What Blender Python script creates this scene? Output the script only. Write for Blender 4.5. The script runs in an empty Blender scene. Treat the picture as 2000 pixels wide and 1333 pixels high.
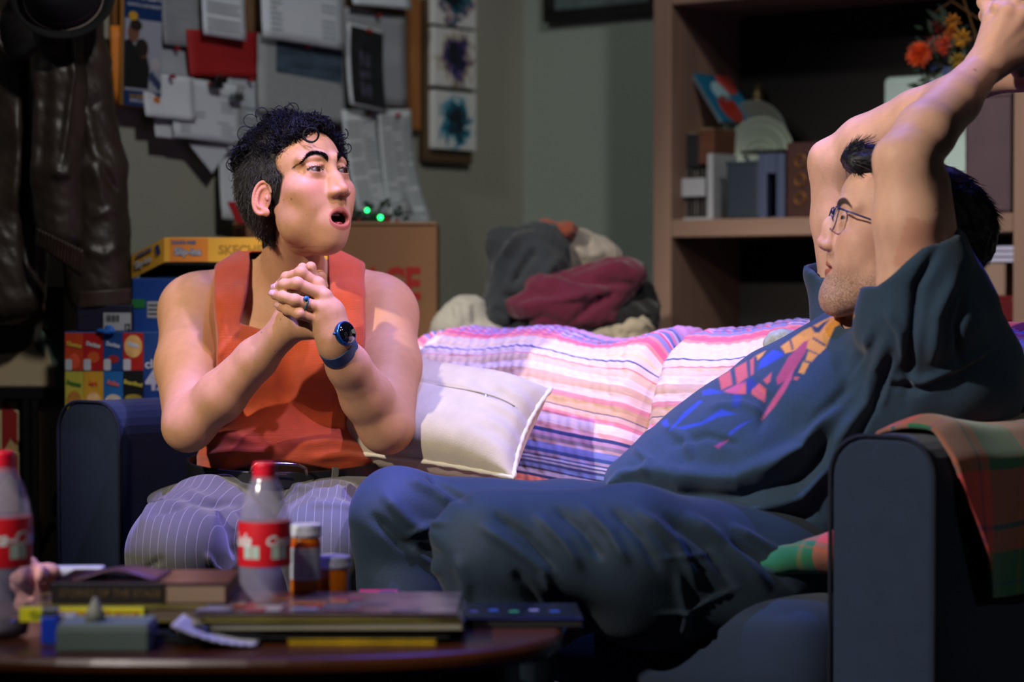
import bpy, math, random
import numpy as np
from mathutils import Vector, Matrix, Euler
random.seed(7); rng = np.random.default_rng(11)
C = bpy.context.scene.collection
scn = bpy.context.scene

# ---------------------------------------------------------------- camera
FPX = 4722.0                      # 85 mm lens, 2000 px wide frame
CAMZ = 0.85
PITCH = math.atan(103.5 / FPX)
cd = bpy.data.cameras.new('camera'); cam = bpy.data.objects.new('camera', cd); C.objects.link(cam)
cd.sensor_width = 36; cd.lens = 85.0; cd.clip_start = 0.05
cam.location = (0, 0, CAMZ); cam.rotation_euler = (math.pi / 2 - PITCH, 0, 0)
cd.dof.use_dof = True; cd.dof.focus_distance = 3.87; cd.dof.aperture_fstop = 2.8
scn.camera = cam
CP, SP = math.cos(PITCH), math.sin(PITCH)
def ray(px, py):
    a = (px - 1000) / FPX; b = (666.5 - py) / FPX
    return Vector((a, CP + b * SP, -SP + b * CP))
def P(px, py, Y):
    d = ray(px, py); return Vector((0, 0, CAMZ)) + d * (Y / d.y)
def hit(px, py, q, n):
    d = ray(px, py); o = Vector((0, 0, CAMZ)); q = Vector(q); n = Vector(n)
    return o + d * ((q - o).dot(n) / d.dot(n))
def project(V):
    V = np.asarray(V, float); x = V[:, 0]; y = V[:, 1]; z = V[:, 2] - CAMZ
    dep = y * CP - z * SP; up = y * SP + z * CP
    return np.stack([1000 + FPX * x / dep, 666.5 - FPX * up / dep], 1)

# ---------------------------------------------------------------- world, light, exposure
scn.view_settings.view_transform = 'Standard'; scn.view_settings.look = 'None'
scn.view_settings.gamma = 1.0; scn.view_settings.use_curve_mapping = False
scn.view_settings.exposure = 0.0
w = bpy.data.worlds.new('world'); scn.world = w; w.use_nodes = True
w.node_tree.nodes['Background'].inputs[0].default_value = (0.55, 0.62, 0.8, 1)
w.node_tree.nodes['Background'].inputs[1].default_value = 0.02
def spot(name, loc, target, energy, color, size_deg, blend=0.3, radius=0.06):
    l = bpy.data.lights.new(name, 'SPOT'); o = bpy.data.objects.new(name, l); C.objects.link(o)
    l.energy = energy; l.color = color; l.spot_size = math.radians(size_deg); l.spot_blend = blend
    l.shadow_soft_size = radius
    o.location = loc; o.rotation_euler = (Vector(target) - Vector(loc)).to_track_quat('-Z', 'Y').to_euler()
    return o
# front warm wash from the left of the house, on the two actors and the table
spot('warm_spot', (-2.8, 0.9, 3.0), (0.15, 3.8, 0.85), 880, (1.0, 0.90, 0.80), 30, 0.6, 0.07)
# lavender stage spot, high in front and to the right, on the woman and the quilt
spot('lavender_spot', (1.0, 2.5, 4.2), (-0.16, 4.02, 0.65), 760, (0.50, 0.42, 1.0), 19, 0.30, 0.04)
# pink white key on the quilt and the woman
spot('pink_spot', (2.2, 1.8, 4.2), (-0.02, 4.2, 0.8), 360, (1.0, 0.74, 0.76), 14, 0.35, 0.05)
# blue top light
spot('blue_top_spot', (0.3, 5.2, 4.2), (0.1, 3.95, 0.9), 480, (0.10, 0.12, 1.0), 34, 0.4, 0.04)
spot('blue_knee_spot', (-0.4, 3.4, 4.4), (0.05, 3.72, 0.5), 620, (0.20, 0.34, 1.0), 17, 0.5, 0.06)
# violet spot straight down on the woman's lap
spot('violet_lap_spot', (-0.5, 3.3, 4.4), (-0.42, 3.80, 0.45), 1500, (0.26, 0.19, 1.0), 9.5, 0.15, 0.03)
spot('table_spot', (-1.3, 0.6, 3.6), (-0.37, 2.98, 0.45), 170, (1.0, 0.90, 0.86), 15, 0.5, 0.05)
# weak side light from the right wing on the blanket
spot('wing_spot', (3.2, 1.4, 2.4), (0.85, 3.5, 0.55), 34, (1.0, 0.86, 0.76), 16, 0.6, 0.1)
# dim wash over the back of the set
spot('set_wash_left', (1.2, 0.8, 4.0), (-0.7, 5.5, 1.1), 380, (1.0, 0.95, 0.92), 30, 0.7, 0.15)
spot('set_wash_right', (-2.2, 1.5, 4.0), (0.55, 5.7, 1.1), 230, (0.95, 0.95, 0.90), 24, 0.7, 0.2)

# ---------------------------------------------------------------- materials
def srgb(h):
    if isinstance(h, (tuple, list)): return tuple(h)[:3]
    h = h.lstrip('#'); v = [int(h[i:i + 2], 16) / 255 for i in (0, 2, 4)]
    return tuple(x / 12.92 if x <= 0.04045 else ((x + 0.055) / 1.055) ** 2.4 for x in v)
MATS = {}
def mat(name, col='#808080', rough=0.7, metal=0.0, bump=0.0, bscale=60, var=0.0, vscale=8, spec=0.5, attr=None,
        sss=0.0, trans=0.0, emit=None, estr=0.0, wave=None, coat=0.0, sheen=0.0, ior=1.45, stretch=None, detail=3, alpha=None):
    if name in MATS: return MATS[name]
    m = bpy.data.materials.new(name); MATS[name] = m; m.use_nodes = True
    nt = m.node_tree; N = nt.nodes; L = nt.links; b = N['Principled BSDF']
    c = srgb(col) + (1,)
    b.inputs['Base Color'].default_value = c; b.inputs['Roughness'].default_value = rough
    b.inputs['Metallic'].default_value = metal; b.inputs['Specular IOR Level'].default_value = spec
    b.inputs['IOR'].default_value = ior
    b.inputs['Transmission Weight'].default_value = trans; b.inputs['Coat Weight'].default_value = coat
    if alpha is not None: b.inputs['Alpha'].default_value = alpha
    if sheen: b.inputs['Sheen Weight'].default_value = sheen; b.inputs['Sheen Roughness'].default_value = 0.5
    if sss:
        b.inputs['Subsurface Weight'].default_value = sss; b.inputs['Subsurface Radius'].default_value = (1.0, 0.35, 0.2)
        b.inputs['Subsurface Scale'].default_value = 0.012
    if emit: b.inputs['Emission Color'].default_value = srgb(emit) + (1,); b.inputs['Emission Strength'].default_value = estr
    tc = N.new('ShaderNodeTexCoord'); vec = tc.outputs['Object']
    if stretch:
        mp = N.new('ShaderNodeMapping'); mp.inputs['Scale'].default_value = stretch; L.new(vec, mp.inputs[0]); vec = mp.outputs[0]
    src = None
    if attr:
        a = N.new('ShaderNodeAttribute'); a.attribute_name = attr; src = a.outputs['Color']
    if var:
        n = N.new('ShaderNodeTexNoise'); n.inputs['Scale'].default_value = vscale; n.inputs['Detail'].default_value = detail
        L.new(vec, n.inputs['Vector'])
        r = N.new('ShaderNodeMapRange'); L.new(n.outputs['Fac'], r.inputs[0])
        r.inputs[1].default_value = 0.3; r.inputs[2].default_value = 0.7
        r.inputs[3].default_value = 1 - var; r.inputs[4].default_value = 1 + var
        mx = N.new('ShaderNodeMix'); mx.data_type = 'RGBA'; mx.blend_type = 'MULTIPLY'; mx.inputs[0].default_value = 1
        if src: L.new(src, mx.inputs[6])
        else: mx.inputs[6].default_value = c
        cb = N.new('ShaderNodeCombineXYZ')
        for i in range(3): L.new(r.outputs[0], cb.inputs[i])
        L.new(cb.outputs[0], mx.inputs[7]); src = mx.outputs[2]
    if src: L.new(src, b.inputs['Base Color'])
    if bump or wave:
        bp = N.new('ShaderNodeBump'); bp.inputs['Distance'].default_value = 0.002
        if wave:
            wv = N.new('ShaderNodeTexWave'); wv.inputs['Scale'].default_value = wave[1]; wv.bands_direction = wave[0]
            wv.inputs['Distortion'].default_value = 1.0
            L.new(tc.outputs['Object'], wv.inputs['Vector']); L.new(wv.outputs['Fac'], bp.inputs['Height']); bp.inputs['Strength'].default_value = wave[2]
        else:
            n2 = N.new('ShaderNodeTexNoise'); n2.inputs['Scale'].default_value = bscale; n2.inputs['Detail'].default_value = 4
            L.new(vec, n2.inputs['Vector']); L.new(n2.outputs['Fac'], bp.inputs['Height']); bp.inputs['Strength'].default_value = bump
        L.new(bp.outputs[0], b.inputs['Normal'])
    return m

# ---------------------------------------------------------------- mesh helpers
class MB:
    def __init__(s): s.v = []; s.f = []
    def add(s, vs, fs, M=None):
        o = len(s.v)
        s.v += [tuple(M @ Vector(v)) for v in vs] if M else [tuple(v) for v in vs]
        s.f += [tuple(i + o for i in f) for f in fs]; return s
    def box(s, c, d, M=None):
        x, y, z = d[0] / 2, d[1] / 2, d[2] / 2
        vs = [(c[0] + i * x, c[1] + j * y, c[2] + k * z) for i in (-1, 1) for j in (-1, 1) for k in (-1, 1)]
        return s.add(vs, [(0, 1, 3, 2), (4, 6, 7, 5), (0, 4, 5, 1), (2, 3, 7, 6), (0, 2, 6, 4), (1, 5, 7, 3)], M)
    def lathe(s, prof, n=24, M=None, cap=True):     # prof: (r, z)
        vs = []; fs = []
        for r, z in prof:
            for k in range(n): a = 2 * math.pi * k / n; vs.append((r * math.cos(a), r * math.sin(a), z))
        for i in range(len(prof) - 1):
            for k in range(n): fs.append((i * n + k, i * n + (k + 1) % n, (i + 1) * n + (k + 1) % n, (i + 1) * n + k))
        if cap: fs.append(tuple(range(n))[::-1]); fs.append(tuple((len(prof) - 1) * n + k for k in range(n)))
        return s.add(vs, fs, M)
    def tube(s, pts, rad, n=8, M=None, cap=True):
        pts = [Vector(p) for p in pts]; m = len(pts)
        rs = rad if isinstance(rad, (list, tuple)) else [rad] * m
        vs = []; fs = []; up = Vector((0, 0, 1)); prev = None
        for i, p in enumerate(pts):
            t = (pts[min(i + 1, m - 1)] - pts[max(i - 1, 0)]).normalized()
            if prev is None:
                a = t.cross(up)
                if a.length < 0.1: a = t.cross(Vector((1, 0, 0)))
            else: a = prev - t * prev.dot(t)
            a.normalize(); b = t.cross(a); prev = a
            for k in range(n):
                g = 2 * math.pi * k / n; vs.append(p + (a * math.cos(g) + b * math.sin(g)) * rs[i])
        for i in range(m - 1):
            for k in range(n): fs.append((i * n + k, i * n + (k + 1) % n, (i + 1) * n + (k + 1) % n, (i + 1) * n + k))
        if cap: fs.append(tuple(range(n))[::-1]); fs.append(tuple((m - 1) * n + k for k in range(n)))
        return s.add(vs, fs, M)
    def prism(s, poly, y0, y1, M=None):             # poly in x,z ; extruded along y
        n = len(poly); vs = [(x, y0, z) for x, z in poly] + [(x, y1, z) for x, z in poly]
        fs = [tuple(range(n))[::-1], tuple(range(n, 2 * n))] + [(i, (i + 1) % n, n + (i + 1) % n, n + i) for i in range(n)]
        return s.add(vs, fs, M)
    def grid(s, f, nu, nv, thick=0.0):              # f(u,v)->point, u,v in 0..1
        vs = [Vector(f(i / nu, j / nv)) for i in range(nu + 1) for j in range(nv + 1)]
        ix = lambda i, j: i * (nv + 1) + j
        fs = [(ix(i, j), ix(i + 1, j), ix(i + 1, j + 1), ix(i, j + 1)) for i in range(nu) for j in range(nv)]
        return s.add(vs, fs)
def obj(name, mb, m, parent=None, loc=(0, 0, 0), rot=(0, 0, 0), smooth=False, bevel=0.0, solid=0.0, subd=0, seg=2, label=None):
    me = bpy.data.meshes.new(name); me.from_pydata([tuple(v) for v in mb.v], [], mb.f); me.update()
    import bmesh
    bm = bmesh.new(); bm.from_mesh(me); bmesh.ops.recalc_face_normals(bm, faces=bm.faces); bm.to_mesh(me); bm.free()
    o = bpy.data.objects.new(name, me); C.objects.link(o); o.location = loc; o.rotation_euler = rot
    if m: me.materials.append(m)
    if smooth: me.polygons.foreach_set('use_smooth', [True] * len(me.polygons))
    if parent: o.parent = parent
    if solid: q = o.modifiers.new('s', 'SOLIDIFY'); q.thickness = solid; q.offset = 0
    if bevel: q = o.modifiers.new('b', 'BEVEL'); q.width = bevel; q.segments = seg; q.limit_method = 'ANGLE'; q.harden_normals = False
    if subd: q = o.modifiers.new('u', 'SUBSURF'); q.levels = subd; q.render_levels = subd
    if label: o['label'] = label
    return o
def tag(o, label, cat, group=None, kind=None):
    if label: o['label'] = label
    if cat: o['category'] = cat
    if group: o['group'] = group
    if kind: o['kind'] = kind
    return o
def thing(name, label, cat, loc=(0, 0, 0), yaw=0.0, group=None):
    o = bpy.data.objects.new(name, None); C.objects.link(o); o.location = loc; o.rotation_euler = (0, 0, yaw)
    o.empty_display_size = 0.05
    return tag(o, label, cat, group)
def struct(o): o['kind'] = 'structure'; return o
def text(name, s, size, m, parent, loc, rot=(math.pi / 2, 0, 0), ext=0.0005, bold=0.0, sx=1.0, shear=0.0, align='CENTER'):
    cu = bpy.data.curves.new(name, 'FONT'); cu.body = s; cu.size = size; cu.extrude = ext; cu.offset = bold; cu.shear = shear
    cu.align_x = align; cu.align_y = 'CENTER'; cu.resolution_u = 3
    t = bpy.data.objects.new(name, cu); C.objects.link(t)
    me = bpy.data.meshes.new_from_object(t.evaluated_get(bpy.context.evaluated_depsgraph_get()))
    bpy.data.objects.remove(t); me.materials.clear(); me.materials.append(m); me.name = name
    o = bpy.data.objects.new(name, me); C.objects.link(o); o.parent = parent; o.location = loc; o.rotation_euler = rot; o.scale = (sx, 1, 1)
    return o
class Frame:
    """upright local frame: x along, y into depth, z up"""
    def __init__(s, ox, oy, dx, dy, oz=0.0):
        l = math.hypot(dx, dy); s.o = Vector((ox, oy, oz)); s.x = Vector((dx / l, dy / l, 0)); s.y = Vector((-dy / l, dx / l, 0))
        s.yaw = math.atan2(dy, dx)
    def w(s, x, y, z): return s.o + s.x * x + s.y * y + Vector((0, 0, z))
    def l(s, p): q = Vector(p) - s.o; return (q.dot(s.x), q.dot(s.y), q.z)
    def hit(s, px, py, ly): return s.l(hit(px, py, s.w(0, ly, 0), s.y))
def rounded(poly_w, poly_h, r, n=6, cx=0, cz=0):
    pts = []
    for (sx, sz, a0) in ((1, 1, 0), (-1, 1, 90), (-1, -1, 180), (1, -1, 270)):
        for k in range(n + 1):
            a = math.radians(a0 + 90 * k / n)
            pts.append((cx + sx * (poly_w / 2 - r) + r * math.cos(a), cz + sz * (poly_h / 2 - r) + r * math.sin(a)))
    return pts
FS = Frame(-0.745, 4.25, 0.783, -0.622)             # sofa frame
FW1 = Frame(0.03, 6.2, 0.622, 0.783)                 # left wall: x runs towards the corner (negative = left), y goes into the wall
FW2 = Frame(0.03, 6.2, 0.783, -0.622)                # right wall
FB = Frame(-0.169, 5.95, 0.783, -0.622)              # bookcase front line
# ---------------------------------------------------------------- signed distance sculpting (numpy)
def nv(v): v = np.asarray(v, float); return v / np.linalg.norm(v)
class Sculpt:
    """an ordered list of soft unions and cuts, meshed by surface nets"""
    def __init__(s): s.ops = []
    def _bb(s, pts, r): pts = np.asarray(pts, float); return pts.min(0) - r, pts.max(0) + r
    def cone(s, a, b, ra, rb=None, k=0.012, op='u', flat=None):
        rb = ra if rb is None else rb
        a = np.asarray(a, float); b = np.asarray(b, float)
        fl = None
        if flat is not None: fl = (nv(flat[0]), flat[1])
        R = max(ra, rb) * (max(1, flat[1]) if flat else 1)
        def f(X, Y, Z):
            if fl:
                L, ls = fl; d0 = (X - a[0]) * L[0] + (Y - a[1]) * L[1] + (Z - a[2]) * L[2]
                g = d0 * (1 / ls - 1); X = X + L[0] * g; Y = Y + L[1] * g; Z = Z + L[2] * g
                bl = (b - a) @ L; bb = b + L * bl * (1 / ls - 1)
            else: bb = b
            u = bb - a; uu = max(float(u @ u), 1e-9)
            px, py, pz = X - a[0], Y - a[1], Z - a[2]
            t = np.clip((px * u[0] + py * u[1] + pz * u[2]) / uu, 0, 1)
            return np.sqrt((px - t * u[0]) ** 2 + (py - t * u[1]) ** 2 + (pz - t * u[2]) ** 2) - (ra + (rb - ra) * t)
        s.ops.append((op, f, s._bb([a, b], R), k)); return s
    def limb(s, pts, rs, k=0.012, op='u', flat=None):
        for i in range(len(pts) - 1): s.cone(pts[i], pts[i + 1], rs[i], rs[i + 1], k if i == 0 else max(k * 0.6, 0.004), op, flat)
        return s
    def ell(s, c, r, R=None, k=0.012, op='u'):
        c = np.asarray(c, float); r = np.asarray(r, float) if np.ndim(r) else np.array([r] * 3, float)
        R = np.eye(3) if R is None else np.asarray(R, float)     # columns are the axes
        def f(X, Y, Z):
            px, py, pz = X - c[0], Y - c[1], Z - c[2]
            q = [(px * R[0, i] + py * R[1, i] + pz * R[2, i]) for i in range(3)]
            k0 = np.sqrt(sum((q[i] / r[i]) ** 2 for i in range(3))) + 1e-9
            k1 = np.sqrt(sum((q[i] / r[i] ** 2) ** 2 for i in range(3))) + 1e-9
            return k0 * (k0 - 1) / k1
        s.ops.append((op, f, s._bb([c], r.max()), k)); return s
    def plane(s, q, n, bb, k=0.003, op='s'):        # 's' removes the side the normal points to, inside the box bb
        q = np.asarray(q, float); n = nv(n)
        def f(X, Y, Z): return -((X - q[0]) * n[0] + (Y - q[1]) * n[1] + (Z - q[2]) * n[2])
        s.ops.append((op, f, (np.asarray(bb[0], float), np.asarray(bb[1], float)), k)); return s
    def func(s, fn, bb, op='+', k=0.0): s.ops.append((op, fn, (np.asarray(bb[0], float), np.asarray(bb[1], float)), k)); return s
    def field(s, b0, b1, h):
        b0 = np.asarray(b0, float); n = np.ceil((np.asarray(b1, float) - b0) / h).astype(int) + 1
        F = np.full(n, 0.3, np.float32); ax = [b0[i] + h * np.arange(n[i]) for i in range(3)]
        ax = [a.astype(np.float32) for a in ax]
        for op, f, bb, k in s.ops:
            pad = 0 if op in '+' else k + 4 * h
            lo = np.clip(np.floor((bb[0] - pad - b0) / h).astype(int), 0, n); hi = np.clip(np.ceil((bb[1] + pad - b0) / h).astype(int) + 1, 0, n)
            if np.any(hi <= lo): continue
            sl = tuple(slice(lo[i], hi[i]) for i in range(3))
            d = f(ax[0][sl[0]][:, None, None], ax[1][sl[1]][None, :, None], ax[2][sl[2]][None, None, :]).astype(np.float32)
            A = F[sl]
            if op == 'u':
                hh = np.maximum(k - np.abs(A - d), 0) / max(k, 1e-6); F[sl] = np.minimum(A, d) - hh * hh * k * 0.25
            elif op == 's':
                d = -d; hh = np.maximum(k - np.abs(A - d), 0) / max(k, 1e-6); F[sl] = np.maximum(A, d) + hh * hh * k * 0.25
            elif op == 'i': F[sl] = np.maximum(A, d)
            elif op == '+': F[sl] = A + d
        return F, b0, h
def nets(F, b0, h):
    S = F < 0; n = F.shape
    c = np.zeros((n[0] - 1, n[1] - 1, n[2] - 1), np.uint8)
    for i in (0, 1):
        for j in (0, 1):
            for k in (0, 1): c += S[i:n[0] - 1 + i, j:n[1] - 1 + j, k:n[2] - 1 + k]
    I = np.argwhere((c > 0) & (c < 8))
    if len(I) == 0: return np.zeros((0, 3)), np.zeros((0, 4), int)
    acc = np.zeros((len(I), 3)); cnt = np.zeros(len(I))
    for ax in range(3):
        o = [a for a in range(3) if a != ax]
        for p in (0, 1):
            for q in (0, 1):
                A = I.copy(); A[:, o[0]] += p; A[:, o[1]] += q; B = A.copy(); B[:, ax] += 1
                fa = F[A[:, 0], A[:, 1], A[:, 2]]; fb = F[B[:, 0], B[:, 1], B[:, 2]]
                m = (fa < 0) != (fb < 0); t = np.where(m, fa / np.where(m, fa - fb, 1), 0)
                pt = (A - I).astype(float); pt[:, ax] += t
                acc += pt * m[:, None]; cnt += m
    V = (I + acc / cnt[:, None]) * h + b0
    idm = np.full(c.shape, -1, np.int32); idm[I[:, 0], I[:, 1], I[:, 2]] = np.arange(len(I))
    Q = []
    for ax in range(3):
        o = [(ax + 1) % 3, (ax + 2) % 3]
        s0 = [slice(0, n[a] - 1) if a == ax else slice(1, n[a] - 1) for a in range(3)]
        s1 = [slice(1, n[a]) if a == ax else slice(1, n[a] - 1) for a in range(3)]
        A = S[tuple(s0)]; B = S[tuple(s1)]; E = np.argwhere(A != B)
        if len(E) == 0: continue
        fl = A[E[:, 0], E[:, 1], E[:, 2]]
        base = E.copy(); base[:, o[0]] += 1; base[:, o[1]] += 1
        def g(du, dv): G = base.copy(); G[:, o[0]] += du; G[:, o[1]] += dv; return idm[G[:, 0], G[:, 1], G[:, 2]]
        q = np.stack([g(-1, -1), g(0, -1), g(0, 0), g(-1, 0)], 1)
        q[~fl] = q[~fl][:, ::-1]; Q.append(q)
    Q = np.concatenate(Q); Q = Q[(Q >= 0).all(1)]
    return V, Q
def npmesh(name, V, Q, m, parent=None, smooth=True, colors=None, uv=None):
    me = bpy.data.meshes.new(name); Q = np.asarray(Q); k = Q.shape[1]
    me.vertices.add(len(V)); me.vertices.foreach_set('co', np.asarray(V, np.float32).ravel())
    me.loops.add(Q.size); me.loops.foreach_set('vertex_index', Q.ravel().astype(np.int32))
    me.polygons.add(len(Q)); me.polygons.foreach_set('loop_start', (np.arange(len(Q)) * k).astype(np.int32))
    me.polygons.foreach_set('use_smooth', np.ones(len(Q), bool) if smooth else np.zeros(len(Q), bool))
    me.update(calc_edges=True); me.validate()
    if m: me.materials.append(m)
    if colors is not None:
        for nm, col in colors.items():
            a = me.color_attributes.new(nm, 'FLOAT_COLOR', 'POINT')
            cc = np.ones((len(V), 4), np.float32); cc[:, :col.shape[1]] = col; a.data.foreach_set('color', cc.ravel())
    o = bpy.data.objects.new(name, me); C.objects.link(o)
    if parent: o.parent = parent
    return o
def relax(V, Q, it=1, lam=0.5):
    E = np.concatenate([Q[:, [0, 1]], Q[:, [1, 2]], Q[:, [2, 3]], Q[:, [3, 0]]]); E = np.concatenate([E, E[:, ::-1]])
    cnt = np.bincount(E[:, 0], minlength=len(V))[:, None].clip(1)
    for _ in range(it):
        A = np.stack([np.bincount(E[:, 0], V[E[:, 1], i], minlength=len(V)) for i in range(3)], 1) / cnt
        V = V + lam * (A - V)
    return V
def normals(V, Q):
    a = V[Q[:, 2]] - V[Q[:, 0]]; b = V[Q[:, 3]] - V[Q[:, 1]]; fn = np.cross(a, b)
    N = np.zeros_like(V)
    for i in range(4):
        for j in range(3): N[:, j] += np.bincount(Q[:, i], fn[:, j], minlength=len(V))
    return N / (np.linalg.norm(N, axis=1, keepdims=True) + 1e-12)
def keep(V, Q, mask):                              # keep quads whose vertices all satisfy mask
    q = Q[mask[Q].all(1)]; used = np.unique(q); re = np.full(len(V), -1); re[used] = np.arange(len(used)); return V[used], re[q]
def join(parts):
    Vs, Qs, o = [], [], 0
    for V, Q in parts: Vs.append(V); Qs.append(Q + o); o += len(V)
    return np.concatenate(Vs), np.concatenate(Qs)
def vnoise(X, seed=0):                              # cheap smooth value noise, period free, about -1..1
    r = np.random.default_rng(seed); out = 0
    for i in range(6):
        k = r.normal(size=3); k /= np.linalg.norm(k); f = 1 + 0.7 * r.random() * i
        out = out + np.sin((X @ k) * f * 2 * math.pi + r.random() * 6.28) / (1 + 0.35 * i)
    return out / 2.6
def segdist(p, a, b):
    ab = b - a; t = np.clip(((p - a) @ ab) / (ab @ ab + 1e-9), 0, 1)
    return np.linalg.norm(p - a - t[:, None] * ab, axis=1), t
def polydist(p, pts):
    d = np.full(len(p), 1e9)
    for i in range(len(pts) - 1): d = np.minimum(d, segdist(p, np.array(pts[i], float), np.array(pts[i + 1], float))[0])
    return d
def inpoly(p, poly):
    x, y = p[:, 0], p[:, 1]; r = np.zeros(len(p), bool); n = len(poly)
    for i in range(n):
        x0, y0 = poly[i]; x1, y1 = poly[(i + 1) % n]
        if y0 == y1: continue
        c = ((y0 > y) != (y1 > y)) & (x < (x1 - x0) * (y - y0) / (y1 - y0) + x0); r ^= c
    return r
def folds(V, Q, ridges, seed=0, nz=0.0, nf=8):
    """push cloth in and out along its normals: ridges = (polyline in pixels, half width px, height m), front side only"""
    N = normals(V, Q); p = project(V); vis = N[:, 1] < 0.25
    amt = np.clip((0.25 - N[:, 1]) / 0.4, 0, 1); D = np.zeros(len(V))
    for pts, wd, hgt in ridges:
        pa = np.array(pts, float); bb = (p[:, 0] > pa[:, 0].min() - 3 * wd) & (p[:, 0] < pa[:, 0].max() + 3 * wd) & (p[:, 1] > pa[:, 1].min() - 3 * wd) & (p[:, 1] < pa[:, 1].max() + 3 * wd) & vis
        if not bb.any(): continue
        q = p[bb]; best = np.full(len(q), 1e9); bt = np.zeros(len(q)); L = np.r_[0, np.cumsum(np.linalg.norm(np.diff(pa, axis=0), axis=1))]
        for i in range(len(pa) - 1):
            d, t = segdist(q, pa[i], pa[i + 1]); m = d < best; best[m] = d[m]; bt[m] = (L[i] + t[m] * (L[i + 1] - L[i])) / L[-1]
        fade = np.clip(np.sin(np.pi * np.clip(bt, 0.02, 0.98)) * 1.6, 0, 1)
        D[bb] += hgt * np.exp(-(best / wd) ** 2) * fade
    V = V + N * (D * amt)[:, None]
    if nz: V = V + N * (nz * vnoise(V * nf, seed))[:, None]
    return V
# ================================================================ THE SETTING
M_wall1 = mat('wall_paint_warm', '#8a8c80', 0.85, var=0.06, vscale=1.5, bump=0.15, bscale=90)
M_wall2 = mat('wall_paint_green', '#858f86', 0.85, var=0.05, vscale=1.2, bump=0.15, bscale=90)
def wall(name, fr, x0, x1, m, h=2.7, t=0.1):
    b = MB().box(((x0 + x1) / 2, t / 2, h / 2), (x1 - x0, t, h))
    return struct(obj(name, b, m, None, fr.o, (0, 0, fr.yaw)))
wall('wall_left', FW1, -2.6, 0.0, M_wall1)
wall('wall_right', FW2, 0.0, 3.4, M_wall2)
M_floor = mat('stage_floor', '#17130f', 0.6, var=0.3, vscale=3, wave=None)
fl = MB().box((0, 3.2, -0.02), (9, 8.6, 0.04)); struct(obj('floor', fl, M_floor))
# ---------------------------------------------------------------- pinned board
M_oak = mat('board_frame_wood', '#8a5a2c', 0.55, var=0.25, vscale=14, stretch=(1, 1, 0.15))
M_cork = mat('cork', '#6b5038', 0.95, var=0.3, vscale=160, bump=0.4, bscale=300)
x0 = FW1.hit(212, 100, 0)[0]; x1 = FW1.hit(806, 100, 0)[0]; zt = 1.72; zb = FW1.hit(215, 208, -0.02)[2]; zb2 = FW1.hit(800, 205, -0.02)[2]
zb = min(zb, zb2) if abs(zb - zb2) < 0.05 else zb
board = thing('cork_board', 'wood framed cork board on left wall covered with pinned papers', 'bulletin board', FW1.w(x0, 0, 0), FW1.yaw)
Wd = x1 - x0
obj('cork_panel', MB().box((Wd / 2, -0.008, (zb + zt) / 2), (Wd, 0.012, zt - zb)), M_cork, board)
for (cx, cz, dx, dz) in ((0.017, (zb + zt) / 2, 0.034, zt - zb), (Wd - 0.017, (zb + zt) / 2, 0.034, zt - zb), (Wd / 2, zb + 0.017, Wd - 0.068, 0.034), (Wd / 2, zt - 0.017, Wd - 0.068, 0.034)):
    obj('frame_rail', MB().box((cx, -0.014, cz), (dx, 0.026, dz)), M_oak, board, bevel=0.003)
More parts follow.
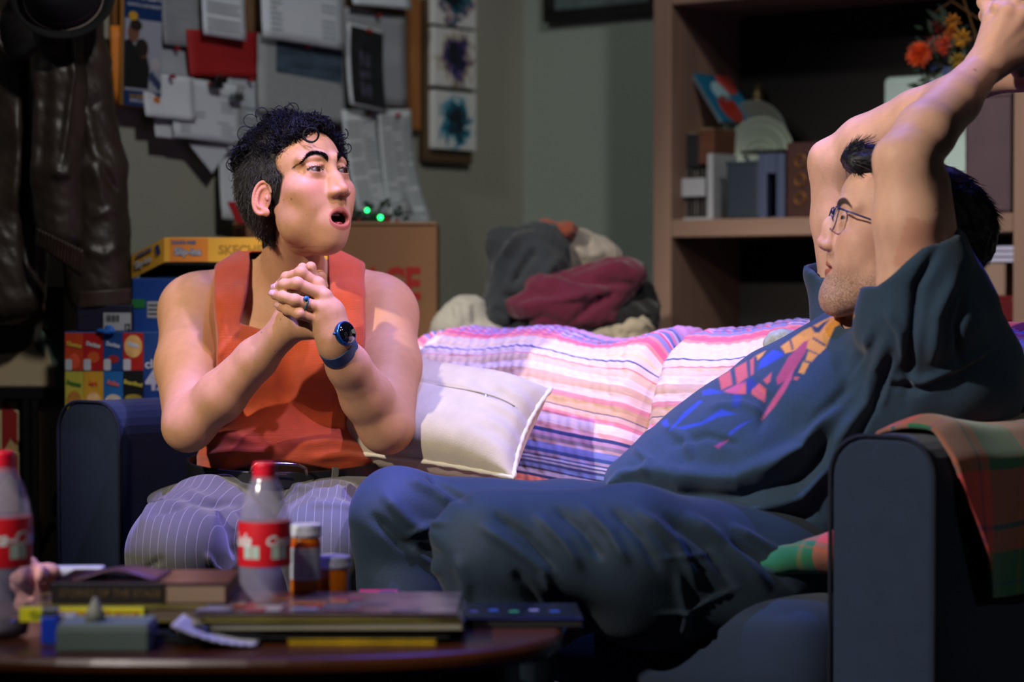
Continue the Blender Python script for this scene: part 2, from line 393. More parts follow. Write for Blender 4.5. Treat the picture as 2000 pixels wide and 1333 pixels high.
# papers: (name, label, category, px corners [l,t,r,b], tilt deg, colour, kind of print, curl, depth)
PAPERC = '#b9c3cc'
M_ink = mat('printed_ink', '#6d7680', 0.9); M_inkdark = mat('photo_dark', '#15181c', 0.6, var=0.5, vscale=30)
M_sky = mat('photo_sky', '#3a4c5c', 0.6, var=0.5, vscale=12, stretch=(1, 1, 4))
def sheet(name, label, cat, box, tilt=0, col=PAPERC, kind=None, curl=0.004, off=0.03, group=None, gl=0.0, poly=None):
    l, t, r, b = box; py = (t + b) / 2
    xl = FW1.hit(l, py, -off)[0]; xr = FW1.hit(r, py, -off)[0]; zt_ = FW1.hit((l + r) / 2, t, -off)[2]; zb_ = FW1.hit((l + r) / 2, b, -off)[2]
    W, H = xr - xl, zt_ - zb_
    T = thing(name, label, cat, FW1.w((xl + xr) / 2, -off, (zt_ + zb_) / 2), FW1.yaw, group)
    T.rotation_euler = (0, math.radians(tilt), FW1.yaw)
    m = mat('paper_' + str(col).strip('#'), col, 0.75, var=0.05, vscale=10)
    sd = random.random() * 6
    def f(u, v, e=0.0):
        x = (u - .5) * W; z = (v - .5) * H
        y = -curl * ((1 - v) ** 2 * 2.5 + 0.5 * math.sin(3 * u + sd)) - gl * (1 - v) ** 3 * (u ** 2)
        return (x, y - e, z)
    obj('sheet', MB().grid(f, 8, 8), m, T, smooth=True, solid=0.0006)
    def patch(nm, u0, v0, u1, v1, mm):
        obj(nm, MB().grid(lambda a, c: f(u0 + (u1 - u0) * a, v0 + (v1 - v0) * c, 0.0012), 5, 5), mm, T, smooth=True)
    if kind == 'text' or kind == 'news':
        ls = MB(); rows = 13 if kind == 'text' else 20; rr = random.Random(len(name) + int(l))
        cols = [(0.1, 0.88)] if kind == 'text' else [(0.06, 0.34), (0.38, 0.64), (0.68, 0.95)]
        for (ua, ub) in cols:
            for i in range(rows):
                if rr.random() < 0.12: continue
                v = 0.93 - 0.86 * i / rows; ue = ua + (ub - ua) * (1 if rr.random() < .7 else rr.random())
                q = [f(ua, v, .001), f(ue, v, .001), f(ue, v - 0.35 / rows, .001), f(ua, v - 0.35 / rows, .001)]
                ls.add(q, [(0, 1, 2, 3)])
        o = obj('printed_lines', ls, mat('ink_pale', '#8d98a3' if kind == 'text' else '#7d868e', 0.9), T); o['kind'] = 'stuff'
    if kind == 'newsphoto':
        patch('photo_print', 0.2, 0.55, 0.95, 0.96, M_sky)
        patch('text_column', 0.1, 0.06, 0.35, 0.5, mat('news_grey', '#8a9094', 0.9, var=0.2, vscale=200)); patch('text_column', 0.4, 0.06, 0.65, 0.5, MATS['news_grey']); patch('text_column', 0.7, 0.06, 0.95, 0.5, MATS['news_grey'])
    if kind == 'darkphoto':
        patch('photo_print', 0.08, 0.03, 0.97, 0.97, M_inkdark)
        patch('photo_figure', 0.3, 0.1, 0.6, 0.72, mat('photo_figure', '#3b3a4c', 0.7, var=0.4, vscale=40))
    pin = MB().lathe([(0.0015, 0), (0.0015, 0.006), (0.005, 0.007), (0.004, 0.014), (0.0055, 0.016)], 10, Matrix.Translation((0, -0.001, H * 0.45)) @ Matrix.Rotation(math.pi / 2, 4, 'X'))
    obj('push_pin', pin, mat('pin_' + ('blue' if int(l) % 2 else 'red'), '#24408a' if int(l) % 2 else '#8a2020', 0.3), T)
    return T, W, H, f
sheet('calendar_page', 'grey calendar page with round dish photos beside the blue magazine', 'paper', (313, -60, 400, 92), 0, '#868d93', 'news', off=0.033)
sheet('envelope', 'blank white envelope under the printed grey page', 'envelope', (300, 92, 372, 150), 3, '#98a1aa', off=0.028)
sheet('handwritten_note', 'handwritten note overlapping the red folder at its upper left', 'paper', (394, -50, 476, 74), 2, PAPERC, 'text', off=0.06)
sheet('paper_sheet', 'large printed sheet at the top overlapping the landscape newspaper photo', 'paper', (508, -70, 672, 86), 2, PAPERC, 'text', off=0.062)
sheet('red_folder', 'dark red folder pinned in the middle of the board', 'folder', (366, 60, 508, 150), -3, '#8e1014', None, 0.002, off=0.045)
sheet('newspaper_page', 'newspaper page with landscape photo above the woman', 'newspaper', (500, 82, 676, 232), 3, '#8b9294', 'newsphoto', off=0.05)
sheet('newspaper_clipping', 'curled clipping with tall dark portrait photo', 'newspaper', (672, 52, 746, 214), 5, '#aab2b8', 'darkphoto', 0.01, off=0.06)
sheet('large_sheet', 'big pale blank sheet behind the dark portrait clipping', 'paper', (672, 22, 792, 205), 0, '#8f969c', None, 0.003, off=0.03)
sheet('top_sheet', 'pale sheet cut off at the top right of the board', 'paper', (680, -60, 796, 14), -2, PAPERC, None, 0.006, off=0.045)
sheet('white_envelope', 'white envelope pinned below the blue magazine, topmost of the lower left papers', 'envelope', (278, 146, 378, 232), 1, '#c3cdd6', None, 0.004, off=0.06)
sheet('folded_letter', 'small letter with red stamp poking out below the white envelope', 'paper', (300, 225, 344, 270), 2, '#b3bcc4', None, 0.003, off=0.045)
sheet('clipped_letter', 'wide letter held with a binder clip below the red folder', 'paper', (334, 158, 470, 276), 2, '#bac4cd', 'text', 0.004, off=0.052)
sheet('side_letter', 'typed letter beside the binder clip left of the woman\'s hair', 'paper', (440, 148, 520, 300), 4, '#aab4bd', 'text', 0.006, off=0.042)
sheet('hanging_letter', 'long white letter hanging behind the woman\'s neck', 'paper', (428, 268, 500, 432), 4, '#bec7ce', None, 0.008, off=0.035)
for (lb, bx, ti, of) in (('long text sheet curling down right of the woman, nearer her face', (672, 212, 765, 420), -6, 0.055), ('long text sheet curling down beside the board\'s right edge', (738, 214, 810, 442), -3, 0.07)):
    sheet('curled_text_sheet', lb, 'paper', bx, ti, '#b4bcc0', 'news', 0.012, off=of, gl=0.03)
# kite shaped corner of a hanging sheet
k = [FW1.hit(a, b, -0.045) for a, b in ((368, 280), (456, 280), (414, 338))]
kt = obj('triangular_flag_paper', MB().prism([(p[0], p[2]) for p in k], -0.046, -0.044), mat('paper_b9c3cc'), None, FW1.o, (0, 0, FW1.yaw)); tag(kt, 'white paper corner pointing down below the clipped letter', 'paper')
# binder clips
for i, (a, b, lb) in enumerate(((426, 166, 'black binder clip on the wide letter below the red folder'), (466, 190, 'silver binder clip beside the woman\'s curls'))):
    x, y, z = FW1.hit(a, b, -0.075)
    t = thing('binder_clip', lb, 'clip', FW1.w(x, -0.07, z), FW1.yaw)
    mm = mat('clip_black', '#101216', 0.35) if i == 0 else mat('clip_steel', '#8d949c', 0.3, 1.0)
    obj('clip_body', MB().prism([(-0.016, -0.008), (0.016, -0.008), (0.014, 0.008), (-0.014, 0.008)], -0.008, 0.008), mm, t, bevel=0.002)
    obj('clip_handle', MB().tube([(-0.008, -0.006, 0.008), (-0.009, -0.014, 0.022), (0.009, -0.014, 0.022), (0.008, -0.006, 0.008)], 0.0012, 6), mat('clip_steel', '#8d949c', 0.3, 1.0), t)
# blue magazine (top left)
xl, _, z1 = FW1.hit(240, 205, -0.06); xr = FW1.hit(313, 205, -0.06)[0]
W = xr - xl; H = FW1.hit(276, -42, -0.06)[2] - z1
mg = thing('magazine', 'blue covered magazine with a couple in dark clothes, hanging at the board\'s left edge', 'magazine', FW1.w(xl, -0.05, z1), FW1.yaw)
mg.rotation_euler = (0, math.radians(1), FW1.yaw)
obj('pages', MB().box((W / 2, -0.004, H / 2), (W, 0.012, H)), mat('page_cream', '#a8742c', 0.8), mg, bevel=0.002)
obj('cover', MB().box((W / 2, -0.0115, H / 2), (W, 0.002, H)), mat('cover_blue', '#10305e', 0.4), mg)
MP = mat('cover_white', '#8f96a4', 0.5)
obj('cover_photo', MB().box((W / 2, -0.0135, H * .40), (W * .98, 0.001, H * .56)), MP, mg)
Mblk = mat('cloth_print_black', '#08080a', 0.7); Mface = mat('print_skin', '#6a4636', 0.7); Mhair = mat('print_hair', '#1c120d', 0.7)
def disc(cx, cz, rx, rz, y, n=20): return MB().prism([(cx + rx * math.cos(2 * math.pi * i / n), cz + rz * math.sin(2 * math.pi * i / n)) for i in range(n)], y, y + 0.0006)
obj('printed_coat', MB().prism([(0, H * .14), (W * .62, H * .14), (W * .66, H * .3), (W * .52, H * .48), (W * .3, H * .46), (W * .1, H * .52), (0, H * .5)], -0.0150, -0.0144), Mblk, mg)
obj('printed_face', disc(W * .22, H * .57, W * .15, H * .075, -0.0156), Mface, mg); obj('printed_hair', disc(W * .28, H * .63, W * .16, H * .045, -0.0162), Mhair, mg)
obj('printed_face', disc(W * .48, H * .44, W * .13, H * .06, -0.0156), Mface, mg); obj('printed_hair', disc(W * .44, H * .46, W * .17, H * .07, -0.0162), Mhair, mg)
obj('printed_shirt', disc(W * .8, H * .34, W * .12, H * .05, -0.0156), mat('print_white', '#a0a2a8', 0.7), mg)
for i in range(3): obj('printed_crowd', disc(W * (.72 + .09 * i), H * (.24 - .03 * i), W * .07, H * .04, -0.0156), mat('print_blue', '#2a3c5c', 0.7), mg)
Mw = mat('lettering_white', '#b0b8c4', 0.6)
text('masthead', 'FAMILY', 0.030, Mw, mg, (W * .55, -0.0135, H * .97)); text('masthead', 'SPANISH', 0.028, Mw, mg, (W * .55, -0.0135, H * .87), bold=0.0008, sx=.8)
text('tagline', 'ALWAYS A LAST RESORT', 0.010, Mw, mg, (W * .52, -0.0135, H * .79), sx=.85)
text('footer', 'THE AMERICAN', 0.011, mat('lettering_gold', '#b08a3c', 0.6), mg, (W * .42, -0.0135, H * .075), sx=.8); text('footer', 'NEWS LEAGUE', 0.011, Mw, mg, (W * .42, -0.0135, H * .04), sx=.8)
obj('seal', disc(W * .2, H * .70, W * .12, H * .035, -0.0165), mat('seal_yellow', '#b8902c', 0.5), mg)
obj('corner_badge', disc(W * .87, H * .06, W * .09, H * .035, -0.0146), mat('badge_orange', '#b46c30', 0.5), mg)
# orange curved pamphlet behind it
xo = FW1.hit(226, 100, -0.05)[0]
zo = FW1.hit(232, 200, -0.05)[2]
obj_o = obj('orange_pamphlet', MB().grid(lambda u, v: (xo + 0.030 * u + 0.012 * (1 - v) ** 2, -0.034 - 0.012 * math.sin(u * 2.2), zo + 0.16 * v), 8, 6), mat('orange_card', '#c8761c', 0.6), None, FW1.o, (0, 0, FW1.yaw), smooth=True, solid=0.001)
tag(obj_o, 'orange curved pamphlet edge behind the blue magazine', 'pamphlet')
# ---------------------------------------------------------------- art panels on a dark plank
xl = FW1.hit(834, 160, -0.03)[0]; xr = FW1.hit(926, 160, -0.03)[0]; zb = FW1.hit(880, 318, -0.03)[2]
W = xr - xl
art = thing('art_plank', 'dark wooden plank carrying a column of small square ink paintings', 'wall art', FW1.w(xl, 0, 0), FW1.yaw)
obj('plank', MB().box((W / 2, -0.013, (zb + 1.55) / 2), (W, 0.026, 1.55 - zb)), mat('plank_wood', '#4a3a26', 0.6, var=0.3, vscale=10, stretch=(1, 1, .2)), art, bevel=0.003)
def inkmat(name, c1, c2, seed):
    m = bpy.data.materials.new(name); m.use_nodes = True; N = m.node_tree.nodes; L = m.node_tree.links; b = N['Principled BSDF']; b.inputs['Roughness'].default_value = 0.45
    tc = N.new('ShaderNodeTexCoord'); mp = N.new('ShaderNodeMapping'); mp.inputs['Location'].default_value = (seed, seed * 2, 0); L.new(tc.outputs['Object'], mp.inputs[0])
    n = N.new('ShaderNodeTexNoise'); n.inputs['Scale'].default_value = 26; n.inputs['Detail'].default_value = 6; n.inputs['Distortion'].default_value = 1.6; L.new(mp.outputs[0], n.inputs['Vector'])
    ln = N.new('ShaderNodeVectorMath'); ln.operation = 'LENGTH'; L.new(tc.outputs['Object'], ln.inputs[0])
    ma = N.new('ShaderNodeMath'); ma.operation = 'MULTIPLY_ADD'; ma.inputs[1].default_value = -7.5; L.new(ln.outputs['Value'], ma.inputs[0]); L.new(n.outputs['Fac'], ma.inputs[2])
    r = N.new('ShaderNodeValToRGB'); L.new(ma.outputs[0], r.inputs[0]); e = r.color_ramp.elements
    e[0].position = -0.0; e[0].color = srgb('#c2c6c4') + (1,); e[1].position = 0.09; e[1].color = srgb(c2) + (1,)
    x = r.color_ramp.elements.new(0.17); x.color = srgb(c1) + (1,); x = r.color_ramp.elements.new(0.3); x.color = srgb('#0d1420') + (1,)
    L.new(r.outputs[0], b.inputs['Base Color']); return m
for (pa, pb, c1, c2, sd) in ((-62, 52, '#0f6678', '#6a3c50', 3), (58, 171, '#3a2c72', '#9a8a6a', 7), (180, 293, '#0d4f66', '#2a86a0', 12), (-180, -68, '#0d4f66', '#2a86a0', 5)):
    za = FW1.hit(890, pa, -0.04)[2]; zb2 = FW1.hit(890, pb, -0.04)[2]; xa = FW1.hit(849, 160, -0.045)[0] - xl; xb = FW1.hit(931, 160, -0.045)[0] - xl
    o = obj('painting', MB().box((0, 0, 0), (xb - xa, 0.018, za - zb2)), inkmat('ink_painting_%d' % sd, c1, c2, sd), art, ((xa + xb) / 2, -0.035, (za + zb2) / 2), bevel=0.002)
    o['label'] = 'square ink painting in ' + ('violet' if sd == 7 else 'teal')
# framed picture at the top of the right wall
xl = FW2.hit(1064, 30, -0.02)[0]; xr = FW2.hit(1285, 30, -0.02)[0]; z = FW2.hit(1100, 42, -0.02)[2]
pf = thing('framed_picture', 'black framed picture cut off at the top of the right wall', 'picture', FW2.w(xl, 0, z), FW2.yaw)
W = xr - xl; Hh = 0.3
for (cx, cz, dx, dz) in ((W / 2, 0.015, W, 0.03), (W / 2, Hh - 0.015, W, 0.03), (0.012, Hh / 2, 0.024, Hh - 0.06), (W - 0.012, Hh / 2, 0.024, Hh - 0.06)):
    obj('frame_rail', MB().box((cx, -0.015, cz), (dx, 0.03, dz)), mat('frame_black', '#0c0d0e', 0.35), pf, bevel=0.003)
obj('picture_sheet', MB().box((W / 2, -0.008, Hh / 2), (W - 0.04, 0.004, Hh - 0.05)), mat('picture_grey', '#4c5a5c', 0.6, var=0.3, vscale=14), pf)

# ---------------------------------------------------------------- bookcase
M_bc = mat('bookcase_wood', '#84695a', 0.6, var=0.22, vscale=9, stretch=(1, 1, 0.12), bump=0.1, bscale=80)
M_bch = mat('bookcase_wood_horizontal', '#84695a', 0.6, var=0.22, vscale=9, stretch=(0.12, 1, 1), bump=0.1, bscale=80)
M_bk = mat('bookcase_back', '#0e0b09', 0.8)
bx0 = FB.hit(1275, 500, 0)[0]; bx1 = FB.hit(1978, 500, 0)[0]; 
bc = thing('bookcase', 'wooden bookcase with deep dark shelves at the right wall', 'bookcase', FB.w(bx0, 0, 0), FB.yaw)
BW = bx1 - bx0 + 0.05; BD = 0.30; zs = FB.hit(1400, 428, 0)[2]; zt = FB.hit(1310, 10, 0)[2]
for x in (0.025, BW - 0.025): obj('side_panel', MB().box((x, BD / 2, 0.95), (0.05, BD, 1.9)), M_bc, bc, bevel=0.003)
for (z, nm) in ((zs - 0.02, 'shelf'), (zt + 0.02, 'shelf'), (1.88, 'top_panel'), (0.08, 'shelf'), (zs - 0.43, 'shelf')):
    obj(nm, MB().box((BW / 2, BD / 2, z), (BW - 0.1, BD - 0.002, 0.04)), M_bch, bc, bevel=0.003)
obj('back_panel', MB().box((BW / 2, BD - 0.006, 0.95), (BW - 0.1, 0.008, 1.88)), M_bk, bc)
zl = zs - 0.41
def bx(px, py, ly=0.0): h = FB.hit(px, py, ly); return h[0], h[2]
def bthing(name, label, cat, px, ly, z=None, group=None, yaw=0):
    x = FB.hit(px, 430, ly)[0]; return thing(name, label, cat, FB.w(x, ly, zs if z is None else z), FB.yaw + yaw, group)
def wdt(px0, px1, ly): return FB.hit(px1, 430, ly)[0] - FB.hit(px0, 430, ly)[0]
def hgt(px, py, ly, z=None): return FB.hit(px, py, ly)[2] - (zs if z is None else z)
# white magazine file with dark leaflets
t = bthing('magazine_file', 'white open magazine file full of dark leaflets at the shelf\'s left end', 'file', 1312, 0.05)
Wf = wdt(1312, 1392, 0.05); Hf = hgt(1350, 306, 0.05); Mwf = mat('file_white', '#a0a3a8', 0.5)
obj('side_panel', MB().box((Wf - 0.008, 0.10, Hf / 2 + 0.005), (0.016, 0.2, Hf)), Mwf, t, bevel=0.002)
obj('side_panel', MB().box((0.004, 0.10, Hf / 2 - 0.02), (0.008, 0.2, Hf - 0.05)), Mwf, t, bevel=0.002)
obj('base_panel', MB().box((Wf / 2, 0.10, 0.003), (Wf, 0.2, 0.006)), Mwf, t)
obj('label_band', MB().box((Wf * .42, -0.003, 0.075), (Wf * .84, 0.004, 0.042)), Mwf, t, bevel=0.001)
for i in range(9): obj('leaflet', MB().box((0.012 + i * Wf * .088, 0.095, (Hf - 0.02) / 2), (Wf * .05, 0.17, Hf - 0.03 - 0.006 * (i % 3))), mat('leaflet_%d' % (i % 3), ('#2c2a2a', '#3f3b38', '#5a5652')[i % 3], 0.7), t)
# small books on top of the file
xx = 0.0
for i, (wpx, hpx, cc, lb) in enumerate(((26, 252, '#26324a', 'navy plaid spine book standing on the white magazine file'), (24, 258, '#181a1e', 'black book between the navy and the brown one on the magazine file'), (30, 255, '#5c3420', 'short brown leather book on the magazine file'))):
    ly = 0.06; px = 1313 + (0, 27, 51)[i]
    b = bthing('small_book', lb, 'book', px, ly, zs + Hf - 0.024 if i < 2 else zs + Hf - 0.018); ww = wdt(px, px + wpx, ly); hh = hgt(px, hpx, ly) - Hf + 0.02
    obj('cover', MB().box((ww / 2, 0.06, hh / 2), (ww, 0.12, hh)), mat('book_%s' % cc.strip('#'), cc, 0.6, var=0.2, vscale=60), b, bevel=0.002)
    obj('page_block', MB().box((ww / 2, 0.06, hh / 2 + 0.001), (ww * .7, 0.116, hh + 0.001)), mat('pages_dim', '#a89878', 0.8), b)
# leaning record sleeve
M_rec = mat('sleeve_art', '#1c6a8c', 0.5, var=0.5, vscale=9)
x0_, z0_ = bx(1412, 240, 0.1); t = thing('record_sleeve', 'blue and red picture sleeve leaning diagonally above the small books', 'record sleeve', FB.w(x0_, 0.11, z0_), FB.yaw)
t.rotation_euler = (0, math.radians(-35), FB.yaw)
obj('sleeve', MB().box((0, 0.06, 0.085), (0.006, 0.16, 0.17)), mat('sleeve_edge', '#5d6a70', 0.5), t)
obj('art_face', MB().box((0.0045, 0.06, 0.085), (0.002, 0.158, 0.168)), M_rec, t)
for (y_, z_, r_, c_) in ((0.05, 0.04, 0.04, '#a02c20'), (0.10, 0.12, 0.035, '#b8443c'), (0.05, 0.09, 0.03, '#9fc4cc')):
    obj('art_shape', MB().lathe([(r_, 0), (r_, 0.001)], 20, Matrix.Translation((0.0056, y_, z_)) @ Matrix.Rotation(math.pi / 2, 4, 'Y')), mat('art_' + c_.strip('#'), c_, 0.5), t)
# round metal film cans / trays
M_tin = mat('tin_plate', '#77827a', 0.4, 0.3); M_tin2 = mat('tin_plate_light', '#98a698', 0.4, 0.3)
for (pxc, pyc, rpx, ly, yaw, mm, lb) in ((1466, 306, 112, 0.2, 12, M_tin, 'large round metal platter standing at the back of the shelf'), (1484, 316, 88, 0.15, 20, M_tin2, 'smaller pale round plate standing in front of the large platter')):
    x_, z_ = bx(pxc, pyc, ly); r_ = rpx / 860
    t = thing('round_platter', lb, 'platter', FB.w(x_, ly, z_), FB.yaw + math.radians(yaw)); t.rotation_euler = (math.radians(-8), 0, FB.yaw + math.radians(yaw) - 0.4)
    Rm = Matrix.Rotation(math.pi / 2, 4, 'X')
    obj('dish', MB().lathe([(r_ * .1, 0.0), (r_ * .6, 0.0), (r_ * .66, 0.008), (r_ * .97, 0.012), (r_, 0.016), (r_, 0.01), (r_ * .64, 0.0), (r_ * .6, -0.006), (r_ * .1, -0.006)], 40, Rm), mm, t, smooth=True)
    for q in (0.35, 0.5, 0.8): obj('ridge_ring', MB().tube([(r_ * q * math.cos(a / 16 * math.pi), -0.009 if q > .6 else -0.002, r_ * q * math.sin(a / 16 * math.pi)) for a in range(33)], 0.0022, 6), mm, t, smooth=True)
# small finial
x_, z_ = bx(1470, 205, 0.24); t = obj('pointed_finial', MB().lathe([(0.012, -0.2), (0.014, -0.02), (0.02, 0), (0.012, 0.012), (0.016, 0.022), (0.004, 0.05)], 14), mat('brass_dim', '#6a5a3c', 0.4, .6), None, FB.w(x_, 0.265, z_ ), smooth=True); tag(t, 'dull brass pointed finial above the platters', 'ornament')
# blue grey box and stand
t = bthing('storage_caddy', 'dark slate plastic caddy in front of the round platters', 'caddy', 1418, 0.04); ww = wdt(1418, 1482, 0.04); hh = hgt(1450, 318, 0.04)
obj('caddy_wall', MB().box((ww / 2, 0.05, hh / 2), (ww, 0.1, hh)), mat('slate', '#23303c', 0.5), t, bevel=0.006); obj('rim', MB().box((ww / 2, 0.05, hh), (ww + .006, 0.104, 0.008)), mat('slate_rim', '#2f3e4c', 0.45), t, bevel=0.003)
t = bthing('blue_bookend', 'grey blue arched bookend with a slot', 'bookend', 1480, 0.03); ww = wdt(1480, 1532, 0.03); hh = hgt(1500, 300, 0.03)
Mbe = mat('bookend_blue', '#3f4a66', 0.5)
obj('upright', MB().box((ww * .16, 0.01, hh / 2), (ww * .32, 0.02, hh)), Mbe, t, bevel=0.003); obj('upright', MB().box((ww * .84, 0.01, hh / 2), (ww * .32, 0.02, hh)), Mbe, t, bevel=0.003)
obj('crosspiece', MB().box((ww / 2, 0.01, hh - 0.022), (ww * .36, 0.02, 0.044)), Mbe, t); obj('foot_plate', MB().box((ww / 2, 0.07, 0.002), (ww, 0.1, 0.003)), Mbe, t)
t = bthing('wire_stand', 'thin black tilted tray on top of the slate caddy', 'tray', 1440, 0.05, zs + hh + 0.004)
t.location = FB.w(FB.hit(1490, 300, .05)[0], 0.05, FB.hit(1490, 296, .05)[2]); obj('tray', MB().box((0, 0.04, 0), (0.11, 0.1, 0.006)), mat('tray_black', '#141618', 0.5), t, bevel=0.002); obj('prop', MB().box((-0.045, 0.0, -0.012), (0.006, 0.01, 0.06), Matrix.Rotation(math.radians(-30), 4, 'Y')), mat('prop_grey', '#3f4a50', 0.5), t)
# ornate red book
t = bthing('ornate_book', 'dark red book with gilt circles on its spine', 'book', 1535, 0.03); ww = wdt(1535, 1600, 0.03); hh = hgt(1560, 278, 0.03)
obj('cover', MB().box((ww / 2, 0.06, hh / 2), (ww, 0.12, hh)), mat('ornate_red', '#36120e', 0.6, var=0.3, vscale=70), t, bevel=0.004)
for q in (.25, .5, .75): obj('gilt_ring', MB().tube([(ww * .45 + 0.013 * math.cos(a / 8 * math.pi), -0.002, hh * q + 0.013 * math.sin(a / 8 * math.pi)) for a in range(17)], 0.0022, 6), mat('gilt', '#8a5c1c', 0.4, 0.6), t)
# white tablet frame, vase with flowers
t = bthing('white_board', 'pale glossy panel standing behind the flowers', 'panel', 1728, 0.2); ww = wdt(1728, 1888, 0.2); hh = hgt(1780, 150, 0.2)
obj('panel_face', MB().prism(rounded(ww, hh, 0.012, 5, ww / 2, hh / 2), 0, 0.014), mat('pale_panel', '#b4ccc8', 0.35), t)
obj('panel_edge', MB().prism(rounded(ww + 0.006, hh + 0.006, 0.014, 5, ww / 2, hh / 2), 0.004, 0.010), mat('panel_edge', '#6f8480', 0.35), t)
t = bthing('tall_vase', 'tall dull purple square vase at the shelf\'s right end', 'vase', 1882, 0.03); ww = wdt(1882, 1974, 0.03); hh = hgt(1930, 185, 0.03)
obj('vase_body', MB().box((ww / 2, 0.06, hh / 2), (ww, 0.12, hh)), mat('vase_purple', '#4a3640', 0.5, var=0.15, vscale=10), t, bevel=0.008); obj('rim', MB().box((ww / 2, 0.06, hh), (ww + 0.006, 0.126, 0.008)), mat('vase_rim', '#5a444c', 0.5), t, bevel=0.002)
# flowers
def flower(px, py, ly, r, col, label, n=40, name='dahlia'):
    x_, z_ = bx(px, py, ly); t = thing(name, label, 'flower', FB.w(x_, ly, z_), FB.yaw)
    b = MB(); rr = random.Random(px)
    for i in range(n):
        th = i * 2.39996; ph = math.acos(1 - 1.5 * (i + .5) / n); d = Vector((math.sin(ph) * math.cos(th), -math.cos(ph), math.sin(ph) * math.sin(th)))
        s_ = d.cross(Vector((.3, .2, .9))).normalized() * r * 0.16; L_ = r * (0.85 + .2 * rr.random())
        b.add([d * r * .2, d * L_ * .7 + s_, d * L_ + Vector((0, -r * .06, 0)), d * L_ * .7 - s_], [(0, 1, 2, 3)])
    obj('petals', b, mat('petal_' + col.strip('#'), col, 0.6), t, solid=0.0015)
    obj('stem', MB().tube([(0, 0.005, 0), (0.01, 0.03, -0.04), (FB.hit(1928, 200, .09)[0] - x_, 0.09 - ly, zs + 0.2 - z_)], 0.0022, 6), mat('stem_green', '#2c3a1e', 0.7), t)
    return t
flower(1797, 107, 0.0, 0.030, '#e0501c', 'large orange dahlia, leftmost of the bouquet', 70)
flower(1845, 88, 0.02, 0.024, '#d0442c', 'red orange bloom right of the large dahlia', 26)
flower(1862, 42, 0.03, 0.020, '#d88a2c', 'small golden bloom near the top of the bouquet', 16, 'lily')
flower(1880, 75, 0.02, 0.023, '#d89a2c', 'yellow orange bloom beside the wrist', 22, 'lily')
flower(1872, 118, 0.03, 0.020, '#b8942c', 'mustard yellow bloom under the others', 18, 'lily')
flower(1838, 50, 0.05, 0.026, '#5c1512', 'dark red bloom at the bouquet\'s top', 26)
flower(1822, 130, 0.03, 0.012, '#4c5c9c', 'small blue bloom below the orange dahlia', 20, 'cornflower')
flower(1820, 84, 0.04, 0.016, '#8a2a1c', 'small rust bloom between the dahlia and the red orange bloom', 24)
flower(1858, 66, 0.045, 0.018, '#b85c1c', 'burnt orange bloom in the middle of the bouquet', 24)
flower(1850, 140, 0.02, 0.012, '#6c7cb4', 'pale blue bloom lowest in the bouquet', 20, 'cornflower')
lt = bthing('foliage_spray', 'dark green leaf spray hanging below the bouquet', 'foliage', 1810, 0.04)
b = MB(); o_ = FB.hit(1815, 165, 0.04); ox = o_[0] - FB.hit(1810, 430, .04)[0]; oz = o_[2] - zs
for i in range(60):
    a = random.uniform(-2.9, 0.6) + math.pi; L_ = random.uniform(0.025, 0.05); c_ = Vector((ox + random.uniform(-.02, .08), random.uniform(-.02, .03), oz + random.uniform(-.01, .13)))
    d = Vector((math.cos(a), random.uniform(-.4, .4), math.sin(a))); s_ = d.cross(Vector((0, 1, .2))).normalized() * L_ * .14
    b.add([c_, c_ + d * L_ * .5 + s_, c_ + d * L_, c_ + d * L_ * .5 - s_], [(0, 1, 2, 3)])
lo = obj('leaf_cluster', b, mat('leaf_dark', '#26382a', 0.5), lt, solid=0.001); lo['kind'] = 'stuff'
x_, z_ = bx(1880, 20, 0.05)
t = obj('dried_twigs', MB().tube([FB.w(FB.hit(1925, 190, .09)[0], .09, zs + 0.22), FB.w(x_ + 0.02, 0.07, z_ - 0.05), FB.w(x_, 0.05, z_ + 0.03), FB.w(x_ - 0.02, 0.05, z_ + 0.06)], 0.002, 6).tube([FB.w(x_ + 0.03, 0.07, z_ - 0.02), FB.w(x_ - 0.02, 0.04, z_ + 0.02), FB.w(x_ - 0.05, 0.03, z_ - 0.0)], 0.0018, 6), mat('twig_brown', '#6a4a24', 0.7)); tag(t, 'dried brown twigs rising above the bouquet', 'twigs')
# lower compartment, right: papers, box, red books
t = bthing('paper_box', 'tan cardboard tray holding papers under the shelf at right', 'box', 1880, 0.02, None); ly = 0.02
z0_ = FB.hit(1930, 577, ly)[2]; z1_ = FB.hit(1930, 515, ly)[2]; t.location.z = z0_; ww = wdt(1868, 1972, ly)
obj('tray_wall', MB().box((ww * .33, 0.004, (z1_ - z0_) / 2), (ww * .9, 0.008, z1_ - z0_)).box((ww * .33, 0.13, (z1_ - z0_) / 2), (ww * .9, 0.008, z1_ - z0_)).box((-ww * .11, 0.067, (z1_ - z0_) / 2), (0.008, 0.13, z1_ - z0_)).box((ww * .77, 0.067, (z1_ - z0_) / 2), (0.008, 0.13, z1_ - z0_)).box((ww * .33, 0.067, 0.004), (ww * .9, 0.13, 0.008)), mat('tray_card', '#8f7768', 0.7), t)
for i in range(3):
    p = thing('paper_pad', ('lowest', 'middle', 'topmost')[i] + ' white paper pad on the tan tray', 'paper', FB.w(FB.hit(1935, 500, ly)[0], 0.08, z1_ + 0.002 + i * 0.012), FB.yaw + 0.05 * i, 'paper pads on the tray')
    obj('pad', MB().box((0, 0, 0.005), (0.125, 0.13, 0.009)), mat('pad_white', '#b4b4d0', 0.6), p, bevel=0.001); obj('pad_cover', MB().box((0, 0, 0.0102), (0.126, 0.131, 0.001)), mat('pad_cover', '#8c8cb4', 0.6), p)
zr = zl
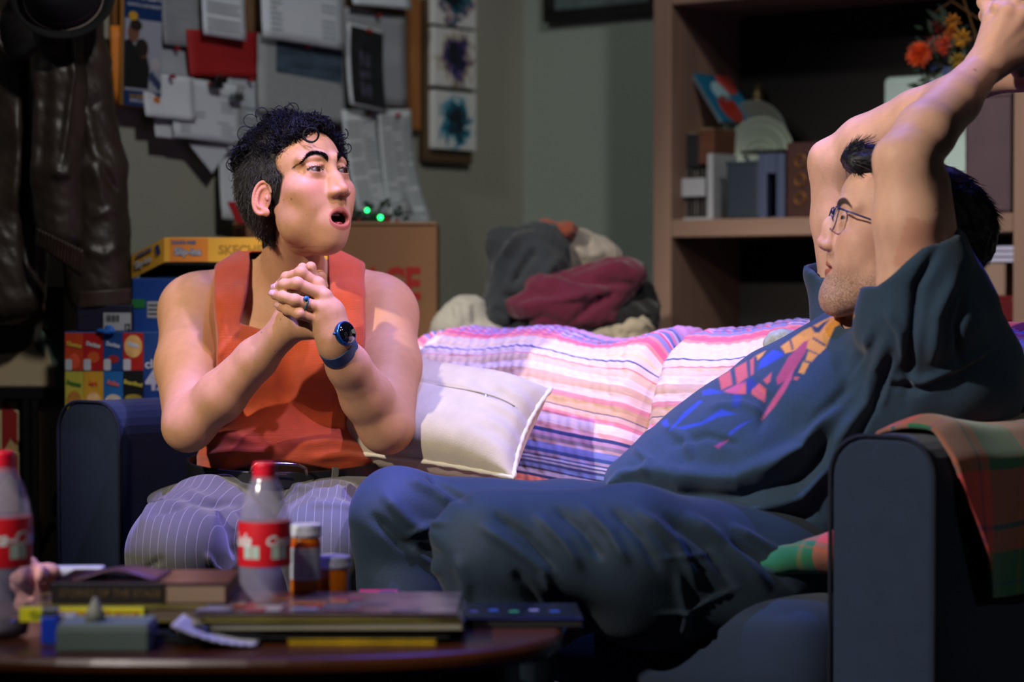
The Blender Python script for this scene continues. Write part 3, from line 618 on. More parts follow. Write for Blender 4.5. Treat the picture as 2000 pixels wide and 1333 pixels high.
for i in range(2):
    zb_ = FB.hit(1940, (632, 690)[i], 0.02)[2]
    p = thing('red_tin', ('upper', 'lower')[i] + ' dark red glossy tin under the cardboard tray', 'tin', FB.w(FB.hit(1880, 600, 0.02)[0], 0.02, zb_), FB.yaw, 'red tins in the bookcase')
    obj('tin_body', MB().box((0.055, 0.06, 0.026), (0.125, 0.12, 0.052)), mat('red_tin', '#5c0f12', 0.3), p, bevel=0.006); obj('lid_band', MB().box((0.055, 0.06, 0.054), (0.128, 0.123, 0.006)), mat('red_tin_lid', '#74181c', 0.3), p, bevel=0.002)
zq = FB.hit(1940, 690, 0.02)[2]
tag(obj('plinth_box', MB().box((0.055, 0.075, (zq + zl) / 2 - zl), (0.13, 0.13, zq - zl)), mat('plinth_dark', '#221c18', .8), None, FB.w(FB.hit(1880, 600, 0.02)[0], 0.0, zl), (0, 0, FB.yaw), bevel=.003), 'dark box under the red tins at the bottom of the compartment', 'box')
# ================================================================ SOFA
M_navy = mat('sofa_navy', '#10223a', 0.85, bump=0.25, bscale=420, var=0.08, vscale=30, sheen=0.10)
M_seam = mat('seam_dark', '#0a1224', 0.9)
L_S = 1.59; AW = 0.16; AH = 0.65
sofa = thing('sofa', 'navy blue fabric sofa with square padded arms', 'sofa', FS.o, FS.yaw)
def arm(cx):
    prof = [(-AW / 2, 0.05), (AW / 2, 0.05)]
    for (px_, a0) in ((1, 0), (-1, 90)):
        for k in range(7):
            a = math.radians(a0 + 90 * k / 6); prof.append((px_ * (AW / 2 - 0.055) + 0.055 * math.cos(a), AH - 0.055 + 0.055 * math.sin(a)))
    prof = [(x + cx, z) for x, z in prof]
    b = MB(); ny = 18; n = len(prof)
    # many rings so the front can be wrinkled and puffed
    nz = 40
    o = obj('arm', MB().prism(prof, 0.0, 0.86), M_navy, sofa, smooth=False, bevel=0.008)
    pts = [(x, -0.001, z) for x, z in prof]
    obj('piping', MB().tube(pts + [pts[0]], 0.0032, 6), M_seam, o, smooth=True)
    return o
arm(0.0); arm(L_S)
obj('base_rail', MB().box((L_S / 2, 0.42, 0.16), (L_S - AW, 0.82, 0.2)), M_navy, sofa, bevel=0.01)
obj('back_frame', MB().box((L_S / 2, 0.76, 0.42), (L_S - AW, 0.2, 0.66)), M_navy, sofa, bevel=0.04, seg=4)
for x in (0, L_S):
    for y in (0.05, 0.8): obj('foot', MB().lathe([(0.02, 0), (0.028, 0.05)], 12), mat('foot_wood', '#1d130c', 0.5), sofa, (x, y, 0))
def cushion(name, c, d, m, parent, puff=0.02, nx=16, ny=14, nz=8, p=5.0, fn=None):
    """superellipsoid cushion"""
    vs = []; fs = []; b = MB()
    N = 28; K = 18
    for i in range(K + 1):
        ph = -math.pi / 2 + math.pi * i / K
        for j in range(N):
            th = 2 * math.pi * j / N
            e = lambda v, q: math.copysign(abs(v) ** q, v)
            x = e(math.cos(ph), .28) * e(math.cos(th), .22); y = e(math.cos(ph), .28) * e(math.sin(th), .22); z = e(math.sin(ph), .45)
            z *= 1 + puff * 8 * (1 - x * x) * (1 - y * y)
            vs.append((c[0] + x * d[0] / 2, c[1] + y * d[1] / 2, c[2] + z * d[2] / 2))
    for i in range(K):
        for j in range(N): fs.append((i * N + j, i * N + (j + 1) % N, (i + 1) * N + (j + 1) % N, (i + 1) * N + j))
    b.add(vs, fs); return obj(name, b, m, parent, smooth=True, subd=1)
for i in range(2): cushion('seat_cushion', (0.08 + 0.3575 + i * 0.715, 0.33, 0.335), (0.712, 0.70, 0.17), M_navy, sofa, 0.006)
for i in range(2):
    o = cushion('back_cushion', (0, 0, 0), (0.69, 0.30, 0.10), M_navy, sofa, 0.006); o.location = (0.08 + 0.3575 + i * 0.715, 0.640, 0.575); o.rotation_euler = (math.radians(76), 0, 0)

# ---- striped quilt over the back
STR = [(0, '#c88ab4'), (.02, '#b9a0cc'), (.035, '#cf7ea0'), (.05, '#8f86b8'), (.065, '#555a88'), (.08, '#c3a9c0'), (.10, '#cf7892'), (.115, '#5c6ea8'), (.135, '#e4b8d0'), (.145, '#e0445c'), (.16, '#8c86bc'),
       (.185, '#e88a8c'), (.205, '#dc6480'), (.235, '#ec9484'), (.26, '#e2d0d8'), (.30, '#e8d0a8'), (.325, '#e4d2da'), (.345, '#3c4878'), (.352, '#e2cfc8'), (.38, '#d86a84'), (.386, '#dcc0a8'), (.42, '#e6d4d4'), (.45, '#d0ac98'), (.49, '#e4c8c4'),
       (.52, '#d88c98'), (.54, '#cfa888'), (.575, '#54506c'), (.582, '#dcb8b0')]
STR2 = [(0.60, '#e28ca0'), (.615, '#ecd8dc'), (.65, '#e0a8b0'), (.67, '#24366c'), (.685, '#b48cb0'), (.70, '#8a7c94'), (.715, '#c0a0a8'), (.73, '#6c74b0'), (.755, '#2c4688'), (.77, '#a094b4'), (.785, '#3c4874'), (.792, '#a8a0b0'), (.80, '#343c60'), (.808, '#98949c'),
        (.816, '#2c3866'), (.826, '#6c80b0'), (.84, '#283050'), (.85, '#a09498'), (.87, '#18244c'), (.88, '#e4886c'), (.91, '#e27880'), (.93, '#e89a60'), (.955, '#1c2c5c'), (.96, '#e08488'), (.985, '#e4a06c')]
def stripes_mat(name):
    m = bpy.data.materials.new(name); m.use_nodes = True; N = m.node_tree.nodes; L = m.node_tree.links; b = N['Principled BSDF']; b.inputs['Roughness'].default_value = 0.9
    b.inputs['Sheen Weight'].default_value = 0.2
    a = N.new('ShaderNodeAttribute'); a.attribute_name = 'uvc'; sp = N.new('ShaderNodeSeparateXYZ'); L.new(a.outputs['Vector'], sp.inputs[0])
    tn = N.new('ShaderNodeTexNoise'); tn.inputs['Scale'].default_value = 5; L.new(a.outputs['Vector'], tn.inputs['Vector'])
    ad = N.new('ShaderNodeMath'); ad.operation = 'MULTIPLY_ADD'; ad.inputs[1].default_value = 0.008; L.new(tn.outputs['Fac'], ad.inputs[0]); L.new(sp.outputs[1], ad.inputs[2])
    rs = []
    for S in (STR, STR2):
        r = N.new('ShaderNodeValToRGB'); r.color_ramp.interpolation = 'CONSTANT'; L.new(ad.outputs[0], r.inputs[0]); e = r.color_ramp.elements
        e[0].position = S[0][0]; e[0].color = srgb(S[0][1]) + (1,); e[1].position = S[1][0]; e[1].color = srgb(S[1][1]) + (1,)
        for p_, c_ in S[2:]: x = e.new(p_); x.color = srgb(c_) + (1,)
        rs.append(r)
    gt = N.new('ShaderNodeMath'); gt.operation = 'GREATER_THAN'; gt.inputs[1].default_value = 0.60; L.new(ad.outputs[0], gt.inputs[0])
    mx = N.new('ShaderNodeMix'); mx.data_type = 'RGBA'; L.new(gt.outputs[0], mx.inputs[0]); L.new(rs[0].outputs[0], mx.inputs[6]); L.new(rs[1].outputs[0], mx.inputs[7])
    n2 = N.new('ShaderNodeTexNoise'); n2.inputs['Scale'].default_value = 40; n2.inputs['Detail'].default_value = 5
    mp = N.new('ShaderNodeMapping'); mp.inputs['Scale'].default_value = (1, 6, 1); L.new(a.outputs['Vector'], mp.inputs[0]); L.new(mp.outputs[0], n2.inputs['Vector'])
    r = N.new('ShaderNodeMapRange'); r.inputs[1].default_value = .3; r.inputs[2].default_value = .7; r.inputs[3].default_value = .82; r.inputs[4].default_value = 1.08; L.new(n2.outputs['Fac'], r.inputs[0])
    m2 = N.new('ShaderNodeMix'); m2.data_type = 'RGBA'; m2.blend_type = 'MULTIPLY'; m2.inputs[0].default_value = 1; L.new(mx.outputs[2], m2.inputs[6])
    cb = N.new('ShaderNodeCombineXYZ'); [L.new(r.outputs[0], cb.inputs[i]) for i in range(3)]; L.new(cb.outputs[0], m2.inputs[7]); L.new(m2.outputs[2], b.inputs['Base Color'])
    n3 = N.new('ShaderNodeTexNoise'); n3.inputs['Scale'].default_value = 300; bp = N.new('ShaderNodeBump'); bp.inputs['Strength'].default_value = .3; bp.inputs['Distance'].default_value = .001
    L.new(n3.outputs['Fac'], bp.inputs['Height']); L.new(bp.outputs[0], b.inputs['Normal'])
    return m
def quilt():
    nu, nv_ = 420, 300; U, Vv = np.meshgrid(np.linspace(0, 1, nu), np.linspace(0, 1, nv_), indexing='ij')
    x = 0.195 + (L_S - 0.08 - 0.195) * U
    # profile over the cushion: behind the back, over the top, down the front, onto the seat
    prof = np.array([(0.875, 0.60), (0.865, 0.70), (0.80, 0.768), (0.74, 0.775), (0.66, 0.765), (0.60, 0.735), (0.56, 0.68), (0.525, 0.60), (0.505, 0.53), (0.48, 0.455), (0.40, 0.435), (0.22, 0.43)])
    L_ = np.r_[0, np.cumsum(np.linalg.norm(np.diff(prof, axis=0), axis=1))]; T = L_ / L_[-1]
    # smooth the profile
    tt = np.linspace(0, 1, 400); py_ = np.interp(tt, T, prof[:, 0]); pz_ = np.interp(tt, T, prof[:, 1]); ker = np.hanning(31); ker /= ker.sum()
    py_ = np.convolve(np.pad(py_, 15, 'edge'), ker, 'valid'); pz_ = np.convolve(np.pad(pz_, 15, 'edge'), ker, 'valid')
    y = np.interp(Vv, tt, py_); z = np.interp(Vv, tt, pz_)
    dy = np.gradient(y, axis=1); dz = np.gradient(z, axis=1); ln = np.hypot(dy, dz) + 1e-9; ny = dz / ln; nz = -dy / ln   # outward normal
    ny, nz = np.where(True, -(-ny), ny), nz
    # pick sign so that on the front the normal points to -y
    mid = nv_ * 6 // 10; s = -1 if ny[0, mid] > 0 else 1; ny, nz = ny * s, nz * s
    def bump(c, wd): return np.exp(-((x - c) / wd) ** 2)
    seam = 0.08 + 0.715 - 0.045 * 0
    onback = np.clip((0.80 - Vv) / 0.1, 0, 1)
    D = onback * (-0.055 * bump(seam, 0.022) - 0.03 * bump(0.215, 0.03) + 0.018 * bump(0.45, 0.2) + 0.02 * bump(1.15, 0.2))
    D += onback * (0.012 * np.sin(x * 9 + Vv * 4) + 0.006 * np.sin(x * 23 - Vv * 11))
    zs_ = np.clip(np.exp(-((Vv - 0.30) / 0.12) ** 2), 0, 1)
    z = z - zs_ * (0.032 * bump(0.62, 0.16)) + zs_ * 0.022 * bump(0.74, 0.05) * 0 + zs_ * 0.012 * bump(1.0, .12)
    rows = 38; q = Vv * rows + 0.25 * np.sin(x * 14) + .12 * np.sin(x * 47)
    D += 0.0026 * (np.abs(np.sin(np.pi * q)) ** 0.6) + 0.0011 * np.sin(x * 330 + np.floor(q) * 2.3) * np.abs(np.sin(np.pi * q)) + 0.0008 * np.sin(x * 173 + np.floor(q) * 4.1)
    y = y + ny * D; z = z + nz * D
    z = np.maximum(z, 0.425)
    Vw = np.stack([x, y, z], -1).reshape(-1, 3)
    i, j = np.meshgrid(np.arange(nu - 1), np.arange(nv_ - 1), indexing='ij'); a = (i * nv_ + j).ravel()
    Q = np.stack([a, a + 1, a + nv_ + 1, a + nv_], 1)
    # printed stripe coordinate: sags and slants a little along the sofa
    t = np.interp(Vv, [0, .24, .575, .67, .76, 1], [-.4, 0, .665, .885, 1.0, 1.4])
    t = t + 0.02 * np.sin(x * 5.5) + 0.012 * np.sin(x * 13 + 1) - 0.05 * bump(0.68, 0.2) * np.clip(1 - t, 0, 1) * (t < .5) * 0.4
    col = np.stack([(x * 1.0).ravel(), t.ravel(), np.zeros(t.size)], 1)
    o = npmesh('striped_quilt', Vw, Q, stripes_mat('quilt_stripes'), None, True, {'uvc': col})
    o.location = FS.o; o.rotation_euler = (0, 0, FS.yaw); q = o.modifiers.new('s', 'SOLIDIFY'); q.thickness = 0.008; q.offset = -1
    return tag(o, 'pink, cream and navy striped quilt draped over the sofa back', 'quilt')
quilt()
# ---- cream pillow
def pillow():
    TL, TR, BR, BL = P(655, 688, 4.42), P(1077, 760, 4.13), P(1003, 934, 3.93), P(600, 880, 4.22)
    n = 60; ex = (TR - TL + BR - BL).normalized(); ez = (TL - BL + TR - BR).normalized(); en = ex.cross(ez).normalized()
    if en.y > 0: en = -en
    Vw = []; 
    for side in (1, -1):
        for i in range(n + 1):
            for j in range(n + 1):
                u, v = i / n, j / n; a, b = 2 * u - 1, 2 * v - 1
                pin = 1 - 0.07 * (1 - b * b) * abs(a) ** 6; pin2 = 1 - 0.09 * (1 - a * a) * abs(b) ** 6
                uu, vv = .5 + a * pin / 2, .5 + b * pin2 / 2
                p = (TL * (1 - uu) + TR * uu) * vv + (BL * (1 - uu) + BR * uu) * (1 - vv)
                th = 0.065 * max(0, (1 - a ** 4) * (1 - b ** 4)) ** 0.55
                wr = 0.0035 * math.sin(9 * u + 6 * v) * (1 - a * a) + 0.006 * math.sin(34 * v + 3 * u) * max(0, a - 0.55) * (1 - b * b) * 2
                wr += 0.005 * math.sin(22 * (u * .8 + v * .6)) * math.exp(-((a - .6) ** 2 + (b - .35) ** 2) / .08)
                # slit of the zip
                zl_ = abs(v - (0.60 - 0.04 * math.sin(3 * u))); wr -= 0.004 * math.exp(-(zl_ / 0.012) ** 2) if side == 1 else 0
                Vw.append(p + en * side * (th + (wr if side == 1 else 0)))
    F = []; m = (n + 1) ** 2
    for i in range(n):
        for j in range(n):
            a = i * (n + 1) + j; F.append((a, a + 1, a + n + 2, a + n + 1)); F.append((m + a, m + a + n + 1, m + a + n + 2, m + a + 1))
    T = thing('throw_pillow', 'cream linen throw pillow with piped edge and zip, leaning on the quilt', 'pillow', (TL + TR + BL + BR) / 4)
    o0 = T.location
    M_lin = mat('cream_linen', '#b4a88e', 0.95, bump=0.35, bscale=500, var=0.08, vscale=25, sheen=0.2)
    cover = obj('cover', MB().add([v - o0 for v in Vw], F), M_lin, T, smooth=True)
    rim = []
    def rp(a, b):
        pin = 1 - 0.07 * (1 - b * b) * abs(a) ** 6; pin2 = 1 - 0.09 * (1 - a * a) * abs(b) ** 6; uu, vv = .5 + a * pin / 2, .5 + b * pin2 / 2
        return (TL * (1 - uu) + TR * uu) * vv + (BL * (1 - uu) + BR * uu) * (1 - vv) - o0
    K = 40
    for i in range(K): rim.append(rp(-1 + 2 * i / K, 1))
    for i in range(K): rim.append(rp(1, 1 - 2 * i / K))
    for i in range(K): rim.append(rp(1 - 2 * i / K, -1))
    for i in range(K): rim.append(rp(-1, -1 + 2 * i / K))
    obj('piping', MB().tube(rim + [rim[0]], [0.0042 + 0.0008 * math.sin(i * 1.7) for i in range(len(rim) + 1)], 8), mat('cream_piping', '#c8c0a8', 0.9, bump=.3, bscale=400), T, smooth=True)
    def surf(u, v):
        a, b = 2 * u - 1, 2 * v - 1; pin = 1 - 0.07 * (1 - b * b) * abs(a) ** 6; pin2 = 1 - 0.09 * (1 - a * a) * abs(b) ** 6; uu, vv = .5 + a * pin / 2, .5 + b * pin2 / 2
        return (TL * (1 - uu) + TR * uu) * vv + (BL * (1 - uu) + BR * uu) * (1 - vv) + en * (0.065 * max(0, (1 - a ** 4) * (1 - b ** 4)) ** .55 - .002) - o0
    z = obj('zip', MB().tube([surf(u / 40, 0.60 - 0.04 * math.sin(3 * u / 40)) for u in range(2, 39)], 0.0012, 6), mat('zip_seam', '#8f846c', 0.9), T, smooth=True)
    s0 = surf(0.83, 0.56); Mz = Matrix.Translation(s0 + en * 0.004)
    obj('zip_pull', MB().lathe([(0.001, 0), (0.0035, 0.004), (0.0035, 0.018), (0.001, 0.021)], 10, Mz @ Matrix.Rotation(math.radians(165), 4, 'Y')), mat('zip_metal', '#c8c8c4', 0.3, 0.8), z, smooth=True)
pillow()
# ---- red cushion and small white cloth behind the man
sc = Sculpt(); c_ = P(1990, 735, 3.98); R_ = np.array([FS.x, FS.y, (0, 0, 1)]).T
sc.ell(c_, (0.13, 0.06, 0.085), R_, 0.02).ell(P(1950, 660, 4.0), (0.05, .035, .022), R_, 0.03).ell(P(2060, 720, 3.9), (0.1, 0.06, 0.08), R_, 0.03)
V_, Q_ = nets(*sc.field(np.array(c_) - 0.22, np.array(c_) + 0.24, 0.004)); V_ = V_ + normals(V_, Q_) * (0.004 * vnoise(V_ * 9, 3))[:, None]
tag(npmesh('red_cushion', V_, Q_, mat('red_cloth', '#b81c34', 0.85, bump=.4, bscale=200, sheen=.3)), 'crimson cushion wedged behind the man at the sofa\'s right corner', 'cushion')
sc = Sculpt(); c_ = P(1534, 664, 4.06); sc.ell(c_, (0.026, 0.03, 0.018), k=.01).ell(P(1520, 676, 4.06), (0.022, .02, .02), k=.02).ell(P(1556, 690, 4.06), (0.03, .03, .02), k=.02)
V_, Q_ = nets(*sc.field(np.array(c_) - 0.07, np.array(c_) + 0.07, 0.0025)); V_ = V_ + normals(V_, Q_) * (0.003 * vnoise(V_ * 22, 5))[:, None]
tag(npmesh('crumpled_cloth', V_, Q_, mat('heather_grey', '#a8b0a4', 0.9, var=.15, vscale=200)), 'small pale grey crumpled cloth on the quilt behind the man\'s chest', 'cloth')

# ---- plaid blanket over the right arm
def plaid_mat():
    m = bpy.data.materials.new('plaid_wool'); m.use_nodes = True; N = m.node_tree.nodes; L = m.node_tree.links; b = N['Principled BSDF']; b.inputs['Roughness'].default_value = 0.95
    b.inputs['Sheen Weight'].default_value = 0.3
    a = N.new('ShaderNodeAttribute'); a.attribute_name = 'uvc'; sp = N.new('ShaderNodeSeparateXYZ'); L.new(a.outputs['Vector'], sp.inputs[0])
    def band(ax, period, ph):
        mm = N.new('ShaderNodeMath'); mm.operation = 'MULTIPLY_ADD'; mm.inputs[1].default_value = 1 / period; mm.inputs[2].default_value = ph; L.new(sp.outputs[ax], mm.inputs[0])
        fr = N.new('ShaderNodeMath'); fr.operation = 'FRACT'; L.new(mm.outputs[0], fr.inputs[0])
        r = N.new('ShaderNodeValToRGB'); r.color_ramp.interpolation = 'CONSTANT'; L.new(fr.outputs[0], r.inputs[0]); e = r.color_ramp.elements
        pal = [(0, '#b84040'), (.30, '#2a2c5c'), (.33, '#b84040'), (.45, '#126040'), (.62, '#1c3a6c'), (.64, '#126040'), (.90, '#6c5a2c'), (.93, '#126040')]
        e[0].position = 0; e[0].color = srgb(pal[0][1]) + (1,); e[1].position = pal[1][0]; e[1].color = srgb(pal[1][1]) + (1,)
        for p_, c2 in pal[2:]: x = e.new(p_); x.color = srgb(c2) + (1,)
        return r
    A, B = band(0, 0.21, .1), band(1, 0.21, .35)
    mx = N.new('ShaderNodeMix'); mx.data_type = 'RGBA'; mx.inputs[0].default_value = .5; L.new(A.outputs[0], mx.inputs[6]); L.new(B.outputs[0], mx.inputs[7]); L.new(mx.outputs[2], b.inputs['Base Color'])
    n3 = N.new('ShaderNodeTexNoise'); n3.inputs['Scale'].default_value = 260; bp = N.new('ShaderNodeBump'); bp.inputs['Strength'].default_value = .5; bp.inputs['Distance'].default_value = .002
    L.new(n3.outputs['Fac'], bp.inputs['Height']); L.new(bp.outputs[0], b.inputs['Normal']); return m
M_plaid = plaid_mat()
def blanket():
    a0 = L_S
    prof = np.array([(a0 - .12, .445), (a0 - .098, .47), (a0 - .092, .56), (a0 - .090, .612), (a0 - .055, .652), (a0, .660), (a0 + .05, .656), (a0 + .090, .615), (a0 + .10, .56), (a0 + .108, .51), (a0 + .112, .45)])
    nu, nv_ = 140, 160; T = np.linspace(0, 1, len(prof)); tt = np.linspace(0, 1, nu)
    X = np.interp(tt, T, prof[:, 0]); Z = np.interp(tt, T, prof[:, 1]); ker = np.hanning(13); ker /= ker.sum()
    X = np.convolve(np.pad(X, 6, 'edge'), ker, 'valid'); Z = np.convolve(np.pad(Z, 6, 'edge'), ker, 'valid')
    s = np.r_[0, np.cumsum(np.hypot(np.diff(X), np.diff(Z)))]
    # front edge of the blanket (depth along the arm) varies with position round the profile
    fe = np.interp(tt, [0, .3, .42, .5, .6, .7, .8, .9, 1], [.10, .10, .075, .06, .055, .045, .06, .09, .12])
    be = np.full(nu, 0.84)
    U, W = np.meshgrid(np.arange(nu), np.linspace(0, 1, nv_), indexing='ij')
    y = fe[U] + (be[U] - fe[U]) * W; x = X[U]; z = Z[U]
    # lower hem rises towards the back
    k = np.clip((tt[U] - 0.72) / .28, 0, 1); z = z + k * 0.16 * np.clip((y - .12) / .5, 0, 1) * 0 - k * 0.03 * np.sin(y * 9)
    top = np.exp(-((tt[U] - .5) / .16) ** 2)
    x = x + 0.012 * np.sin(y * 26 + U * .05) * k; z = z + top * (0.006 * np.sin(y * 19 + U * .07) + 0.010 * np.exp(-((y - fe[U] - .05) / .05) ** 2) + .002)
    x = x - 0.008 * (1 - k) * (tt[U] < .35) * np.sin(y * 30)
    P3 = np.stack([x, y, z], -1).reshape(-1, 3); i, j = np.meshgrid(np.arange(nu - 1), np.arange(nv_ - 1), indexing='ij'); a = (i * nv_ + j).ravel()
    Q = np.stack([a, a + 1, a + nv_ + 1, a + nv_], 1); col = np.stack([s[U].ravel(), y.ravel() + .25 * s[U].ravel(), 0 * y.ravel()], 1)
    T_ = thing('plaid_blanket', 'red and green plaid wool blanket over the right sofa arm', 'blanket', FS.o, FS.yaw)
    o = npmesh('drape', P3, Q, M_plaid, T_, True, {'uvc': col}); q = o.modifiers.new('s', 'SOLIDIFY'); q.thickness = 0.006; q.offset = 1
    # the tail that runs along the seat edge, under the man
    sp = Sculpt(); pts = [(1.50, .16, .47), (1.47, .10, .475), (1.40, .05, .46), (1.25, -.03, .41), (1.08, -.05, .34), (.85, -.045, .30), (.6, -.03, .29)]
    sp.limb(pts, [.032, .028, .020, .017, .015, .015, .014], .02);
    V_, Q_ = nets(*sp.field((.5, -.14, .22), (1.58, .32, .58), .005)); V_ = V_ + normals(V_, Q_) * (0.006 * vnoise(V_ * 7, 9))[:, None]
    npmesh('tail', V_, Q_, M_plaid, T_, True, {'uvc': np.stack([V_[:, 0], V_[:, 1] + V_[:, 2], V_[:, 2]], 1)})
blanket()

# ================================================================ LEFT BACKGROUND PILE
FC = lambda Y, px=1000: None
def fbox(name, label, cat, l, t, r, b, Y, dep, m, bevel=0.003, yaw=0.0, group=None, part='carton'):
    a = P(l, b, Y); c = P(r, t, Y); W, H = c.x - a.x, c.z - a.z
    T = thing(name, label, cat, (a.x, Y, a.z), yaw, group); o = obj(part, MB().box((W / 2, dep / 2, H / 2), (W, dep, H)), m, T, bevel=bevel)
    return T, W, H
# shelf unit with black frame at the far left (carries framed prints), and the things standing on it
M_blk = mat('black_frame', '#0b0b0c', 0.4)
Yp = 4.72
u = thing('black_shelf_unit', 'black metal framed rack at the far left behind the sofa arm', 'rack', (P(-120, 760, Yp).x, Yp, 0))
xa = P(-120, 760, Yp).x; zt_ = P(60, 757, Yp).z; X = lambda px: P(px, 760, Yp).x - xa
obj('top_board', MB().box((X(135) / 2, .13, zt_ - .012), (X(135), .26, .024)), M_blk, u, bevel=.002)
for px in (-110, 50, 67, 128): obj('post', MB().box((X(px), .012, (zt_ - .024) / 2), (.012, .02, zt_ - .024)), M_blk, u)
T, W, H = fbox('framed_poster', 'framed poster with red jagged letters and yellow ground, left behind the bottle', 'poster', -60, 775, 45, 1010, Yp + .03, .012, M_blk, part='frame')
obj('print', MB().box((W / 2, -.001, H / 2), (W - .02, .002, H - .02)), mat('poster_yellow', '#a8905c', .6, var=.2, vscale=9), T)
for (pl) in ([(.62, .98), (.90, .86), (.90, .60), (.78, .66), (.62, .52)], [(.5, .55), (.9, .52), (.9, .30), (.76, .36), (.5, .22)]):
    zz = [(x * W, z * H) for x, z in pl]; obj('print_edge', MB().prism([(x + (.006 if x > .7 * W else -.006), z + (.004 if z > .5 * H else -.004)) for x, z in zz], -.0035, -.0025), mat('print_cream', '#b8a87c', .6), T)
    obj('print_red', MB().prism(zz, -.0050, -.0040), mat('print_red', '#8c1414', .6), T)
T, W, H = fbox('script_canvas', 'tan canvas with black script writing between the rack post and the sofa arm', 'sign', 72, 778, 128, 1100, Yp + .03, .012, mat('tan_canvas', '#a88e6e', .8, var=.12, vscale=6), part='canvas')
text('script', 'm', .13, mat('script_black', '#14100c', .7), T, (W * .75, -.002, .06), rot=(math.pi / 2, 0, 0), shear=.4)
text('script', 'C', .11, MATS['script_black'], T, (W * .75, -.002, .12), shear=.4, sx=.6)
# painted backdrop picture above it
T, W, H = fbox('abstract_canvas', 'abstract canvas with tan mountains and green, on the black rack under the jacket', 'painting', -80, 560, 124, 757, Yp + .10, .02, mat('canvas_dark', '#35342e', .8, var=.15, vscale=8), part='canvas')
PX = lambda px, py: ((px + 80) / 204 * W, (757 - py) / 197 * H)
for pts, cc in (([(-80, 757), (110, 757), (102, 712), (92, 674), (86, 700), (64, 672), (40, 690), (-80, 695)], '#a89878'), ([(110, 757), (124, 757), (124, 690), (82, 645), (78, 690), (92, 690), (98, 712)], '#56675c'), ([(90, 690), (76, 688), (68, 672), (64, 670), (50, 684), (20, 692), (60, 700)], '#a8742c'), ([(120, 640), (92, 600), (88, 660), (82, 645), (124, 690)], '#484c46')):
    obj('paint_patch', MB().prism([PX(*q) for q in pts], -.0015 - .0006 * len(pts), -.001), mat('paint_' + cc.strip('#'), cc, .8), T)
# chips carton
Y = 4.60
CHB = mat('carton_blue', '#0f3a78', .5)
T, W, H = fbox('snack_carton', 'blue carton printed with eight snack bags and the number 42', 'box', 126, 648, 404, 900, Y, .22, CHB)
S_ = W / 278.0
def cp(px, py): return ((px - 126) * S_, H - (py - 648) * S_)
def bag(l, t, r, b, col, words, wcol, blob, bcol, tagn=True, sh=0.0):
    a = cp(l, b); c = cp(r, t); w_, h_ = c[0] - a[0], c[1] - a[1]
    o = obj('printed_bag', MB().box(((a[0] + c[0]) / 2, -.001, (a[1] + c[1]) / 2), (w_ * .98, .002, h_ * .985)), mat('bag_' + col.strip('#'), col, .4, var=.12, vscale=25), T)
    if blob: obj('printed_blob', disc(a[0] + w_ * .5, a[1] + h_ * blob[0], w_ * blob[1], h_ * blob[2], -.0030), mat('blob_' + bcol.strip('#'), bcol, .5, var=.2, vscale=60), o)
    t_ = text('bag_lettering', words, .0105, mat('let_' + wcol.strip('#'), wcol, .5), o, (a[0] + w_ * .5, -.0036, a[1] + h_ * (.68 if h_ > .08 * 0 else .6)), bold=.0006, sx=.8); t_.rotation_euler = (math.pi / 2, math.radians(12), 0)
    if tagn: obj('count_tag', MB().prism(rounded(w_ * .36, h_ * .30, .003, 3, a[0] + w_ * .2, a[1] + h_ * .155), -.0035, -.0025), mat('tag_white', '#a8b0b8', .5), o)
r1 = [('#b03c1c', 'Cheetos', '#c8a83c', (.25, .3, .2), '#c84c30'), ('#a01818', 'Doritos', '#b8bcc4', (.35, .3, .15), '#b8501c'), ('#123c78', 'Doritos', '#a8b4c8', (.3, .3, .1), '#8c1c1c'), ('#a42018', 'Fritos', '#b0c4dc', (.64, .44, .3), '#c8a060')]
r2 = [('#a8a43c', 'Funyuns', '#2c6c2c', (.25, .4, .24), '#a8742c'), ('#b88c28', "Lay's", '#b83c28', (.25, .34, .2), '#c8a874'), ('#1c5c98', 'Ruffles', '#b85c60', (.2, .44, .2), '#b8b4a0'), ('#141614', 'Smartfood', '#b0a83c', (.3, .42, .1), '#8c842c')]
xs_ = [128, 164, 203, 241, 281]
for i, (c1, w1, wc, bl, bc_) in enumerate(r1): bag(xs_[i], 650, xs_[i + 1], 724, c1, w1, wc, bl, bc_)
for i, (c1, w1, wc, bl, bc_) in enumerate(r2): bag(xs_[i], 725, xs_[i + 1], 800, c1, w1, wc, bl, bc_, False)
a = cp(310, 712); text('carton_lettering', 'classic', .024, mat('lettering_white'), T, (cp(283, 0)[0], -.001, a[1]), align='LEFT', bold=.0006)
a = cp(310, 745); text('carton_lettering', '42', .052, mat('lettering_white'), T, (cp(285, 0)[0], -.001, a[1]), align='LEFT', bold=.002, sx=.8)
sc = Sculpt(); c_ = np.array(P(211, 646, Y - .012)); 
for i in range(7): sc.ell(c_ + rng.normal(size=3) * (.008, .003, .005), (.008, .005, .004), k=.004)
V_, Q_ = nets(*sc.field(c_ - .04, c_ + .04, .0015)); tag(npmesh('crumpled_tape', V_, Q_, mat('blue_tape', '#1c60b8', .4)), 'crumpled scrap of bright blue tape on the snack carton\'s top edge', 'tape')
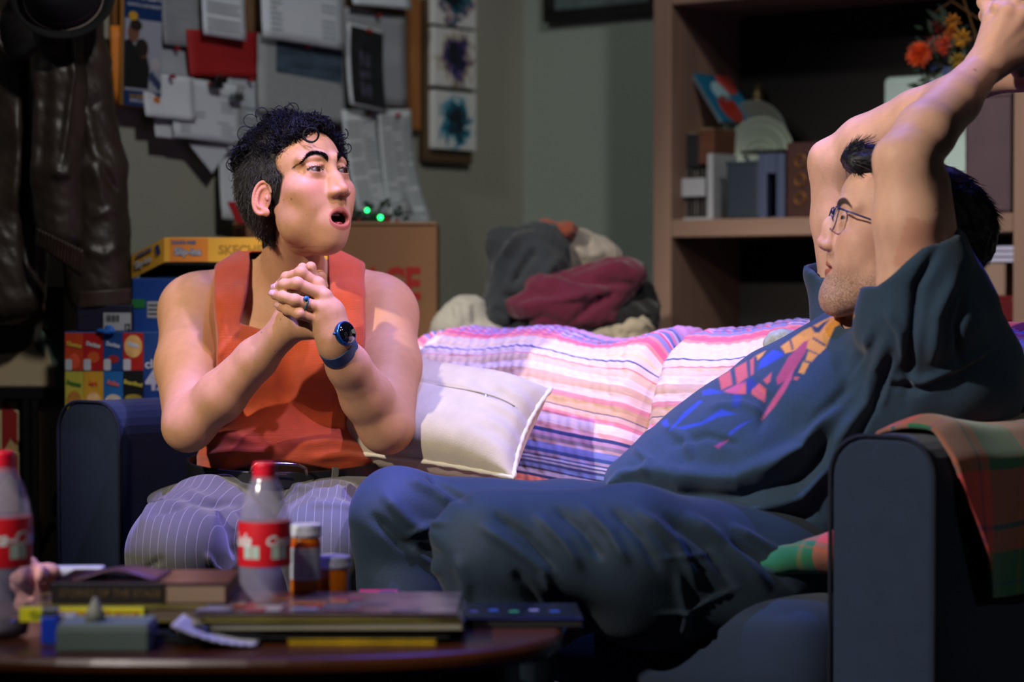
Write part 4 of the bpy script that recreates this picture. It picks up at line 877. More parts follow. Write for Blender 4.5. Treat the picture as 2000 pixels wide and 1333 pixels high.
# navy shoe box with barcode label
zc_ = P(0, 648, Y).z
T, W, H = fbox('dark_shoe_box', 'dark navy shoe box with white barcode label on the snack carton', 'box', 150, 595, 257, 647.5, Y + .03, .18, mat('navy_card', '#14142c', .5), part='box_body')
obj('label_sticker', MB().box((W * .74, -.001, H * .36), (W * .5, .002, H * .66)), mat('sticker', '#9aa0a4', .6), T)
for i in range(9): obj('barcode_bar', MB().box((W * (.54 + .028 * i), -.0026, H * .48), (W * (.008 + .007 * (i % 3)), .001, H * .26)), mat('bar_black', '#16161a', .6), T)
text('size_number', '12', .018, mat('bar_black'), T, (W * .92, -.0025, H * .14), bold=.001, sx=.7)
# big blue storage box
T, W, H = fbox('blue_carton', 'bright blue carton with white label and green tag behind the woman\'s shoulder', 'box', 258, 543, 440, 650, Y + .06, .26, mat('carton_royal', '#0c3c86', .45, var=.06, vscale=10), part='box_body')
obj('label_sticker', MB().box((W * (306 - 258) / 182, -.001, H * .42), (W * 36 / 182, .002, H * 32 / 107)), mat('sticker'), T)
for i in range(3): obj('label_line', MB().box((W * (303 - 258) / 182, -.0025, H * (.34 + .08 * i)), (W * .14, .001, H * .028)), mat('bar_black'), T)
obj('green_tag', MB().box((W * (274 - 258) / 182 - .003, -.001, H * .53), (W * 26 / 182, .002, H * .16)), mat('green_tag', '#1c6c34', .5), T)
obj('tape_strip', MB().box((W * .42, .13, H + .0008), (.05, .262, .0015)), mat('tape_navy', '#1a3870', .3), T)
# black shoe box base + yellow printed lid, lid tilted
T, W, H = fbox('yellow_lidded_shoe_box', 'open shoe box with yellow and orange printed lid on the blue carton', 'box', 272, 503, 560, 543, Y + .125, .18, mat('box_black', '#0a0a0b', .6), part='box_body')
lid = thing('yellow_box_lid', 'yellow shoe box lid with orange logo panel lying slightly askew on its black box', 'lid', P(322, 512, Y + .03), math.radians(0)); 
Hl = 47 / 1025; Wl = .33; Ml = mat('lid_yellow', '#e0a838', .5); Mlo = mat('lid_orange', '#d8822c', .5)
a = P(258, 545, Y + .10) - P(322, 512, Y + .03); dx_, dy_ = a.x, a.y
obj('lid_front', MB().box((Wl / 2, .001, Hl / 2), (Wl, .002, Hl)), Ml, lid); obj('orange_panel', MB().box((.046, -.0008, Hl / 2), (.072, .001, Hl * .98)), Mlo, lid)
zdrop = P(258, 545, Y + .10).z - P(322, 512, Y + .03).z
side = MB().add([(0, 0, 0), (0, 0, Hl), (dx_, dy_, Hl + zdrop), (dx_, dy_, zdrop)], [(0, 1, 2, 3)]); obj('lid_side', side, Ml, lid, solid=.002)
obj('lid_top', MB().add([(0, 0, Hl), (Wl, 0, Hl), (Wl + dx_, dy_, Hl + zdrop), (dx_, dy_, Hl + zdrop)], [(0, 1, 2, 3)]), Ml, lid, solid=.002)
Mgl = mat('let_greyblue', '#b8bcc4', .5); Mgd = mat('let_outline', '#5c6484', .5)
text('logo', 'Slip-ins', .019, Mgd, lid, (.044, -.0016, Hl * .42), bold=.0016, sx=.95); text('logo', 'Slip-ins', .019, Mgl, lid, (.044, -.0030, Hl * .42), bold=.0003, sx=.95)
text('logo', 'HANDS FREE', .009, Mgd, lid, (.036, -.0016, Hl * .80), bold=.0006, sx=.9)
text('wordmark', 'SKECHERS', .024, mat('let_mustard', '#a8802c', .5), lid, (.158, -.0010, Hl * .5), bold=.0004, sx=1.0)
dd = Vector((dx_, dy_, zdrop)); 
def sidetext(s, t, zf, size, m, b_=.0003):
    o = text('side_logo', s, size, m, lid, (dx_ * t - .002, dy_ * t - .001, Hl * zf + zdrop * t), bold=b_); X3 = -dd.normalized(); Z3 = Vector((0, 0, 1)); Z3 = (Z3 - X3 * Z3.dot(X3)).normalized(); Y3 = Z3; N3 = X3.cross(Y3)
    o.rotation_euler = Matrix((X3, Y3, N3)).transposed().to_euler(); o.location = Vector(o.location) + N3 * .0016
sidetext('Slip-ins', .62, .42, .019, Mgl); sidetext('HANDS FREE', .58, .80, .0085, Mgd)
sidetext('S', .16, .6, .022, mat('let_navy', '#30386c', .5), .002)
# bench that carries the back pile
bench = thing('low_bench', 'low dark bench hidden behind the sofa carrying boxes and clothes', 'bench', (-.64, 4.95, 0), 0)
Ztop = .60
bp_ = MB(); bq = [(-.9, 4.50), (-.30, 4.93)]
# ---- cardboard box with red letters
Yb = 5.20
a = P(455, 655, Yb); c = P(854, 437, Yb); W = c.x - a.x; zt_ = c.z
T = thing('moving_box', 'tall brown cardboard box with big red lettering behind the woman', 'box', (a.x, Yb, 0.30)); H = zt_ - .30
M_cb = mat('cardboard', '#8a6242', .8, var=.08, vscale=6, bump=.1, bscale=200)
obj('box_body', MB().box((W / 2, .09, H / 2), (W, .18, H)), M_cb, T, bevel=.004)
obj('top_flap', MB().box((W / 2, .0, H + .001), (W * .99, .012, .004)), mat('cardboard_edge', '#a88464', .8), T)
red = mat('ink_red', '#a01c14', .7)
def bp2(px, py): q = P(px, py, Yb); return (q.x - a.x, q.z - .30)
hA = 52 / 908
x_, z_ = bp2(768, 557); text('box_lettering', 'ACE', .092, red, T, (bp2(764, 0)[0], -.001, z_ + .0), bold=.0035, sx=.72)
x_, z_ = bp2(790, 605); text('box_lettering', 'Hardware', .026, red, T, (x_ - .05, -.001, z_ + .006), bold=.001, sx=.8)
obj('handle_hole', disc(bp2(797, 592)[0], bp2(797, 598)[1], .006, .004, -.001), mat('hole_dark', '#2c2018', .9), T)
# bench geometry
obj('bench_top', MB().box((.26, .34, .285), (.46, .18, .03)), mat('bench_dark', '#1c1612', .7), bench)
for (x_, y_) in ((.06, .28), (.46, .28), (.06, .40), (.46, .40)): obj('leg', MB().box((x_, y_, .135), (.04, .04, .27)), mat('bench_dark'), bench)
# crate stack under the snack cartons
T = thing('base_crate', 'dark storage crate beneath the snack carton, behind the left sofa arm', 'crate', (P(120, 900, Y).x, Y - .005, 0)); zz = P(0, 900, Y).z
obj('crate_body', MB().box((.14, .115, zz / 2), (.27, .23, zz)), mat('crate_dark', '#15181c', .7), T, bevel=.004); obj('crate_rim', MB().box((.14, .115, zz - .02), (.274, .236, .02)), mat('crate_rim', '#1c2026', .6), T)
# little festive decoration with green lights on the cardboard box
dc = thing('holly_decoration', 'small dark garland with green lit bulbs on top of the cardboard box', 'decoration', P(730, 437, Yb + .05)); dc.location.z = zt_ + .002
b = MB(); rr = random.Random(5)
for i in range(46):
    x_ = rr.uniform(-.055, .062); hgt_ = .045 * math.exp(-((x_ - .015) / .035) ** 2) + .012; c_ = Vector((x_, rr.uniform(-.02, .02), rr.uniform(0.004, hgt_)))
    th = rr.uniform(0, 6.28); d = Vector((math.cos(th), rr.uniform(-.5, .5), abs(math.sin(th)))).normalized(); s_ = d.cross(Vector((0, 1, .1))).normalized() * .005; L_ = rr.uniform(.012, .024)
    b.add([c_, c_ + d * L_ * .5 + s_, c_ + d * L_, c_ + d * L_ * .5 - s_], [(0, 1, 2, 3)])
o = obj('holly_leaves', b, mat('holly_green', '#1a2a20', .4), dc, solid=.001); o['kind'] = 'stuff'
for (px, py, r_) in ((717, 411, .0042), (743, 425, .0050)):
    q = P(px, py, Yb + .02) - dc.location; obj('bulb', MB().lathe([(r_ * math.sin(math.pi * i / 8) + 1e-5, -r_ * math.cos(math.pi * i / 8)) for i in range(9)], 12, Matrix.Translation(q)), mat('bulb_green', '#30ff90', .3, emit='#20f070', estr=6.0), dc, smooth=True, label='lit green bulb')
for (px, py) in ((700, 432), (758, 430), (775, 434), (688, 426)):
    q = P(px, py, Yb + .04) - dc.location; r_ = .006; obj('berry', MB().lathe([(r_ * math.sin(math.pi * i / 6) + 1e-5, -r_ * math.cos(math.pi * i / 6)) for i in range(7)], 10, Matrix.Translation(q)), mat('berry_red', '#7a1414', .35), dc, smooth=True)
# red booklet on the board's lower edge behind the neck
q = [P(444, 395, 5.12), P(500, 392, 5.12), P(505, 442, 5.12), P(462, 436, 5.12)]
ct = sum(q, Vector()) / 4
tg = obj('red_booklet', MB().prism([(p.x - ct.x, p.z - ct.z) for p in q], -.006, .006), mat('booklet_red', '#a80c14', .5), None, ct, bevel=.002); tag(tg, 'bright red booklet sticking up behind the woman\'s neck', 'booklet')
obj('page_block', MB().prism([((p.x - ct.x) * .97, (p.z - ct.z) * .97) for p in q], -.003, .004), mat('pages_dim'), tg)

# ================================================================ LEATHER JACKET AND HAT
def jacket():
    Yj = 4.72; J = lambda px, py, dy=0.0: np.array(P(px, py, Yj + dy))
    s = Sculpt(); d3 = (np.array([0., 1., 0.]), .5)
    fl = ((1, 0, 0), 1.9)
    T = thing('leather_jacket', 'brown leather bomber jacket hanging at the far left', 'jacket', J(120, 20))
    body = Sculpt()
    body.limb([J(120, -60), J(150, 120), J(178, 330), J(196, 556)], [.05, .048, .052, .056], .03, flat=((1, 0, 0), 1.25))
    body.limb([J(60, -60), J(40, 150, .01), J(20, 380, .01), J(5, 575, 0)], [.06, .055, .06, .06], .03, flat=((1, 0, 0), 1.4))
    body.limb([J(178, 585), J(215, 588)], [.035, .035], .01, flat=((0, 1, 0), 1.3))
    sl = Sculpt(); sl.limb([J(105, 10, -.05), J(112, 160, -.06), J(108, 330, -.07), J(118, 450, -.075)], [.055, .056, .050, .044], .03, flat=((1, 0, 0), 1.0))
    cuff = Sculpt(); cuff.limb([J(118, 462, -.078), J(124, 500, -.078)], [.042, .034], .01, flat=((1, 0, 0), 1.1)); cuff.ell(J(126, 528, -.078), (.034, .034, .022), k=.004, op='s')
    M_l = mat('brown_leather', '#30261f', .44, var=.35, vscale=9, bump=1.0, bscale=38, spec=.55)
    M_c = mat('leather_cuff', '#33241c', .5, var=.3, vscale=40, bump=.3, bscale=120)
    lo, hi = J(-160, 700) - .12, J(270, -100) + .12; lo[1] = Yj - .16; hi[1] = Yj + .12
    R = [([(60, 50), (55, 200), (50, 420), (55, 590)], 9, -.014), ([(135, 40), (142, 150), (128, 260), (118, 330)], 5, .010), ([(150, 130), (160, 180), (185, 300), (205, 420)], 10, .007), ([(70, 90), (65, 300), (62, 430)], 7, .008),
         ([(170, 300), (200, 330), (235, 380)], 7, -.006), ([(160, 480), (200, 500), (240, 480)], 9, .006), ([(30, 200), (40, 300), (25, 420)], 12, .01), ([(90, 100), (88, 240), (84, 350)], 10, -.006), ([(100, 330), (120, 340), (140, 335)], 8, .008), ([(150, 200), (175, 210), (200, 190)], 6, -.004), ([(175, 430), (215, 410), (240, 420)], 6, .005)]
    sh = np.array(T.location)
    for nm, S_, sd in (('jacket_body', body, 1), ('sleeve', sl, 2)):
        V, Q = nets(*S_.field(lo, hi, .0045)); V = relax(V, Q, 2); V = folds(V, Q, [(a_, b_ * 1.25, c_ * 1.0) for a_, b_, c_ in R], sd, .004, 4); V = V + normals(V, Q) * (.0014 * vnoise(V * 14, sd + 4) + .0007 * vnoise(V * 40, sd + 9))[:, None]
        npmesh(nm, V - sh, Q, M_l, T)
    def rel(p): return Vector(p) - T.location
    obj('sleeve_cuff', MB().grid(lambda u, v: rel(P(72 + 90 * u - 4 * v, 446 + 42 * u + (30 + 22 * u) * v, Yj - .118 - .022 * math.sin(math.pi * u) + .003 * math.sin(u * 88) + .012 * v)), 90, 6), M_c, T, smooth=True, solid=.004)
    # waistband, zip and collar
    obj('waistband', MB().grid(lambda u, v: rel(P(152 + 106 * u, 562 + 34 * v + 8 * (1 - u), Yj - .085 - .01 * math.sin(3 * u) + .035 * u * u)), 14, 6), M_c, T, smooth=True, solid=.008)
    obj('zip', MB().tube([rel(P(a_, b_, Yj - .085)) for a_, b_ in ((140, 180), (134, 260), (122, 330), (112, 380))], .0022, 6), mat('zip_brass', '#6a5a44', .35, .8), T, smooth=True)
    obj('collar', MB().grid(lambda u, v: rel(P(-10 + 90 * u, 20 + 60 * v + 40 * math.sin(u * 3) * v, Yj - .08 - .02 * v)), 12, 8), M_l, T, smooth=True, solid=.006)
    px_, pz_ = P(90, 0, Yj + .02), 1.02
    q_ = FW1.l((px_.x, px_.y, 0)); hk = thing('wall_hook', 'black wall hook carrying the leather jacket', 'hook', FW1.w(q_[0], 0, pz_), FW1.yaw); dpt = -q_[1]
    obj('hook_plate', MB().box((0, -.006, 0), (.05, .012, .12)), M_blk, hk, bevel=.003); obj('hook_arm', MB().tube([(0, 0, .02), (0, -dpt * .6, .02), (0, -dpt, .03), (0, -dpt - .02, .07)], .007, 8), M_blk, hk, smooth=True)
    # dark shirt collar scraps and tan sack under the jacket
    S3 = Sculpt(); S3.limb([J(40, 560, .03), J(45, 600, .03)], [.032, .036], .01, flat=((1, 0, 0), 1.2)); V, Q = nets(*S3.field(J(-10, 640) - .08, J(90, 520) + .08, .004)); tag(npmesh('suede_pouch', V, Q, mat('suede', '#5c3418', .9, var=.2, vscale=60)), 'tan suede pouch hanging under the jacket\'s left side', 'pouch')
    # hat
    ht = thing('felt_hat', 'black felt hat with a ribbon band hanging over the jacket', 'hat', P(125, 0, Yj - .13)); ht.rotation_euler = (math.radians(62), math.radians(8), 0)
    Mf = mat('black_felt', '#0c0c10', .9, bump=.3, bscale=300)
    ob = obj('brim', MB().lathe([(.07, .0), (.085, .004), (.096, .012), (.098, .016), (.084, .010), (.07, .006)], 40), Mf, ht, smooth=True); ob.scale = (1, 1, 1)
    obj('crown', MB().lathe([(.072, .0), (.070, .03), (.064, .07), (.050, .09), (.02, .085), (.001, .08)], 32), Mf, ht, smooth=True)
    obj('hat_band', MB().lathe([(.0735, .006), (.0735, .012), (.0735, .030), (.0725, .032)], 32, cap=False), mat('ribbon', '#1c141c', .5), ht, smooth=True)
    obj('band_edge', MB().tube([(.0742 * math.cos(i / 16 * math.pi), .0742 * math.sin(i / 16 * math.pi), .008) for i in range(33)], .0013, 6), mat('band_edge', '#8a7e74', .5), ht, smooth=True)
jacket()

# ================================================================ PILE OF CLOTHES behind the sofa, right
def clothes():
    Yc = 5.05; J = lambda px, py, dy=0.0: np.array(P(px, py, Yc + dy))
    tb = thing('side_table', 'low table hidden behind the sofa under the pile of clothes', 'table', (.12, 5.0, 0)); zt_ = P(1000, 690, Yc).z
    obj('table_top', MB().box((0, 0, zt_ - .015), (.56, .34, .03)), mat('bench_dark'), tb, rot=(0, 0, -.25))
    for sx in (-1, 1):
        for sy in (-1, 1): obj('leg', MB().box((sx * .22, sy * .1, (zt_ - .03) / 2), (.03, .03, zt_ - .03)), mat('bench_dark'), tb, rot=(0, 0, 0))
    def heap(name, label, blobs, col, sd, ridges=(), amp=.007, fr=8, h=.0045, k=.03, rough=.9, extra=None):
        s = Sculpt()
        for (px, py, dy, rx, ry, rz, rot) in blobs:
            c, r_ = math.cos(math.radians(rot)), math.sin(math.radians(rot)); R = np.array([[c, 0, -r_], [0, 1, 0], [r_, 0, c]]).T if False else np.array([[c, 0, r_], [0, 1, 0], [-r_, 0, c]])
            s.ell(J(px, py, dy), (rx, ry, rz), R, k)
        lo = np.min([J(b[0], b[1], b[2]) - max(b[3:6]) for b in blobs], 0) - .02; hi = np.max([J(b[0], b[1], b[2]) + max(b[3:6]) for b in blobs], 0) + .02
        V, Q = nets(*s.field(lo, hi, h)); V = folds(V, Q, list(ridges), sd, amp, fr); V = V + normals(V, Q) * (.35 * amp * vnoise(V * fr * 3, sd + 7))[:, None]
        o = npmesh(name, V, Q, mat('cloth_' + col.strip('#'), col, rough, bump=.25, bscale=160, sheen=.2)); return tag(o, label, 'clothes')
    heap('black_garment', 'black garment spread at the base of the clothes pile', [(1090, 650, 0, .13, .10, .035, 0), (1200, 625, .02, .09, .10, .06, 0), (1250, 600, .05, .04, .06, .06, 0), (1000, 660, 0, .06, .06, .025, 0)], '#0a0a0d', 1)
    heap('white_shirt', 'white shirt at the left end of the clothes pile', [(905, 630, -.02, .045, .06, .06, 20), (880, 645, -.03, .04, .05, .04, 0), (940, 655, -.03, .05, .05, .03, 0), (960, 665, -.03, .05, .05, .02, 0)], '#b4b0a4', 2, [([(890, 590), (900, 640)], 8, .008), ([(925, 590), (930, 640)], 8, -.008)])
    heap('dark_grey_jacket', 'dark blue grey jacket, tallest heap of the clothes pile', [(1010, 510, .03, .085, .07, .05, 55), (1050, 520, .02, .07, .08, .09, 0), (1000, 560, 0, .055, .06, .05, 20), (975, 610, -.02, .035, .05, .045, 0), (1060, 465, .04, .045, .05, .03, -20)], '#262b30', 3,
         [([(960, 540), (1010, 470), (1050, 450)], 10, .012), ([(1000, 560), (1050, 480)], 8, -.014), ([(1020, 590), (1060, 540), (1090, 500)], 9, .012), ([(970, 575), (1040, 590), (1090, 570)], 8, -.012), ([(970, 560), (985, 500), (1020, 450)], 9, .010), ([(960, 600), (990, 620)], 8, -.01)])
    heap('cream_sweater', 'cream knit sweater at the back of the clothes pile', [(1130, 500, .08, .06, .05, .045, -10), (1175, 505, .08, .045, .05, .035, 0), (1110, 490, .07, .03, .04, .04, 0)], '#8f877c', 4, [([(1110, 480), (1150, 500), (1190, 490)], 8, .008), ([(1120, 470), (1160, 480)], 8, -.008)])
    heap('maroon_shirt', 'maroon garment folded across the middle of the clothes pile', [(1120, 570, -.04, .11, .07, .045, 8), (1200, 545, -.02, .075, .06, .04, -10), (1060, 610, -.06, .075, .05, .035, 15), (1130, 620, -.06, .08, .05, .03, 0)], '#5a0f2c', 5,
         [([(1060, 525), (1150, 545), (1250, 560)], 7, -.014), ([(990, 600), (1080, 590), (1160, 570)], 9, .010), ([(1000, 640), (1060, 620), (1120, 640)], 8, -.010), ([(1150, 530), (1230, 520)], 10, .010), ([(1110, 640), (1150, 600), (1210, 570)], 8, -.012)])
    heap('cream_towel', 'crumpled beige cloth at the right end of the clothes pile', [(1225, 650, -.06, .04, .05, .03, -20), (1180, 665, -.08, .045, .04, .02, 10), (1120, 672, -.08, .03, .04, .015, 0), (1250, 660, -.05, .02, .04, .035, 0)], '#a89c84', 6, [([(1210, 640), (1240, 660)], 7, -.012), ([(1150, 660), (1200, 650)], 7, .01)], .010, 12)
    heap('patterned_scarf', 'small multicoloured scarf on top of the clothes pile', [(1090, 448, .02, .03, .03, .012, -20), (1110, 460, .02, .02, .03, .012, -40), (1062, 440, .02, .014, .02, .012, 0)], '#7a3a24', 7, (), .004, 20, .003)
clothes()
# ================================================================ PEOPLE: shared head, hands
EZ, EY = .022, .0800
def head_frame(C0, yaw, pitch, roll=0.0):
    """yaw 0 looks at the camera, 90 looks to +x. columns: right, forward, up of the person"""
    y, p, r = map(math.radians, (yaw, pitch, roll))
    f = np.array([math.sin(y), -math.cos(y), 0]); u = np.array([0, 0, 1.0]); rt = np.cross(f, u)
    f2 = f * math.cos(p) + u * math.sin(p); u2 = u * math.cos(p) - f * math.sin(p)
    r3 = rt * math.cos(r) + u2 * math.sin(r); u3 = u2 * math.cos(r) - rt * math.sin(r)
    return np.array(C0, float), np.array([r3, f2, u3]).T
def sculpt_head(S, C0, R, g):
    """g: options. local metres: x right, y forward, z up, origin between the ears"""
    W = lambda p: C0 + R @ np.asarray(p, float)
    def E(c, r, k=.012, op='u', rot=None): S.ell(W(c), r, R if rot is None else R @ rot, k, op)
    def K(a, b, ra, rb=None, k=.012, op='u', flat=None): S.cone(W(a), W(b), ra, rb, k, op, None if flat is None else (R @ np.asarray(flat[0], float), flat[1]))
    def rx(a): c, s = math.cos(math.radians(a)), math.sin(math.radians(a)); return np.array([[1, 0, 0], [0, c, -s], [0, s, c]])
    def rz(a): c, s = math.cos(math.radians(a)), math.sin(math.radians(a)); return np.array([[c, -s, 0], [s, c, 0], [0, 0, 1]])
    bk = g.get('back', 0.0); jd = g.get('jaw', 0.0); wd = g.get('wide', 1.0); ez = EZ; ey = EY
    E((0, -.014, .047), (.0735 * wd, .096, .082)); E((0, .032, .052), (.063 * wd, .058, .058), .02)
    E((0, .042, -.008), (.056 * wd, .050, .058), .02)
    if g.get('fore'): E((0, .048 + g['fore'], .066), (.052, .046, .044), .02)
    for s in (1, -1):
        E((s * .040 * wd, .060, -.004), (.027, .026, .021), .018)                       # cheek bones
        E((s * .040 * wd, .038, -.032), (g.get('chk', .026), .038, .034), .034)                       # cheeks
        E((s * g.get('jw', .050) * wd, .004 + g.get('jy', 0), -.050 - jd * .5), (.016, .022, .024), .030)             # jaw angle
        K((s * (g.get('jw', .050) - .001) * wd, .010 + g.get('jy', 0), -.060 - jd * .6), (s * g.get('cw', .0205) * .66, .078 - g.get('cbk', bk), -.092 - jd), .016, .013, .034)
    E((0, .058 - bk * .8, -.050 - jd * .5), (g.get('mz_w', .036), .037, .040), .030)                            # muzzle
    E((0, .080 - g.get('cbk', bk), -.088 - jd), (g.get('cw', .0205), .016, .0165), .016)                                 # chin
    K((0, .0, -.066), (0, .06, -.086 - jd), .032, .020, .03)                            # under jaw
    for s in (1, -1):
        K((s * .013, .0925, ez + .021), (s * .046, .076, ez + .020), .0085, .0085, .012)
        E((s * .027, ey + .024, ez + .003), (.0145, .0125, .0105), .011, 's')
        E((s * .031, ey, ez), (.0147, .0144, .0143), .005)
        K((s * .018, ey + .0065, ez - .0085), (s * .043, ey + .001, ez - .0095), .0035, .003, .008)
        K((s * .019, ey + .0108, ez + .0088 + g.get('lid', 0)), (s * .043, ey + .003, ez + .0075 + g.get('lid', 0)), .0024, .0024, .004)
        op = g.get('eye', .0048); S.ell(W((s * .0315, ey + .017, ez - .0008)), (.0138, .0135, op), R @ rz(-s * 16), .0012, 's')
    nl = g.get('nose', 0.0); tz = g.get('tipz', -.018); nw = g.get('nw', 1.0)
    K((0, .0915, ez + .010), (0, .101 + nl * .5, ez - .020), .0068, .0072, .016); K((0, .101 + nl * .5, .004), (0, .1095 + nl, tz), .0070, .0098, .010)
    if g.get('hump'): E((0, .099 + g['hump'], .006), (.0065, .010, .014), .010)
    for s in (1, -1):
        K((s * .006, .098, .002), (s * .0135 * nw, .099, tz - .003), .005, .006, .010)
        E((s * .0118 * nw, .1025 + nl * .5, tz - .0035), (.0064 * nw, .0095, .0068), .005)
        E((s * .0062, .1050 + nl * .6, tz - .0112), (.0032, .0052, .0026), .0025, 's')
    E((0, .094 - bk * .7, tz - .016), (.013, .009, .010), .010)                                      # philtrum mound
    mz = -.0500; M = g.get('mouth', 'closed')
    if M == 'open':
        mo, mw = g.get('mo', .0095), g.get('mw', .021); zc = g.get('mz', -.061)
        def lipc(a, e=0.0):
            ca, sa = math.cos(a), math.sin(a); x = (mw + e) * ca; k_ = 1.0 if sa > 0 else 1.12
            z = zc + (mo + e) * math.copysign(abs(sa) ** (1.25 if sa > 0 else 1.0), sa) * k_ + .0014 * (1 - abs(sa)) - (.0016 * math.exp(-(x / .0035) ** 2) if sa > 0 else 0)
            y = .1000 - bk - 12.5 * x * x - (.0050 * abs(sa) if sa < 0 else -.0005)
            return x, y, z
        E((0, .080 - bk, zc), (mw + .010, .0215, mo + .012), .014)
        S.ell(W((0, .100, zc - .0005)), (mw - .001, .034, mo + .0005), R, .003, 's')
        n = 40; pr = None
        for i in range(n + 1):
            a = 2 * math.pi * i / n; p = lipc(a, .0012); sa = math.sin(a)
            rr = .0016 + (.0016 if sa > 0 else .0030) * abs(sa) ** .8
            if pr: K(pr[0], p, pr[1], rr, .0025)
            pr = (p, rr)
        g['_mouth'] = (zc, mw, mo)
    else:
        mw = g.get('mw', .023); sm = g.get('smile', 0)
        for s in (1, -1):
            K((0, .1005 - bk, mz - .0000), (s * mw * .45, .0985 - bk, mz + .0012), .0038, .0036, .005); K((s * mw * .45, .0985 - bk, mz + .0012), (s * mw, .0885 - bk, mz + .001 + sm), .0036, .0018, .006)
            K((0, .0975 - bk, mz - .0110), (s * mw * .5, .0950 - bk, mz - .0090), .0048, .0042, .006); K((s * mw * .5, .0950 - bk, mz - .009), (s * mw, .0875 - bk, mz - .001 + sm), .0040, .0016, .006)
        gp = g.get('gap', .0014); S.ell(W((0, .104 - bk, mz - .0048)), (mw * .92, .018, gp), R, .0015, 's')
        g['_mouth'] = (mz - .005, mw, gp)
    # ears
    es = g.get('ear', .92)
    for s in (1, -1):
        rot = rz(s * g.get('flare', 40)) @ rx(-24); X = s * (.0725 * wd); ec = np.array([X + s * .0045, -.004, .000])
        S.ell(W(ec), (.0048, .0150 * es, .0270 * es), R @ rot, .006)
        S.ell(W(ec + np.array([s * .0062, .0015, -.001])), (.0052, .0088 * es, .0165 * es), R @ rot, .004, 's')
        S.ell(W(ec + np.array([s * .0052, .0035, -.006])), (.0062, .0055 * es, .0075 * es), R @ rot, .003, 's')
        pr = None
        for i in range(27):
            a = math.radians(-62 + 285 * i / 26); q = rot @ np.array([s * .0036, -.0145 * es * math.sin(a + .15), .0268 * es * math.cos(a)])
            if pr is not None: K(pr, ec + q, .0024, .0024, .002)
            pr = ec + q
        pr = None
        for i in range(12):
            a = math.radians(-10 + 190 * i / 11); q = rot @ np.array([s * .0030, -.0090 * es * math.sin(a) + .001, .0175 * es * math.cos(a) + .001])
            if pr is not None: K(pr, ec + q, .0018, .0018, .003)
            pr = ec + q
        E(ec + np.array([s * .0006, .0040, -.0250 * es]), (.0040, .0068, .0072), .005)
        E(ec + np.array([s * .0010, .0120, -.0035]), (.0034, .0036, .0056), .004)
    return W
def face_paint(V, C0, R, g, base, lip, brow, hair=None, hairf=None, blush=None, extra=None):
    L = (V - C0) @ R; x, y, z = L[:, 0], L[:, 1], L[:, 2]; ax = np.abs(x)
    col = np.tile(np.array(base, float), (len(V), 1))
    def mixc(m, c): 
        nonlocal col
        m = np.clip(m, 0, 1)[:, None]; col = col * (1 - m) + np.array(c) * m
    nearh = np.exp(-(np.linalg.norm(L, axis=1) / .16) ** 6)
    if blush is not None: mixc(.35 * np.exp(-(((ax - .045) / .022) ** 2 + ((z + .008) / .022) ** 2)) * (y > .03), blush); mixc(.4 * np.exp(-(((ax) / .014) ** 2 + ((z + .015) / .012) ** 2)) * (y > .10), blush); mixc(.4 * (ax > .068) * (np.abs(z) < .035) * (np.abs(y + .006) < .03), blush)
    zc, mw, mo = g['_mouth']
    if g.get('mouth') == 'open':
        th = np.arctan2((z - zc) / mo, x / mw); ou = np.where(z > zc, .0040, .0068) * np.abs(np.sin(th)) ** .8 + .0006
        d = np.hypot(x, z - zc) - np.hypot(mw * np.cos(th), mo * np.sin(th) * np.where(z > zc, 1.0, 1.12))
        mixc((1 - np.clip((d - ou) / .0012, 0, 1)) * (y > .07), lip)
        mixc(((d < .0002) & (y < .088 - 12 * x * x) & (y > .03)).astype(float), (.012, .003, .003))
    else:
        w_ = mw * 1.02; t = np.clip(1 - (ax / w_) ** 2, 0, 1); up = (z - zc) / (.0085 * t + .001) ; dn = (zc - z) / (.0115 * t + .001)
        d = np.where(z > zc, up, dn); mixc((1 - np.clip((d - .85) / .3, 0, 1)) * (y > .065) * (ax < w_), lip)
        mixc(((np.abs(z - zc) < mo * .8) & (y > .07) & (y < .0985 - g.get('back', 0) - .3 * ax) & (ax < mw * .9)).astype(float), (.03, .008, .008))
    # brows: arc in the face plane
    for s in (1, -1):
        xs = np.linspace(*g.get('bx', (.012, .052)), 14); t = (xs - xs[0]) / (xs[-1] - xs[0]); b0, b1, b2 = g.get('brow', (.030, .0375, .030))
        zb = b0 * (1 - t) ** 2 + 2 * t * (1 - t) * (2 * b1 - .5 * (b0 + b2)) + b2 * t * t
        zi = np.interp(ax, xs, zb, left=9, right=9); th = np.interp(ax, xs, g.get('bt', .0042) * (1 - t ** 2 * .75) * (0.75 + .5 * np.sin(np.pi * np.clip(t + .25, 0, 1))))
        m = (1 - np.clip((np.abs(z - zi) - th) / .0016, 0, 1)) * (y > .05) * (x * s > 0)
        mixc(m * .93, brow)
    if g.get('liner'):
        for s in (1, -1):
            e = np.sqrt(((ax - .0315) / .0150) ** 2 + ((z - EZ + .0008) / (g.get('eye', .0048) + .0014)) ** 2)
            mixc((np.abs(e - 1.0) < .15) * (z > EZ - .001) * (y > .076) * (ax < .0455) * .85, brow)
    if hairf is not None:
        mixc(hairf(x, y, z) * (np.linalg.norm(L - np.array([0, -.01, .03]), axis=1) < .132) * (ax < .086), hair)
    if extra is not None: col = extra(V, L, col)
    return col
